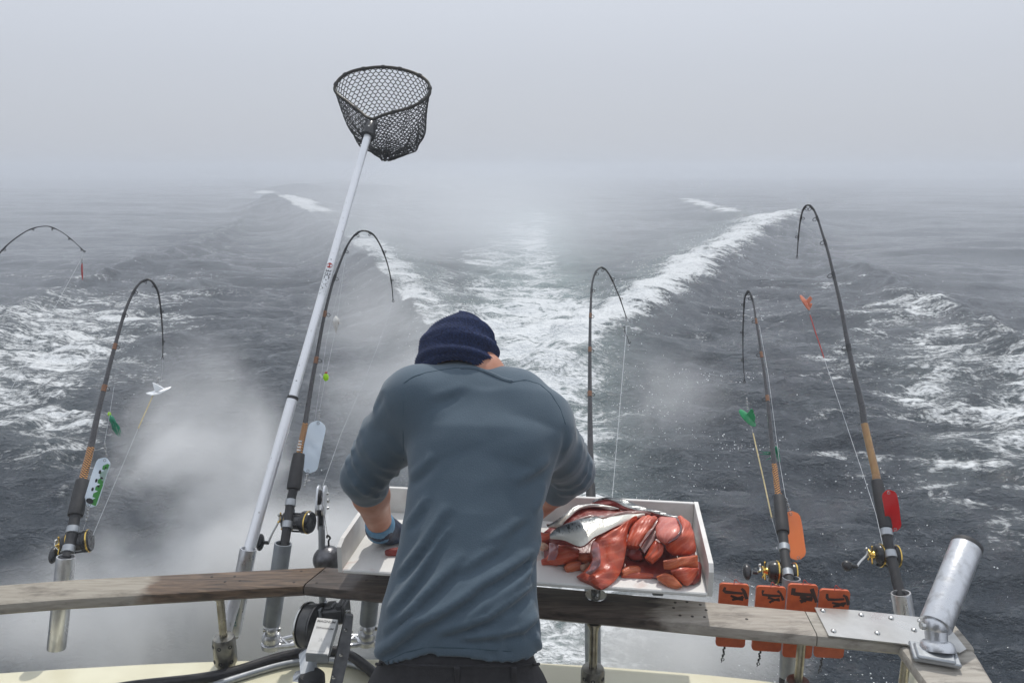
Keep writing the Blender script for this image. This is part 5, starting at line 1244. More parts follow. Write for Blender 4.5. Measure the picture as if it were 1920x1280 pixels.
# A: far left
rA = rod('black rod bent at the far left of the rail beside the green spotted flasher', [(124, 1046), (132, 1015), (141, 967), (155, 900), (170, 840), (182, 782), (197, 720), (215, 650), (234, 585), (249, 550), (262, 531), (276, 524), (287, 530), (296, 547), (301, 575), (304, 610), (305.5, 640), (305, 670)], 2.40, 3.0, 3.12,
    [(141, 967), (155, 900), (157, 893), (170, 843)], [(137, 993), (128, 1030)], [(200, 732), (219, 653), (236, 592), (255, 548), (273, 529), (289, 537), (302, 583), (305, 640)],
    dict(at=(133, 1010), half=(.036, .050), knob=(100, 1040), rad=.036, handle=True, tilt=-.12), grip=(.0235, .0215), butt=.0165, blank=(.0118, .0018), bands=(1, 1, 0, 0))
rB = rod('black bent rod beside the white flasher, left of the fisherman', [(531, 1030), (535, 1010), (546, 935), (550, 918), (561, 850), (572, 794), (585, 715), (595, 662), (607, 597), (622, 536), (634, 502), (648, 467), (659, 448), (671, 436), (685, 433), (701, 441), (716, 466), (727, 497), (734, 530), (737, 563)], 2.42, 2.95, 3.1,
    [(550, 918), (561, 850), (563, 846), (572, 794)], [(546, 944), (538, 983)], [(599, 677), (615, 593), (629, 524), (649, 471), (671, 442), (693, 440), (720, 475), (733, 525)],
    dict(at=(541, 970), half=(.030, .068), knob=(488, 1016), rad=.036, tilt=.25), grip=(.0225, .0195), butt=.0148, blank=(.0098, .0017), bands=(1, 1, 0))
# lettering on the wrap
rC = rod('black bent rod rising behind the cutting board right of the fisherman', [(1110, 1010), (1108, 932), (1107, 906), (1107, 855), (1106, 739), (1106, 656), (1107, 592), (1109.5, 540), (1114, 517), (1120, 506), (1128, 501.5), (1136, 506), (1146, 521), (1156, 544), (1163, 561), (1174, 594)], 2.70, 3.5, 3.62,
    [(1109, 965), (1107, 906), (1107, 902), (1107, 855)], [], [(1111, 740), (1110, 660), (1110, 595), (1113, 544), (1120, 514), (1130, 506), (1148, 524), (1163, 562)], None, 'blank', grip=(.0185, .0175), blank=(.0125, .0022), bands=(1, 1, 1), guide_r=(.008, .005))
rD = rod('bent rod in front of the orange flasher with a black and gold reel', [(1480, 1092), (1473, 1051), (1468, 999), (1461, 930), (1459, 929), (1452, 871), (1447, 829), (1439, 747), (1432, 692), (1427, 661), (1421, 620), (1417, 597), (1413, 571), (1409, 556), (1403, 545), (1397, 556), (1395, 575), (1393, 623), (1393.5, 675), (1396, 714)], 2.22, 3.0, 3.08,
    [(1468, 999), (1461, 931), (1459, 929), (1452, 871)], [(1471, 1029), (1476, 1074)], [(1435, 752), (1423, 667), (1415, 604), (1407, 560), (1402, 550), (1396, 570), (1393, 623), (1394, 676)],
    dict(at=(1475, 1062), half=(.050, .034), knob=(1400, 1071), rad=.034), grip=(.0200, .0180), butt=.0142, blank=(.0090, .0016), bands=(1, 1, 1), gside=-1)
rE = rod('tallest black rod with amber lower section and red flasher at the right', [(1691, 1128), (1685, 1103), (1673, 1053), (1665, 1018), (1661, 991), (1644, 900), (1641, 883), (1621, 795), (1616, 761), (1599, 689), (1587, 630), (1576, 571), (1563, 516), (1553, 474), (1542, 438), (1532, 407), (1524, 390.5), (1517, 385), (1510, 386.5), (1505, 395), (1500.5, 415), (1497, 445), (1494.5, 481)], 2.195, 2.95, 3.08,
    [(1661, 990), (1645, 903), (1641, 885), (1621, 796)], [(1663, 999), (1671, 1040)], [(1588, 654), (1559, 520), (1543, 455), (1531, 412), (1520, 391), (1510, 391), (1503, 410), (1497, 445)],
    dict(at=(1668, 1032), half=(.036, .036), knob=(1588, 1060), rad=.034, kr=.017, kshape=(.9, .8, 1)), 'goldwood', grip=(.0195, .0175), butt=.0150, blank=(.0115, .0020), gside=-1, guide_r=(.009, .005))
rG = rod('rod tip bowing in from beyond the left edge above a small red lure', [(-146, 1050), (-140, 1000), (-120, 900), (-105, 800), (-80, 680), (-45, 560), (-5, 480), (45, 436), (85, 424), (112, 433), (134, 449), (157, 470)], 2.36, 3.0, 3.1,
    [(-136, 985), (-122, 908), (-121, 904), (-110, 840)], [(-141, 1010)], [(-90, 700), (-40, 545), (5, 470), (60, 428), (98, 430), (130, 449), (155, 471)], None, grip=(.0225, .0195), butt=.015, blank=(.0070, .0012), guide_r=(.006, .003))
# thread-wrap lettering patch on B
m_ = MB()
a_, b_ = PD(561.5, 845, 2.52), PD(565, 823, 2.535); d_ = (b_ - a_).normalized(); sx_ = d_.cross(CAMFWD).normalized()
for k in range(4):
    q = lerp(a_, b_, (k + .25) / 4); m_.add([q - sx_ * .006 - CAMFWD * .012, q + sx_ * .006 - CAMFWD * .012, q + sx_ * .006 + d_ * .005 - CAMFWD * .012, q - sx_ * .006 + d_ * .005 - CAMFWD * .012], [(0, 1, 2, 3)])
obj('label_print', m_, 'labelplate', rB[0], smooth=False)
# ------------------------------------------------------------------ lines, leaders, lures and flashers
def strand(name, label, cat, pts, r=.0006, mat='line', group='fishing lines and leaders', n=5):
    m_ = MB(); m_.tube(pts, r, n); return tag(obj(name, m_, mat), label, cat, group)
def sag(a, b, s, n=8): return [lerp(a, b, t / n) + Vector((0, 0, -s * 4 * (t / n) * (1 - t / n))) for t in range(n + 1)]
def swivel(par, a, b, k=3, name='swivel'):
    m_ = MB(); d = (b - a); n = d.normalized()
    for i in range(k):
        c = lerp(a, b, (i + .5) / k); m_.sphere(c, .0032, 8, 6, (1, 1, 1.3)); m_.ring(lerp(a, b, i / k + .08), n.cross(CAMFWD if i % 2 else CAMRIGHT), .0042, .0009, 10, 5)
    m_.tube([a, b], .0009, 5); return obj(name, m_, 'wire', par)
def flasher(label, top, bot, wpx, mat, w, th=.0022, group='attractor blades hanging by the rods', bend=.004, round_=.45):
    """rounded rectangular blade, slightly kinked at both ends, with a hole and swivel at each end"""
    A, B = PD(*top, w), PD(*bot, w); ey = (A - B).normalized(); L = (A - B).length; ex = ey.cross(CAMFWD).normalized() * -1; ez = ex.cross(ey)
    hw = wpx / FPX * w / 2; r = root('flasher', label, 'flasher', lerp(A, B, .5), group)
    v = []; f = []; NY, NX = 18, 6
    for i in range(NY + 1):
        y = i / NY * L; dd = min(y, L - y); rr = hw * round_ * 2
        wd = hw if dd > rr else hw - rr + math.sqrt(max(0, rr * rr - (rr - dd) ** 2)) if rr < hw * 1.01 else hw
        wd = max(wd, hw * .25)
        for j in range(NX + 1):
            q = j / NX * 2 - 1; z = bend * (math.sin(y / L * math.pi) - .5) + .002 * q * q + .003 * math.tanh((y / L - .5) * 6)
            v.append(B + ey * y + ex * q * wd + ez * z)
    K = NX + 1
    f = [(i * K + j, i * K + j + 1, (i + 1) * K + j + 1, (i + 1) * K + j) for i in range(NY) for j in range(NX)]
    n0 = len(v); v2 = [p + ez * th for p in v]; f2 = [tuple(k + n0 for k in q[::-1]) for q in f]
    rim = [j for j in range(K)] + [i * K + NX for i in range(1, NY + 1)] + [NY * K + j for j in range(NX - 1, -1, -1)] + [i * K for i in range(NY - 1, 0, -1)]
    fr = [(rim[i], rim[i] + n0, rim[(i + 1) % len(rim)] + n0, rim[(i + 1) % len(rim)]) for i in range(len(rim))]
    m_ = MB(); m_.v = [tuple(p) for p in v + v2]; m_.f = f + f2 + fr; bl = obj('blade', m_, mat, r, angle=50)
    for e, s_ in ((A, -1), (B, 1)):
        m_ = MB(); m_.ring(e + ey * s_ * .008 - CAMFWD * .004, CAMFWD, .0042, .001, 12, 6); obj('split_ring', m_, 'wire', bl)
    return r, A, B, ex, ey, ez, hw, L
GL = 'squid skirts and small lures on the leaders'
# --- A side
fa = flasher('white flasher with green edge and black spots', (199, 858), (167, 950), 27, 'flasher_white', 2.52)
def fa_p(u, v, off=.006): return fa[2] + fa[3] * u * fa[6] + fa[4] * v * fa[7] - CAMFWD * off
m_ = MB()
for k in range(6):
    v0 = .08 + k * .14; m_.add([fa_p(.10, v0), fa_p(.94, v0 - .01), fa_p(.95, v0 + .13), fa_p(.55, v0 + .135), fa_p(.05, v0 + .07)], [(0, 1, 2, 3, 4)])
for k in range(5):
    v0 = .11 + k * .165; m_.add([fa_p(.74 + .12 * math.cos(t), v0 + .09 + .055 * math.sin(t), .0066) for t in np.linspace(0, 6.28, 9)[:-1]], [tuple(range(8))])
obj('green_stripe', m_, 'greenprint', fa[0], smooth=False)
m_ = MB()
for u, v, a_, b_ in ((-.05, .72, .16, .04), (-.12, .54, .17, .04), (-.22, .36, .17, .04), (.52, .83, .1, .025), (.45, .62, .22, .022), (.4, .45, .2, .022), (-.05, .13, .55, .055)):
    m_.add([fa_p(u + a_ * math.cos(t), v + b_ * math.sin(t), .0072) for t in np.linspace(0, 6.28, 11)[:-1]], [tuple(range(10))])
obj('black_spot', m_, 'gloss', fa[0], smooth=False)
swivel(fa[0], fa[1] + fa[4] * .004, PD(196, 829, 2.52), 4); swivel(fa[0], fa[2] - fa[4] * .004, PD(161, 978, 2.50), 4)
strand('fishing_line', 'thin line from the green spotted flasher up to its green squid', 'line', [PD(196, 829, 2.52), PD(205, 780, 2.55), PD(214, 724, 2.6)], .0005)
strand('fishing_line', 'short line from the green spotted flasher down to the left reel', 'line', [PD(161, 978, 2.50), PD(152, 1003, 2.45)], .0006, 'wire')
def squid(label, head, tail, w, mats, hr=.0055, spread=.010, bead=None, n=9):
    A, B = PD(*head, w), PD(*tail, w); d = (B - A).normalized(); L = (B - A).length; r = root('squid_lure', label, 'lure', A, GL)
    m_ = MB(); m_.lathe(A, d, [(-.004, .001), (-.002, hr * .6), (.004, hr), (L * .3, hr * 1.1), (L * .36, hr * .7)], 14); obj('head', m_, mats, r)
    rs = random.Random(int(head[0])); u = d.cross(CAMFWD).normalized(); v = d.cross(u)
    for k in range(n):
        q = 2 * math.pi * k / n; o = (u * math.cos(q) + v * math.sin(q)); e = A + d * L * rs.uniform(.85, 1.1) + o * spread * rs.uniform(.2, 1)
        m_ = MB(); m_.tube([A + d * L * .3 + o * hr * .8, lerp(A, e, .65) + o * spread * .7, e], [.0018, .0016, .0005], 6); obj('tentacle', m_, mats, r)
    if bead: m_ = MB(); m_.sphere(A - d * .008, .0055, 10, 8, (1, 1, 1.3)); obj('bead', m_, bead, r)
    return r
squid('green squid lure with yellow bead by the left rod', (207, 780), (224, 816), 2.56, 'hoochie', .008, .010, 'lime')
# white diver by the left rod
dv = root('diver', 'white winged diver on a tan cord by the left rod', 'diver', PD(296, 728, 2.8), GL)
m_ = MB(); c = PD(296, 728, 2.8)
tri = [PD(274, 737, 2.78), PD(321, 725, 2.84), PD(318, 728, 2.83), PD(298, 738, 2.79), PD(285, 740, 2.77)]; m_.prism(tri, CAMFWD * .6 + CAMUP * .8, .004); obj('wing', m_, 'white', dv, smooth=False)
m_ = MB(); m_.prism([PD(287, 717, 2.8), PD(301, 724, 2.8), PD(307, 728, 2.8), PD(292, 735, 2.79)], CAMFWD + CAMRIGHT * .5, .006); obj('keel', m_, 'white', dv, smooth=False)
swivel(dv, PD(296, 718, 2.8), PD(296, 708, 2.8), 2)
strand('leader', 'tan cord leader below the white diver', 'line', [PD(289, 736, 2.79), PD(259, 803, 2.66)], .0019, 'cord', n=8)
strand('fishing_line', 'line from the tan cord down to the left reel', 'line', [PD(259, 803, 2.66), PD(174, 1003, 2.45)], .0008)
strand('fishing_line', 'line hanging from the left rod tip into the sea', 'line', [PD(305, 671, 3.12), PD(305, 690, 3.12), PZ(300, 735, 0)], .0004)
# --- G
lg = root('lure', 'slim red stick lure hanging from the rod tip at the left edge', 'lure', PD(154, 510, 3.1), GL)
m_ = MB(); m_.tube([PD(154, 494, 3.1), PD(153.5, 500, 3.1), PD(154, 515, 3.1), PD(155, 525, 3.1)], [.002, .0032, .0034, .0012], 10); obj('lure_body', m_, 'redpaint', lg); swivel(lg, PD(153, 485, 3.1), PD(154, 494, 3.1), 2)
strand('fishing_line', 'line slanting down to the left from the red stick lure', 'line', [PD(156, 474, 3.1), PD(152, 486, 3.1), PD(118, 548, 3.0), PD(60, 655, 2.85), PD(-100, 960, 2.5)], .0007)
# --- B
fb = flasher('plain white flasher beside the left foregrip', (598, 789), (577, 886), 33, 'flasher_white', 2.68)
swivel(fb[0], fb[1] + fb[4] * .003, PD(599, 768, 2.69), 4); swivel(fb[0], fb[2] - fb[4] * .003, PD(570, 913, 2.65), 5)
strand('fishing_line', 'line from the white flasher up past the chartreuse float', 'line', [PD(599, 768, 2.69), PD(611, 705, 2.72), PD(629, 620, 2.76), PD(648, 480, 2.86)], .0006)
strand('fishing_line', 'line beside the left rod up to its bent top', 'line', [PD(590, 790, 2.6), PD(612, 640, 2.7), PD(640, 520, 2.8)], .0004)
fl = root('float_lure', 'chartreuse egg float with red cap and white blade', 'lure', PD(611, 705, 2.71), GL)
m_ = MB(); m_.sphere(PD(611, 707, 2.71), .0125, 18, 12, (.82, .82, 1.12)); obj('float_body', m_, 'lime', fl)
m_ = MB(); m_.sphere(PD(611.5, 698.5, 2.71), .0055, 12, 8, (1, 1, .7)); obj('cap', m_, 'redpaint', fl)
m_ = MB(); m_.prism([PD(606, 706, 2.7), PD(600, 700, 2.7), PD(599, 703, 2.7), PD(604, 709, 2.7)], CAMFWD, .002); obj('blade', m_, 'white', fl, smooth=False)
sq = root('squid_lure', 'pearl white squid lure above the chartreuse float', 'lure', PD(630, 605, 2.76), GL)
m_ = MB(); A, B = PD(630, 592, 2.76), PD(630, 627, 2.76); d = (B - A).normalized(); m_.lathe(A, d, [(0, .001), (.004, .005), (.012, .011), (.024, .0125), (.034, .010), (.050, .005), (.064, .001)], 16); obj('head', m_, 'pearl', sq)
for k, (x, y) in enumerate(((624, 603), (641, 607), (638, 600), (625, 610))):
    m_ = MB(); m_.tube([PD(630, 603, 2.755), PD(x, y, 2.755)], [.003, .0006], 6); obj('tentacle', m_, 'pearl', sq)
strand('fishing_line', 'long slack line from the left rod tip down to the winch sheave', 'line', [PD(737, 564, 3.1), PD(712, 640, 2.95), PD(680, 720, 2.8), PD(640, 812, 2.6), PY(604, 914, 2.25)], .0005)
# --- C
lc = root('lure', 'small silver hook lure below the rod tip behind the cutting board', 'lure', PD(1175, 620, 3.62), GL)
m_ = MB(); m_.tube(spline([PD(1170, 611, 3.62), PD(1172, 622, 3.62), PD(1177, 634, 3.62), PD(1180, 644, 3.62), PD(1183, 640, 3.62)], 4), .0022, 8); obj('hook', m_, 'gloss', lc); swivel(lc, PD(1174, 596, 3.62), PD(1175, 611, 3.62), 2); m_ = MB(); m_.sphere(PD(1179, 648, 3.62), .007, 10, 8); obj('bead', m_, 'wire', lc)
strand('fishing_line', 'pale line from the rod tip down behind the cutting board', 'line', [PD(1175, 611, 3.62), PD(1171, 660, 3.5), PD(1160, 790, 3.2), PD(1148, 932, 2.9), PD(1144, 985, 2.8)], .0011)
# --- D
dd_ = root('diver', 'green dished diver hanging left of the orange flasher rod', 'diver', PD(1402, 783, 2.75), GL)
def dished(par, c, e1, e2, ax, mat, r1, r2, nm='disc'):
    v = []; f = []; NR_, NA_ = 5, 22
    for i in range(NR_ + 1):
        q = i / NR_
        for j in range(NA_):
            a = 2 * math.pi * j / NA_; v.append(c + e1 * math.cos(a) * r1 * q + e2 * math.sin(a) * r2 * q + ax * .007 * (1 - q * q))
    f = [(i * NA_ + j, i * NA_ + (j + 1) % NA_, (i + 1) * NA_ + (j + 1) % NA_, (i + 1) * NA_ + j) for i in range(NR_) for j in range(NA_)]
    n = len(v); v2 = [p - ax * .003 for p in v]; f2 = [tuple(k + n for k in q[::-1]) for q in f]; o = NR_ * NA_
    fr = [(o + j, o + j + n, o + (j + 1) % NA_ + n, o + (j + 1) % NA_) for j in range(NA_)]
    m_ = MB(); m_.v = [tuple(p) for p in v + v2]; m_.f = f + f2 + fr; return obj(nm, m_, mat, par, angle=50)
c = PD(1402, 783, 2.75); e1 = (CAMRIGHT * .72 - CAMUP * .69).normalized(); e2 = (CAMRIGHT * .42 + CAMUP * .40 + CAMFWD * .8).normalized(); ax = e1.cross(e2).normalized()
dished(dd_, c, e1, e2, ax, 'green', .041, .026)
m_ = MB(); m_.prism([c + e1 * -.012 + ax * .0, c + e1 * .034, c + e1 * .030 + CAMUP * .024 + CAMRIGHT * .006, c + CAMUP * .034 + CAMRIGHT * .014], e2, .004); obj('keel', m_, 'green', dd_, smooth=False)
m_ = MB(); m_.ring(c + CAMUP * .024 + CAMRIGHT * .014, e2, .006, .0018, 12, 6); obj('eyelet', m_, 'green', dd_)
swivel(dd_, PD(1402, 767, 2.75), PD(1400, 744, 2.76), 4)
swivel(dd_, PD(1408, 796, 2.74), PD(1412, 812, 2.73), 2)
strand('leader', 'tan cord leader below the green diver', 'line', [PD(1412, 812, 2.73), PD(1432, 900, 2.55), PD(1447, 970, 2.42)], .0024, 'cord', n=8)
strand('fishing_line', 'thin line from the tan cord down to the gold and black reel', 'line', [PD(1447, 970, 2.42), PD(1464, 1030, 2.32)], .0006)
fo = flasher('glowing orange flasher behind the right foregrip', (1481, 958), (1497, 1049), 33, 'flasher_orange', 2.42)
swivel(fo[0], fo[1] + fo[4] * .003, PD(1473, 932, 2.44), 5)
strand('fishing_line', 'thin line from the orange flasher up to its green squid', 'line', [PD(1473, 932, 2.44), PD(1461, 862, 2.55), PD(1440, 700, 2.8), PD(1424, 610, 2.95)], .0007)
squid('green squid lure stuck behind the rod over the orange flasher', (1455, 838), (1461, 864), 2.60, 'hoochie', .0068, .006, None, 5)
m_ = MB(); sq2 = root('skirt', 'torn green skirt strands left of the rod over the orange flasher', 'lure', PD(1440, 850, 2.58), GL)
for k, (a, b) in enumerate((((1452, 847), (1426, 846)), ((1453, 850), (1425, 851)), ((1452, 853), (1436, 862)), ((1453, 849), (1430, 849)))):
    m_ = MB(); m_.tube([PD(*a, 2.58), PD((a[0] + b[0]) / 2, (a[1] + b[1]) / 2 + 1, 2.58), PD(*b, 2.58)], [.0022, .0018, .0006], 6); obj('strand', m_, 'hoochie', sq2)
# --- E
fe = flasher('red flasher half hidden behind the right foregrip', (1664, 918), (1678, 996), 28, 'flasher_red', 2.34)
de = root('diver', 'copper dished diver with long red leader by the tallest rod', 'diver', PD(1511, 566, 2.9), GL)
c = PD(1510, 567, 2.9); dished(de, c, (CAMRIGHT * .55 - CAMUP * .83).normalized(), (CAMRIGHT * .45 + CAMUP * .3 + CAMFWD * .8).normalized(), (CAMRIGHT * .7 + CAMUP * .5 - CAMFWD * .5).normalized(), 'copper', .034, .022)
m_ = MB(); m_.prism([c + CAMRIGHT * -.004, c + CAMRIGHT * .018 + CAMUP * .024, c + CAMRIGHT * .026 + CAMUP * .014, c + CAMRIGHT * .010 - CAMUP * .012], CAMFWD, .005); m_.prism([c - CAMUP * .006 + CAMRIGHT * .006, c + CAMRIGHT * .026 - CAMUP * .004, c + CAMRIGHT * .022 - CAMUP * .018, c + CAMRIGHT * .008 - CAMUP * .022], CAMFWD + CAMUP, .004); obj('keel', m_, 'copper', de, smooth=False)
swivel(de, PD(1516, 580, 2.9), PD(1519, 591, 2.9), 2); swivel(de, PD(1508, 552, 2.9), PD(1507, 545, 2.9), 1)
strand('leader', 'red leader hanging below the copper diver', 'line', [PD(1519, 591, 2.9), PD(1528, 620, 2.87), PD(1540, 655, 2.84), PD(1545, 671, 2.83)], .0022, 'redcord', n=8)
strand('fishing_line', 'pale line from the red leader down to the right reel', 'line', [PD(1545, 671, 2.83), PD(1585, 790, 2.6), PD(1618, 888, 2.42), PD(1642, 962, 2.28), PD(1655, 1020, 2.2)], .0007)
# ------------------------------------------------------------------ landing net
HB = PY(462, 1048, 2.205); HT = PD(693, 243, 3.1); hd_ = (HT - HB).normalized()
net = root('landing_net', 'long white handled landing net with black mesh bag held up over the stern', 'net', HB)
def on_h(py):
    lo_, hi_ = 0.0, 1.0
    for _ in range(40):
        mid = (lo_ + hi_) / 2
        if PX(lerp(HB, HT, mid))[1] > py: lo_ = mid
        else: hi_ = mid
    return lerp(HB, HT, lo_)
cj = on_h(746)
m_ = MB(); m_.tube([HB - hd_ * .22, HB, cj], [.0185, .0185, .0178], 24); obj('lower_handle', m_, 'pole', net)
m_ = MB(); m_.tube([cj - hd_ * .05, HT], .0150, 24); up_h = obj('upper_handle', m_, 'pole', net)
m_ = MB(); m_.lathe(cj, hd_, [(-.006, .0178), (-.005, .0196), (.004, .0196), (.006, .0155)], 24); obj('collar', m_, 'black', net)
for py in (488, 714):
    p = on_h(py); m_ = MB(); m_.lathe(p - CAMFWD * (.0145) , -CAMFWD, [(0, .0036), (.0012, .0036), (.0014, .002)], 10); obj('rivet', m_, 'black', up_h)
# printed sleeve with the maker's lettering running down the pole
t0, t1 = on_h(556), on_h(497); ey = hd_; ex = ey.cross(CAMFWD).normalized()
if ex.x < 0: ex = -ex
ez = -CAMFWD; ez = (ez - ey * ez.dot(ey)).normalized()
m_ = MB(); m_.tube([t0, t1], .0154, 24, cap=False); slv = obj('sleeve', m_, 'white', up_h)
m_ = text_mb('BECKMAN', (0, 0, 0), (0, -1, 0), (1, 0, 0), .030, 0, 0, (t1 - t0).length * .78)
cc = lerp(t0, t1, .42); v = []
for x, y, z in m_.v:                     # letters read down the pole, curved round the tube
    a = x / .0154; v.append(tuple(cc + ey * y + ex * math.sin(a) * .0157 + ez * math.cos(a) * .0157))
m_.v = v; obj('lettering', m_, 'print', slv, smooth=False)
c9 = lerp(t0, t1, .93); m_ = MB(); vs_ = []
for k in range(18):
    t = 2 * math.pi * k / 18; a = .011 * math.cos(t) / .0154; vs_.append(c9 + ey * .011 * math.sin(t) + ex * math.sin(a) * .0158 + ez * math.cos(a) * .0158)
m_.add([c9 + ez * .0159] + vs_, [(0, 1 + k, 1 + (k + 1) % 18) for k in range(18)]); obj('emblem', m_, 'redpaint', slv, smooth=False)
# hoop outline in its own plane: u across, v out along the handle
hoop_px = [(700, 224), (716, 217), (735, 211), (762, 204), (783, 195), (799, 184), (806, 174), (804, 158), (795, 147), (779, 138), (757, 131), (735, 127), (711, 126), (690, 128), (667, 132), (649, 139), (636, 149), (629, 160), (628, 170), (636, 180), (650, 190), (665, 202), (678, 212), (688, 220)]
pn = CAMRIGHT.cross(hd_).normalized(); HC = HT + hd_ * .03
def on_plane(px, py):
    d = PD(px, py, 1) - cam.location; t = (HC - cam.location).dot(pn) / d.dot(pn); return cam.location + d * t
hoop = [on_plane(x, y) for x, y in hoop_px]
HS = spline(hoop + [hoop[0]], 4); m_ = MB(); m_.tube(HS, .0065, 12); hp_o = obj('hoop', m_, 'hoop', net)
for s_, a in ((-1, hoop[-1]), (1, hoop[0])):
    pass
m_ = MB(); yk = HT + hd_ * .015; m_.lathe(yk - hd_ * .05, hd_, [(0, .018), (.002, .030), (.02, .028), (.055, .022), (.07, .014)], 20); m_.box(yk + hd_ * .012 , (.05, .02, .03), frame(ex, ez, ey), .004); yo = obj('yoke', m_, 'gloss', net, angle=40)
m_ = MB(); m_.sphere(yk - hd_ * .008 - CAMFWD * .025, .005, 10, 8); obj('bolt', m_, 'steel', yo)
# mesh bag: hexagonal rubber cells from the hoop to a gathered bottom
NTH, NRW = 44, 28
def hoop_at(t):
    n = len(HS) - 1; s = (t % 1) * n; i = int(s); return lerp(HS[i], HS[(i + 1) % len(HS)], s - i)
Lh_ = along(HS)
def hoop_len(t):
    s = (t % 1) * Lh_[-1]
    for i in range(1, len(HS)):
        if Lh_[i] >= s: return lerp(HS[i - 1], HS[i], (s - Lh_[i - 1]) / max(1e-9, Lh_[i] - Lh_[i - 1]))
    return HS[-1]
hc_ = sum((Vector(p) for p in hoop), Vector((0, 0, 0))) / len(hoop)
BOT = PD(722, 292, depth_of(hc_) + .01)
def bag(u, v):
    e = hoop_len(u); b = BOT + (e - hc_) * Vector((.30, .30, 0)).length * 0 + Vector(((e.x - hc_.x) * .36 + .012, (e.y - hc_.y) * .36, 0))
    q = v ** 1.15; base = lerp(e, b, q); bul = math.sin(v * math.pi) * .010; o = Vector((e.x - hc_.x, e.y - hc_.y, 0)); o = o.normalized() if o.length > 1e-6 else o
    p = base + o * bul + Vector((0, 0, -.035 * math.sin(v * math.pi)))
    k = math.sin(u * 37.7 + v * 5) * .012 * v + math.sin(u * 69.1 - v * 9) * .007 * v + .03 * v * max(0, math.sin(u * 6.283 + .3)) * math.sin(v * 2.6)
    if v > .86:
        w = (v - .86) / .14; p = lerp(p, Vector((BOT.x, BOT.y, p.z - .012)), w * .9)
    return p + o * k + Vector((0, 0, .012 * math.sin(u * 25) * v))
m_ = MB()
def strut(a, b, r=.0022):
    t = (b - a)
    if t.length < 1e-5: return
    t = t.normalized(); u = t.cross(Vector((.3, .5, .8))).normalized(); w = t.cross(u); vs_ = []
    for p in (a, b):
        for k in range(3):
            q = 2 * math.pi * k / 3; vs_.append(p + (u * math.cos(q) + w * math.sin(q)) * r)
    m_.add(vs_, [(0, 1, 4, 3), (1, 2, 5, 4), (2, 0, 3, 5)])
for i in range(NRW):
    for j in range(NTH):
        sh_ = .5 * (i % 2); u0 = (j + sh_) / NTH; v0 = i / NRW; v1 = (i + .42) / NRW; v2 = (i + 1) / NRW
        a, b = bag(u0, v0), bag(u0, v1); strut(a, b); strut(b, bag(u0 + .5 / NTH, v2)); strut(b, bag(u0 - .5 / NTH, v2))
obj('net_bag', m_, 'net', net, smooth=False, kind='stuff')
for t in (.08, .2, .28, .36, .45, .52, .6, .68, .74, .9):
    p = hoop_len(t); q = hoop_len(t + .012); lp = MB(); lp.tube([p, q], .0092, 8); obj('loop_sleeve', lp, 'net', hp_o)
# ------------------------------------------------------------------ orange line tags hooked behind the rail
def tagplate(label, corners, under, Yb, letters, scr_, clip):
    """a flat plate standing behind the rail; upper part seen over the rail, lower part beneath it"""
    x0, x1, yt = corners; A = PY(x0, yt, Yb); B = PY(x1, yt + 3, Yb - .008); ex = (B - A).normalized(); ez = Vector((0, 0, 1)); w = (B - A).length; n = ex.cross(ez).normalized()
    if n.y > 0: n = -n
    bot = PY((x0 + x1) / 2, under, Yb).z; h = A.z - bot; r = root('line_tag', label, 'line tag', A + ex * w / 2 - ez * h, 'orange marked line tags hooked on the rail'); b = .010; out = []
    for cx, cz, a0 in ((b, -b, 90), (b, -h + b, 180), (w - b, -h + b, 270), (w - b, -b, 0)):
        for k in range(5):
            a = math.radians(a0 + 90 * k / 4); out.append(A + ex * (cx + b * math.cos(a)) + ez * (cz + b * math.sin(a)))
    m_ = MB(); m_.prism(out, n, .008); pl = obj('plate', m_, 'tag', r, smooth=False)
    def at(u, v): return A + ex * u * w + ez * (-v * w) + n * .0045
    for grp in (letters[:len(letters) - 1], letters[-1:]):
        m_ = MB()
        for st in grp:
            jr = random.Random(int(u0_ * 100) + len(st) * 7 + int(st[0][0] * 50)); pts = [at(u + jr.uniform(-.028, .028), v + jr.uniform(-.022, .022)) for u, v in st]; wd = (.0042, .0034, .0048, .0038)[int(u0_) % 4]; vs_ = []
            for i, p in enumerate(pts):
                t = (pts[min(i + 1, len(pts) - 1)] - pts[max(0, i - 1)]).normalized(); s_ = t.cross(n); k_ = wd * (.75 + .5 * abs(math.sin(i * 2.3 + u0_))) ; vs_ += [p + s_ * k_, p - s_ * k_]
            m_.add(vs_, [(2 * i, 2 * i + 1, 2 * i + 3, 2 * i + 2) for i in range(len(pts) - 1)])
        obj('marker_writing', m_, 'ink', r, smooth=False)
    c = A + ex * w * .5; m_ = MB(); m_.tube(spline([c + ex * -.002 - ez * .004 + n * .004, c + ex * 0 + ez * .010, c + ex * .004 + ez * .012, c + ex * .012 + ez * .004, c + ex * .03 - ez * .002 - n * .004], 4), .0011, 6); obj('hook', m_, 'redcord', r)
    if clip:
        p = A + ex * w * .3 - ez * h; m_ = MB(); pts = [p + ex * (.002 * math.sin(k * 2.1)) - ez * (k * .0065) for k in range(6)]
        for k, q in enumerate(pts): m_.sphere(q, .0034 if k % 2 else .0026, 8, 6, (1, 1, 1.5))
        m_.tube(pts, .0011, 5); e = pts[-1]; m_.ring(e - ez * .012, n, .0045, .0011, 12, 5); m_.tube([e, e - ez * .022 - ex * .003], .0011, 5); obj('swivel_clip', m_, 'gloss', r)
    return r
J1 = [[(.20, .12), (.18, .26), (.24, .32), (.5, .33), (.80, .31)], [(.74, .14), (.80, .22), (.88, .36), (.95, .52)]]
A1 = [[(.40, .44), (.62, .50), (.82, .53)], [(.45, .60), (.58, .54), (.72, .49), (.84, .44)], [(.56, .60), (.58, .50)]]
I1 = [[(.2, 1.28), (.55, 1.30), (.86, 1.31)]]
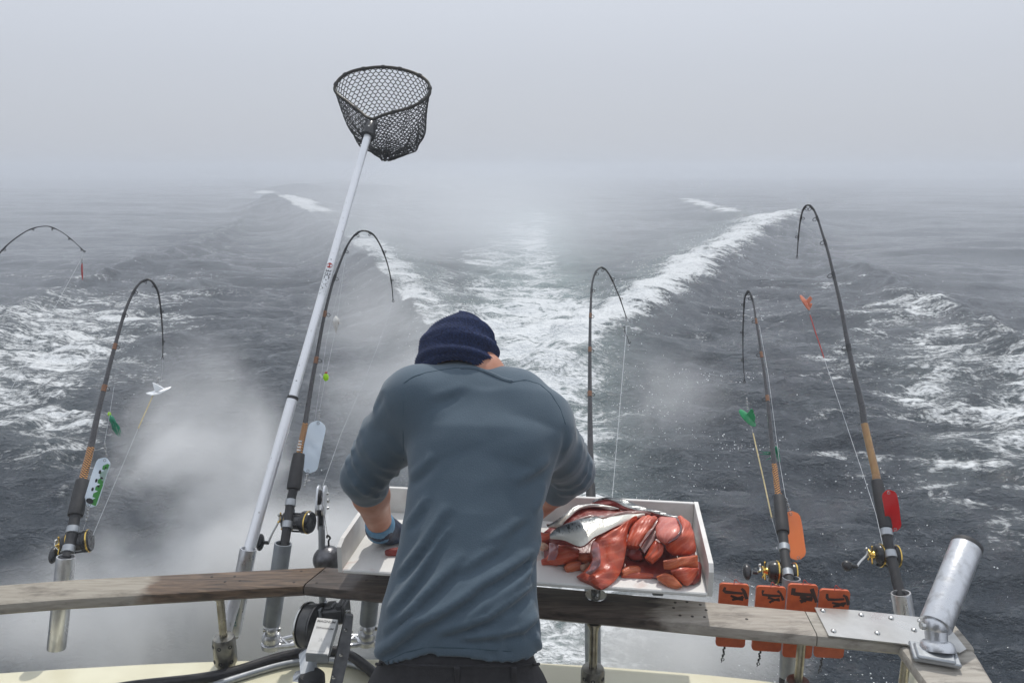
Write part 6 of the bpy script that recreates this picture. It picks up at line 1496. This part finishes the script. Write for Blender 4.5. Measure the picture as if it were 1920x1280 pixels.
def wr(dx, dy, s=1.0, I=True, top=None):
    L_ = (top or J1) + A1 + (I1 if I else []); return [[(.5 + (u - .5) * s + dx, v * s + dy) for u, v in st] for st in L_]
u0_ = 0.0
J3 = [[(.18, .14), (.20, .40)], [(.2, .34), (.5, .33), (.84, .33)], [(.78, .12), (.84, .3), (.92, .52), (.96, .6)]]
tagplate('leftmost orange tag beside the cutting board, black handwriting', (1349, 1405, 1092), 1209, 1.945, wr(0, 0), 0, True); u0_ = 1.0
tagplate('second orange tag from the cutting board, black handwriting', (1418, 1474, 1097), 1217, 1.933, wr(.0, .0, .96), 1, True); u0_ = 2.0
tagplate('highest standing orange tag, third from the cutting board', (1478, 1534, 1093), 1229, 1.922, wr(0, 0, 1.05, True, J3), 2, False); u0_ = 3.0
tagplate('orange tag nearest the steel plate, standing lowest', (1537, 1594, 1103), 1229, 1.912, wr(.05, .02), 3, True)
# ------------------------------------------------------------------ salmon fillets heaped on the board
def fleshmat(name, red, pale, band, edge=0.0, rough=.33):
    """v runs across the fillet, u along: pale fat lines across the muscle"""
    m, n, l, b = nodes(name)
    uv = n.new('ShaderNodeUVMap'); t = n.new('ShaderNodeTexCoord')
    no = n.new('ShaderNodeTexNoise'); no.inputs['Scale'].default_value = 16; no.inputs['Detail'].default_value = 6; l.new(t.outputs['Object'], no.inputs[0])
    mp = n.new('ShaderNodeMapping'); mp.inputs['Scale'].default_value = (1, 1, 1); l.new(uv.outputs[0], mp.inputs[0])
    wv = n.new('ShaderNodeTexWave'); wv.bands_direction = 'DIAGONAL'; wv.inputs['Scale'].default_value = band; wv.inputs['Distortion'].default_value = 3.5; wv.inputs['Detail'].default_value = 2; wv.inputs['Detail Scale'].default_value = 1.2; l.new(mp.outputs[0], wv.inputs[0])
    r = n.new('ShaderNodeValToRGB'); r.color_ramp.elements[0].position = .72; r.color_ramp.elements[0].color = (0, 0, 0, 1); r.color_ramp.elements[1].position = .98; r.color_ramp.elements[1].color = (1, 1, 1, 1); l.new(wv.outputs['Fac'], r.inputs[0])
    c1 = n.new('ShaderNodeMix'); c1.data_type = 'RGBA'; c1.inputs['A'].default_value = (red[0] * .62, red[1] * .42, red[2] * .45, 1); c1.inputs['B'].default_value = (*red, 1)
    mr = n.new('ShaderNodeMapRange'); mr.inputs['From Min'].default_value = .32; mr.inputs['From Max'].default_value = .62; l.new(no.outputs['Fac'], mr.inputs[0]); l.new(mr.outputs[0], c1.inputs['Factor'])
    c2 = n.new('ShaderNodeMix'); c2.data_type = 'RGBA'; c2.inputs['B'].default_value = (*pale, 1); l.new(c1.outputs['Result'], c2.inputs['A'])
    mu = n.new('ShaderNodeMath'); mu.operation = 'MULTIPLY'; mu.inputs[1].default_value = .20; l.new(r.outputs[0], mu.inputs[0]); l.new(mu.outputs[0], c2.inputs['Factor'])
    l.new(c2.outputs['Result'], b.inputs['Base Color']); b.inputs['Roughness'].default_value = rough; b.inputs['Coat Weight'].default_value = .12; b.inputs['Coat Roughness'].default_value = .2
    b.inputs['Subsurface Weight'].default_value = .12; b.inputs['Subsurface Radius'].default_value = (.008, .002, .001); b.inputs['Subsurface Scale'].default_value = 1
    bp = n.new('ShaderNodeBump'); bp.inputs['Distance'].default_value = .0016; bp.inputs['Strength'].default_value = .8; mpb = n.new('ShaderNodeMapping'); mpb.inputs['Scale'].default_value = (9, 14, 1); l.new(uv.outputs[0], mpb.inputs[0])
    no2 = n.new('ShaderNodeTexNoise'); no2.inputs['Scale'].default_value = 1.0; no2.inputs['Detail'].default_value = 5; no2.inputs['Distortion'].default_value = .5; l.new(mpb.outputs[0], no2.inputs[0])
    ad2 = n.new('ShaderNodeMath'); ad2.operation = 'ADD'; l.new(no.outputs['Fac'], ad2.inputs[0]); l.new(no2.outputs['Fac'], ad2.inputs[1])
    bp.inputs['Distance'].default_value = .0018; l.new(ad2.outputs[0], bp.inputs['Height']); l.new(bp.outputs[0], b.inputs['Normal'])
    return m
M['flesh'] = fleshmat('salmon_flesh', (.62, .105, .043), (.8, .32, .2), 2.2)
M['flesh_pink'] = fleshmat('pale_salmon_flesh', (.66, .20, .15), (.78, .4, .34), 1.6)
M['flesh_orange'] = fleshmat('orange_salmon_flesh', (.68, .17, .06), (.8, .38, .18), 2.5)
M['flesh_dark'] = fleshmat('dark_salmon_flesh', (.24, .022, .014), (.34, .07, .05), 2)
M['belly_skin'] = pm('pinkish_belly_membrane', (.38, .23, .20), (.24, .12, .11), 40, .18, 0, .001, 120, coat=.5)
M['membrane'] = pm('mauve_membrane', (.36, .17, .20), (.46, .17, .15), 60, .2, 0, .001, 150, coat=.5)
M['bloodline'] = pm('dark_bloodline', (.12, .035, .04), (.07, .02, .025), 60, .25, coat=.3)
M['fat'] = pm('pale_fat', (.66, .48, .34), (.6, .3, .2), 60, .4)
def skinmat():
    m, n, l, b = nodes('silver_fish_skin'); uv = n.new('ShaderNodeUVMap'); sp_ = n.new('ShaderNodeSeparateXYZ'); l.new(uv.outputs[0], sp_.inputs[0]); t = n.new('ShaderNodeTexCoord')
    r = n.new('ShaderNodeValToRGB'); els = r.color_ramp.elements; els[0].position = 0; els[0].color = (.03, .037, .042, 1); els[1].position = 1; els[1].color = (.70, .68, .60, 1)
    for p, c in ((.22, (.10, .115, .125, 1)), (.46, (.27, .29, .29, 1)), (.66, (.60, .59, .54, 1))):
        e = els.new(p); e.color = c
    no = n.new('ShaderNodeTexNoise'); no.inputs['Scale'].default_value = 26; no.inputs['Detail'].default_value = 4; l.new(t.outputs['Object'], no.inputs[0])
    ad = n.new('ShaderNodeMath'); ad.operation = 'MULTIPLY_ADD'; ad.inputs[1].default_value = .22; l.new(no.outputs['Fac'], ad.inputs[0])
    sb_ = n.new('ShaderNodeMath'); sb_.operation = 'SUBTRACT'; sb_.inputs[1].default_value = .11; l.new(sp_.outputs['Y'], sb_.inputs[0]); l.new(sb_.outputs[0], ad.inputs[2]); l.new(ad.outputs[0], r.inputs[0])
    vo = n.new('ShaderNodeTexVoronoi'); vo.inputs['Scale'].default_value = 130; l.new(t.outputs['Object'], vo.inputs[0])
    n2 = n.new('ShaderNodeTexNoise'); n2.inputs['Scale'].default_value = 95; n2.inputs['Detail'].default_value = 2; mp = n.new('ShaderNodeMapping'); mp.inputs['Scale'].default_value = (1.6, .8, .8); l.new(t.outputs['Object'], mp.inputs[0]); l.new(mp.outputs[0], n2.inputs[0])
    th = n.new('ShaderNodeMapRange'); th.inputs['From Min'].default_value = .555; th.inputs['From Max'].default_value = .61; l.new(n2.outputs['Fac'], th.inputs[0])
    ed = n.new('ShaderNodeMapRange'); ed.inputs['From Min'].default_value = .72; ed.inputs['From Max'].default_value = .32; l.new(sp_.outputs['Y'], ed.inputs[0]); ml = n.new('ShaderNodeMath'); ml.operation = 'MULTIPLY'; l.new(th.outputs[0], ml.inputs[0]); l.new(ed.outputs[0], ml.inputs[1])
    mx = n.new('ShaderNodeMix'); mx.data_type = 'RGBA'; mx.inputs['B'].default_value = (.015, .017, .018, 1); l.new(r.outputs[0], mx.inputs['A']); l.new(ml.outputs[0], mx.inputs['Factor']); l.new(mx.outputs['Result'], b.inputs['Base Color'])
    b.inputs['Roughness'].default_value = .3; b.inputs['Metallic'].default_value = .15; b.inputs['Coat Weight'].default_value = .4; b.inputs['Coat Roughness'].default_value = .15
    bp = n.new('ShaderNodeBump'); bp.inputs['Distance'].default_value = .0006; l.new(vo.outputs['Distance'], bp.inputs['Height']); l.new(bp.outputs[0], b.inputs['Normal']); return m
M['fishskin'] = skinmat()
GF = 'salmon pieces heaped on the cutting board'
def fillet(label, line, top, under=None, thick=.02, crown=.5, ripple=0.0, vflip=False, name='salmon_fillet', lean=0.0, edge_th=.25):
    """line: (crop x, crop y, height over the board, half width px, roll) along the piece; rounded upper face, cut underside"""
    pts = []; hw = []; roll = []; up = Vector((0, 0, 1))
    for cx, cy_, h, w, ro in line:
        p = PZ(1000 + cx * .1875, 900 + cy_ * .1875, TZ + h); pts.append(p); hw.append(1.10 * w * .1875 / FPX * depth_of(p)); roll.append(ro)
    n = 7; C = spline(pts, n); k = len(C); it = np.linspace(0, len(pts) - 1, k); HW = np.interp(it, range(len(pts)), hw); RO = np.interp(it, range(len(pts)), roll)
    rt = root(name, label, 'fish fillet', sum(C, Vector((0, 0, 0))) / k, GF); NX = 12; V = []; UV = []; rs = random.Random(len(label) * 7 + int(line[0][0])); ph = rs.uniform(0, 6)
    Lc = along(C); ends = []
    for i in range(k):
        t = (C[min(i + 1, k - 1)] - C[max(i - 1, 0)]).normalized(); view = (cam.location - C[i]).normalized(); nrm = lerp(up, view, .78).normalized(); s = t.cross(nrm).normalized(); nr = s.cross(t).normalized()
        R_ = Matrix.Rotation(RO[i], 3, t); s, nr = R_ @ s, R_ @ nr
        e = min(i, k - 1 - i); ef = 1 if e > 1 else (.93 if e == 1 else .80)
        for side in (0, 1):
            for j in range(NX + 1):
                q = j / NX * 2 - 1; cr = (1 - abs(q) ** 3.4) * thick * crown
                y = (thick * edge_th * .5 + cr) * ef if side == 0 else -(thick * edge_th * .5 + thick * (1 - crown) * (1 - abs(q) ** 3) * .6) * ef
                wob = 1 + .035 * math.sin(i * .45 + ph + (3 if q > 0 else 0)) + .012 * math.sin(i * 1.7 + ph + q)
                y += ripple * math.sin(q * 7.5 + math.sin(i * .35 + ph) * .8) * (1 - abs(q)) * (1 if side == 0 else .3)
                V.append(C[i] + s * q * HW[i] * ef * wob + nr * y); UV.append((Lc[i] / .12, (1 - j / NX) if vflip else j / NX))
    W = NX + 1; st = 2 * W; F0 = []; F1 = []
    for i in range(k - 1):
        for j in range(NX):
            a = i * st + j; F0.append((a, a + 1, a + st + 1, a + st)); b = a + W; F1.append((b + 1, b, b + st, b + st + 1))
        for j in (0, NX):
            a = i * st + j; F1.append((a, a + W, a + W + st, a + st))
    for i in (0, k - 1):
        a = i * st; F1.append(tuple(a + j for j in range(W)) + tuple(a + W + j for j in range(NX, -1, -1)))
    def part(nm, F, mat):
        used = sorted({x for f in F for x in f}); mpn = {x: y for y, x in enumerate(used)}; mb = MB(); mb.v = [tuple(V[x]) for x in used]; mb.f = [tuple(mpn[x] for x in f) for f in F]; o = obj(nm, mb, mat, rt, angle=70)
        me = o.data; ul = me.uv_layers.new(name='UVMap')
        for lp in me.loops: ul.data[lp.index].uv = UV[used[lp.vertex_index]]
        return o
    part('skin' if top in ('fishskin', 'belly_skin') else 'flesh', F0, top); part('cut_side', F1, under or top)
    return rt
def slab(label, A, B, top, under=None, thick=.02, bulge=.012, ripple=0.0, name='salmon_fillet', rip_n=7.5, side=None, shift=0.0, n=6, NX=14, v0=0.0):
    """a piece between two edge courses (crop x, crop y, height over the board), bulged towards its open side, with a cut underside"""
    def cv(L): 
        q = spline([PZ(1000 + x * .1875, 900 + y * .1875, TZ + h) for x, y, h in L], 10); d = along(q); return [sub(q, d, 0, max(1e-6, d[-1] * t))[-1] for t in np.linspace(0, 1, n * (max(len(A), len(B)) - 1) + 1)]
    CA, CB = cv(A), cv(B); k = len(CA); rt = root(name, label, 'fish fillet', sum(CA + CB, Vector((0, 0, 0))) / (2 * k), GF)
    rs = random.Random(len(label) * 13 + int(A[0][0])); ph = rs.uniform(0, 6); V = []; UV = []; Lc = along([lerp(a, b, .5) for a, b in zip(CA, CB)])
    for i in range(k):
        a, b = CA[i], CB[i]; al = (lerp(CA[min(i + 1, k - 1)], CB[min(i + 1, k - 1)], .5) - lerp(CA[max(i - 1, 0)], CB[max(i - 1, 0)], .5)).normalized(); ac = b - a; nr = ac.cross(al)
        if nr.length < 1e-7: nr = CAMUP.copy()
        nr.normalize()
        if nr.dot(cam.location - a) < 0: nr = -nr
        nr = lerp(nr, (cam.location - a).normalized() * .5 + Vector((0, 0, .5)), .4).normalized()
        e = min(i, k - 1 - i); ef = (.25, .75, 1)[min(e, 2)]
        for sd_ in (0, 1):
            for j in range(NX + 1):
                v = j / NX; q = 2 * v - 1; pr = (1 - abs(q) ** 4.5); p = lerp(a, b, v)
                if sd_ == 0: o = .58 * bulge * pr * (.4 + .6 * ef) + ripple * math.sin(v * rip_n * 2 + ph + .8 * math.sin(i * .3 + ph)) * (1 - abs(q) ** 4) + .0012 * math.sin(i * .8 + ph + 4 * v)
                else: o = -thick * (.35 + .65 * (1 - abs(q) ** 6)) * (.5 + .5 * ef)
                V.append(p + nr * o); UV.append((Lc[i] / .12, v + v0 + shift * i / (k - 1)))
    W = NX + 1; st = 2 * W; F0 = []; F1 = []
    for i in range(k - 1):
        for j in range(NX):
            a = i * st + j; F0.append((a, a + 1, a + st + 1, a + st)); b = a + W; F1.append((b + 1, b, b + st, b + st + 1))
        for j in (0, NX): a = i * st + j; F1.append((a, a + W, a + W + st, a + st))
    for i in (0, k - 1):
        a = i * st; F1 += [(a + j, a + j + 1, a + W + j + 1, a + W + j) for j in range(NX)]
    for nm, F, mat in (('skin' if top in ('fishskin', 'belly_skin') else 'flesh', F0, top), ('cut_side', F1, under or top)):
        used = sorted({x for f in F for x in f}); mp_ = {x: y for y, x in enumerate(used)}; mb = MB(); mb.v = [tuple(V[x]) for x in used]; mb.f = [tuple(mp_[x] for x in f) for f in F]; o = obj(nm, mb, mat, rt, angle=75)
        ul = o.data.uv_layers.new(name='UVMap')
        for lp in o.data.loops: ul.data[lp.index].uv = UV[used[lp.vertex_index]]
    return rt
# lower layer first
fillet('small red scrap on the left edge beside the fisherman', [(60, 560, .03, 40, 0), (120, 580, .035, 45, 0), (180, 560, .04, 40, 0)], 'flesh', thick=.03, name='salmon_scrap')
fillet('pale fatty scrap at the far left of the heap', [(60, 650, .02, 34, 0), (105, 668, .022, 40, 0), (150, 690, .018, 28, 0)], 'fat', thick=.022, name='salmon_scrap')
fillet('thin red trimming at the left front of the heap', [(80, 820, .006, 26, 0), (160, 810, .008, 36, 0), (250, 830, .006, 24, 0)], 'flesh', thick=.012, name='salmon_scrap')
fillet('orange red offcut at the left front on the white board', [(315, 890, .006, 28, 0), (380, 865, .01, 46, 0), (470, 850, .010, 44, 0)], 'flesh_orange', thick=.02, name='salmon_scrap')
fillet('small bright chunk left of the long hanging fillet', [(455, 770, .02, 40, 0), (520, 775, .026, 48, 0), (585, 770, .024, 40, 0)], 'flesh_orange', thick=.028, name='salmon_scrap')
fillet('pinkish crumb by the foot of the long hanging fillet', [(470, 880, .008, 26, 0), (510, 870, .01, 34, 0), (550, 850, .008, 24, 0)], 'fat', 'flesh_orange', thick=.018, name='salmon_scrap')
fillet('orange strip in the front right of the long hanging fillet', [(880, 940, .008, 30, 0), (960, 905, .012, 44, 0), (1060, 900, .010, 40, 0)], 'flesh_orange', thick=.024, name='salmon_scrap')
fillet('thin red offcut lying at the front of the board', [(880, 950, .005, 24, 0), (1040, 950, .006, 30, 0), (1200, 960, .005, 24, 0)], 'flesh', thick=.010, name='salmon_scrap')
fillet('dark meat wedged in the right corner', [(1560, 1020, .008, 30, 0), (1620, 960, .014, 50, 0), (1640, 840, .02, 40, 0)], 'flesh_dark', thick=.02)
fillet('scrap of red salmon under the gloved left hand', [((722 - 1000) / .1875, (1036 - 900) / .1875, .008, 22, 0), ((738 - 1000) / .1875, (1034 - 900) / .1875, .010, 36, 0), ((775 - 1000) / .1875, (1032 - 900) / .1875, .010, 40, 0)], 'flesh_dark', 'flesh', thick=.016, name='salmon_scrap')
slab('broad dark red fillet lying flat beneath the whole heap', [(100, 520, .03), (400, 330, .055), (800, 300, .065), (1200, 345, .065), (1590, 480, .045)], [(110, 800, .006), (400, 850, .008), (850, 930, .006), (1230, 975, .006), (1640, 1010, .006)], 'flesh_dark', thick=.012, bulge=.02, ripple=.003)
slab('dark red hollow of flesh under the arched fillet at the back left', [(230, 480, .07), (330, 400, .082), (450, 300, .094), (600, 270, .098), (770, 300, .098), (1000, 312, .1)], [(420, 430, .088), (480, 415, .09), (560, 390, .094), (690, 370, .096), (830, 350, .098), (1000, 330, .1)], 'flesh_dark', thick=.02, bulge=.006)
slab('cream and silver skinned fillet arching at the back left', [(135, 455, .07), (280, 365, .092), (400, 268, .108), (520, 238, .114), (700, 243, .114), (870, 288, .106)], [(150, 472, .062), (265, 466, .072), (335, 392, .092), (455, 296, .104), (610, 268, .107), (770, 296, .104)], 'fishskin', 'flesh_dark', thick=.024, bulge=.008, shift=.5)
slab('dark grey skinned fillet along the back wall', [(590, 205, .105), (680, 176, .114), (850, 176, .12), (980, 215, .118), (1085, 262, .114), (1330, 328, .110), (1480, 378, .106), (1572, 445, .096)], [(600, 222, .104), (730, 192, .112), (850, 228, .114), (960, 280, .112), (1150, 314, .110), (1300, 350, .108), (1450, 400, .103), (1568, 455, .095)], 'fishskin', 'flesh_dark', thick=.030, bulge=.005, v0=-.45, shift=.1)
slab('dark red cut edge hanging below the dark grey skinned fillet', [(585, 226, .102), (730, 196, .110), (850, 232, .112), (960, 284, .110), (1150, 318, .108), (1300, 354, .106), (1450, 404, .101), (1566, 460, .093)], [(585, 240, .098), (700, 245, .1), (830, 262, .102), (950, 310, .104), (1150, 340, .102), (1300, 376, .1), (1450, 424, .096), (1560, 474, .09)], 'flesh_dark', thick=.01, bulge=.003, name='salmon_strip')
slab('large silver skinned fillet with dark spotted back on top of the heap', [(165, 548, .094), (250, 462, .110), (400, 408, .120), (600, 362, .122), (850, 350, .120), (1112, 334, .112)], [(168, 582, .090), (300, 600, .092), (482, 658, .090), (620, 562, .102), (850, 452, .110), (1116, 352, .110)], 'fishskin', 'flesh_dark', thick=.020, bulge=.012, v0=-.12, shift=.75)
slab('dark cut end of the large silver fillet at its left tip', [(158, 584, .088), (220, 588, .09), (300, 604, .09), (400, 632, .09), (482, 660, .088)], [(150, 602, .076), (240, 640, .07), (330, 640, .068), (420, 655, .07), (488, 664, .08)], 'flesh_dark', thick=.01, bulge=.003, name='salmon_strip')
slab('orange and pink belly flap along the top of the silver fillet', [(420, 388, .120), (600, 346, .125), (690, 360, .127), (850, 318, .126), (1050, 302, .122), (1180, 330, .114)], [(420, 404, .118), (600, 366, .123), (700, 384, .124), (850, 346, .122), (1050, 330, .118), (1172, 340, .112)], 'belly_skin', 'flesh_orange', thick=.012, bulge=.004, name='salmon_strip')
slab('long red fillet hanging toward the front edge of the board', [(1030, 378, .112), (850, 468, .104), (690, 545, .095), (600, 605, .084), (572, 690, .068), (588, 790, .052), (560, 850, .038), (500, 910, .024), (432, 962, .012)], [(1040, 385, .112), (975, 430, .107), (938, 540, .09), (932, 650, .072), (916, 760, .05), (892, 860, .03), (850, 960, .014), (765, 1040, .008), (682, 1086, .004)], 'flesh', thick=.020, bulge=.020, ripple=.0034, rip_n=6)
slab('mauve membrane along the left of the long hanging fillet', [(600, 600, .100), (574, 690, .086), (590, 790, .070), (565, 862, .054), (520, 925, .036)], [(650, 630, .106), (668, 740, .094), (664, 830, .078), (610, 900, .058), (560, 940, .040)], 'membrane', thick=.008, bulge=.004, name='salmon_strip')
slab('smooth red fillet piece right of the long hanging fillet', [(1090, 368, .113), (1000, 440, .104), (952, 540, .088), (930, 655, .070)], [(1240, 368, .116), (1195, 450, .108), (1115, 555, .094), (1045, 668, .074)], 'flesh', thick=.026, bulge=.020, ripple=.002)
slab('thin silvery edge of skin between the two middle red pieces', [(1252, 372, .118), (1190, 462, .110), (1130, 535, .1), (1060, 645, .082)], [(1244, 398, .118), (1205, 478, .11), (1145, 552, .1), (1068, 668, .08)], 'belly_skin', 'flesh_dark', thick=.008, bulge=.002, name='salmon_strip')
slab('silvery pink belly strip between two red pieces', [(1238, 418, .104), (1155, 530, .090), (1062, 660, .070)], [(1256, 470, .104), (1206, 592, .088), (1110, 732, .060)], 'belly_skin', 'flesh_dark', thick=.014, bulge=.008)
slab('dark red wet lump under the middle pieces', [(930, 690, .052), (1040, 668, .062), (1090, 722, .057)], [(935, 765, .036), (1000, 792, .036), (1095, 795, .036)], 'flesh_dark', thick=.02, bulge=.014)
slab('wet red piece beside the silvery belly strip', [(1205, 596, .082), (1152, 700, .066), (1112, 775, .05)], [(1302, 650, .082), (1282, 742, .062), (1195, 832, .040)], 'flesh', thick=.024, bulge=.016, ripple=.002)
slab('red right half of the domed piece in the corner', [(1436, 376, .108), (1478, 462, .116), (1440, 555, .110), (1350, 622, .096), (1330, 690, .070), (1395, 752, .052)], [(1452, 372, .104), (1562, 442, .1), (1608, 550, .088), (1625, 650, .072), (1622, 720, .058), (1560, 752, .046)], 'flesh', thick=.026, bulge=.020)
slab('pale pink left half of the domed piece in the corner', [(1256, 374, .106), (1224, 480, .106), (1240, 575, .098), (1318, 640, .092)], [(1436, 378, .112), (1470, 470, .122), (1434, 555, .116), (1345, 626, .098)], 'flesh_pink', 'flesh', thick=.02, bulge=.014)
slab('dark bloodline streak across the domed piece', [(1428, 380, .120), (1468, 465, .128), (1434, 552, .122), (1345, 620, .106)], [(1442, 376, .120), (1490, 466, .128), (1452, 564, .121), (1350, 632, .104)], 'bloodline', 'flesh_dark', thick=.006, bulge=.002, name='salmon_strip')
slab('orange cut block under the domed piece', [(1300, 802, .064), (1400, 782, .070), (1500, 762, .070), (1642, 746, .060)], [(1308, 888, .042), (1400, 892, .042), (1500, 858, .048), (1642, 870, .038)], 'flesh_orange', 'flesh_orange', thick=.03, bulge=.010)
slab('red wedge in the front right corner of the board', [(1372, 905, .042), (1480, 872, .050), (1642, 872, .038)], [(1400, 955, .020), (1540, 1052, .010), (1642, 945, .020)], 'flesh', thick=.02, bulge=.012)
slab('red orange chunk at the front right of the board', [(1232, 962, .022), (1330, 925, .032), (1430, 980, .026), (1488, 1056, .012)], [(1250, 1002, .008), (1330, 1052, .006), (1420, 1082, .004), (1478, 1072, .004)], 'flesh_orange', thick=.016, bulge=.012)
slab('mauve filmed strip lying against the left red fillet end', [(160, 625, .06), (155, 720, .045), (140, 800, .025)], [(248, 640, .062), (246, 720, .05), (215, 795, .028)], 'membrane', 'flesh', thick=.012, bulge=.005, name='salmon_strip')
slab('large red fillet end below the tip of the silver fillet', [(240, 650, .055), (340, 650, .062), (460, 690, .05)], [(120, 800, .012), (250, 845, .012), (440, 800, .02)], 'flesh', thick=.016, bulge=.018, ripple=.002)
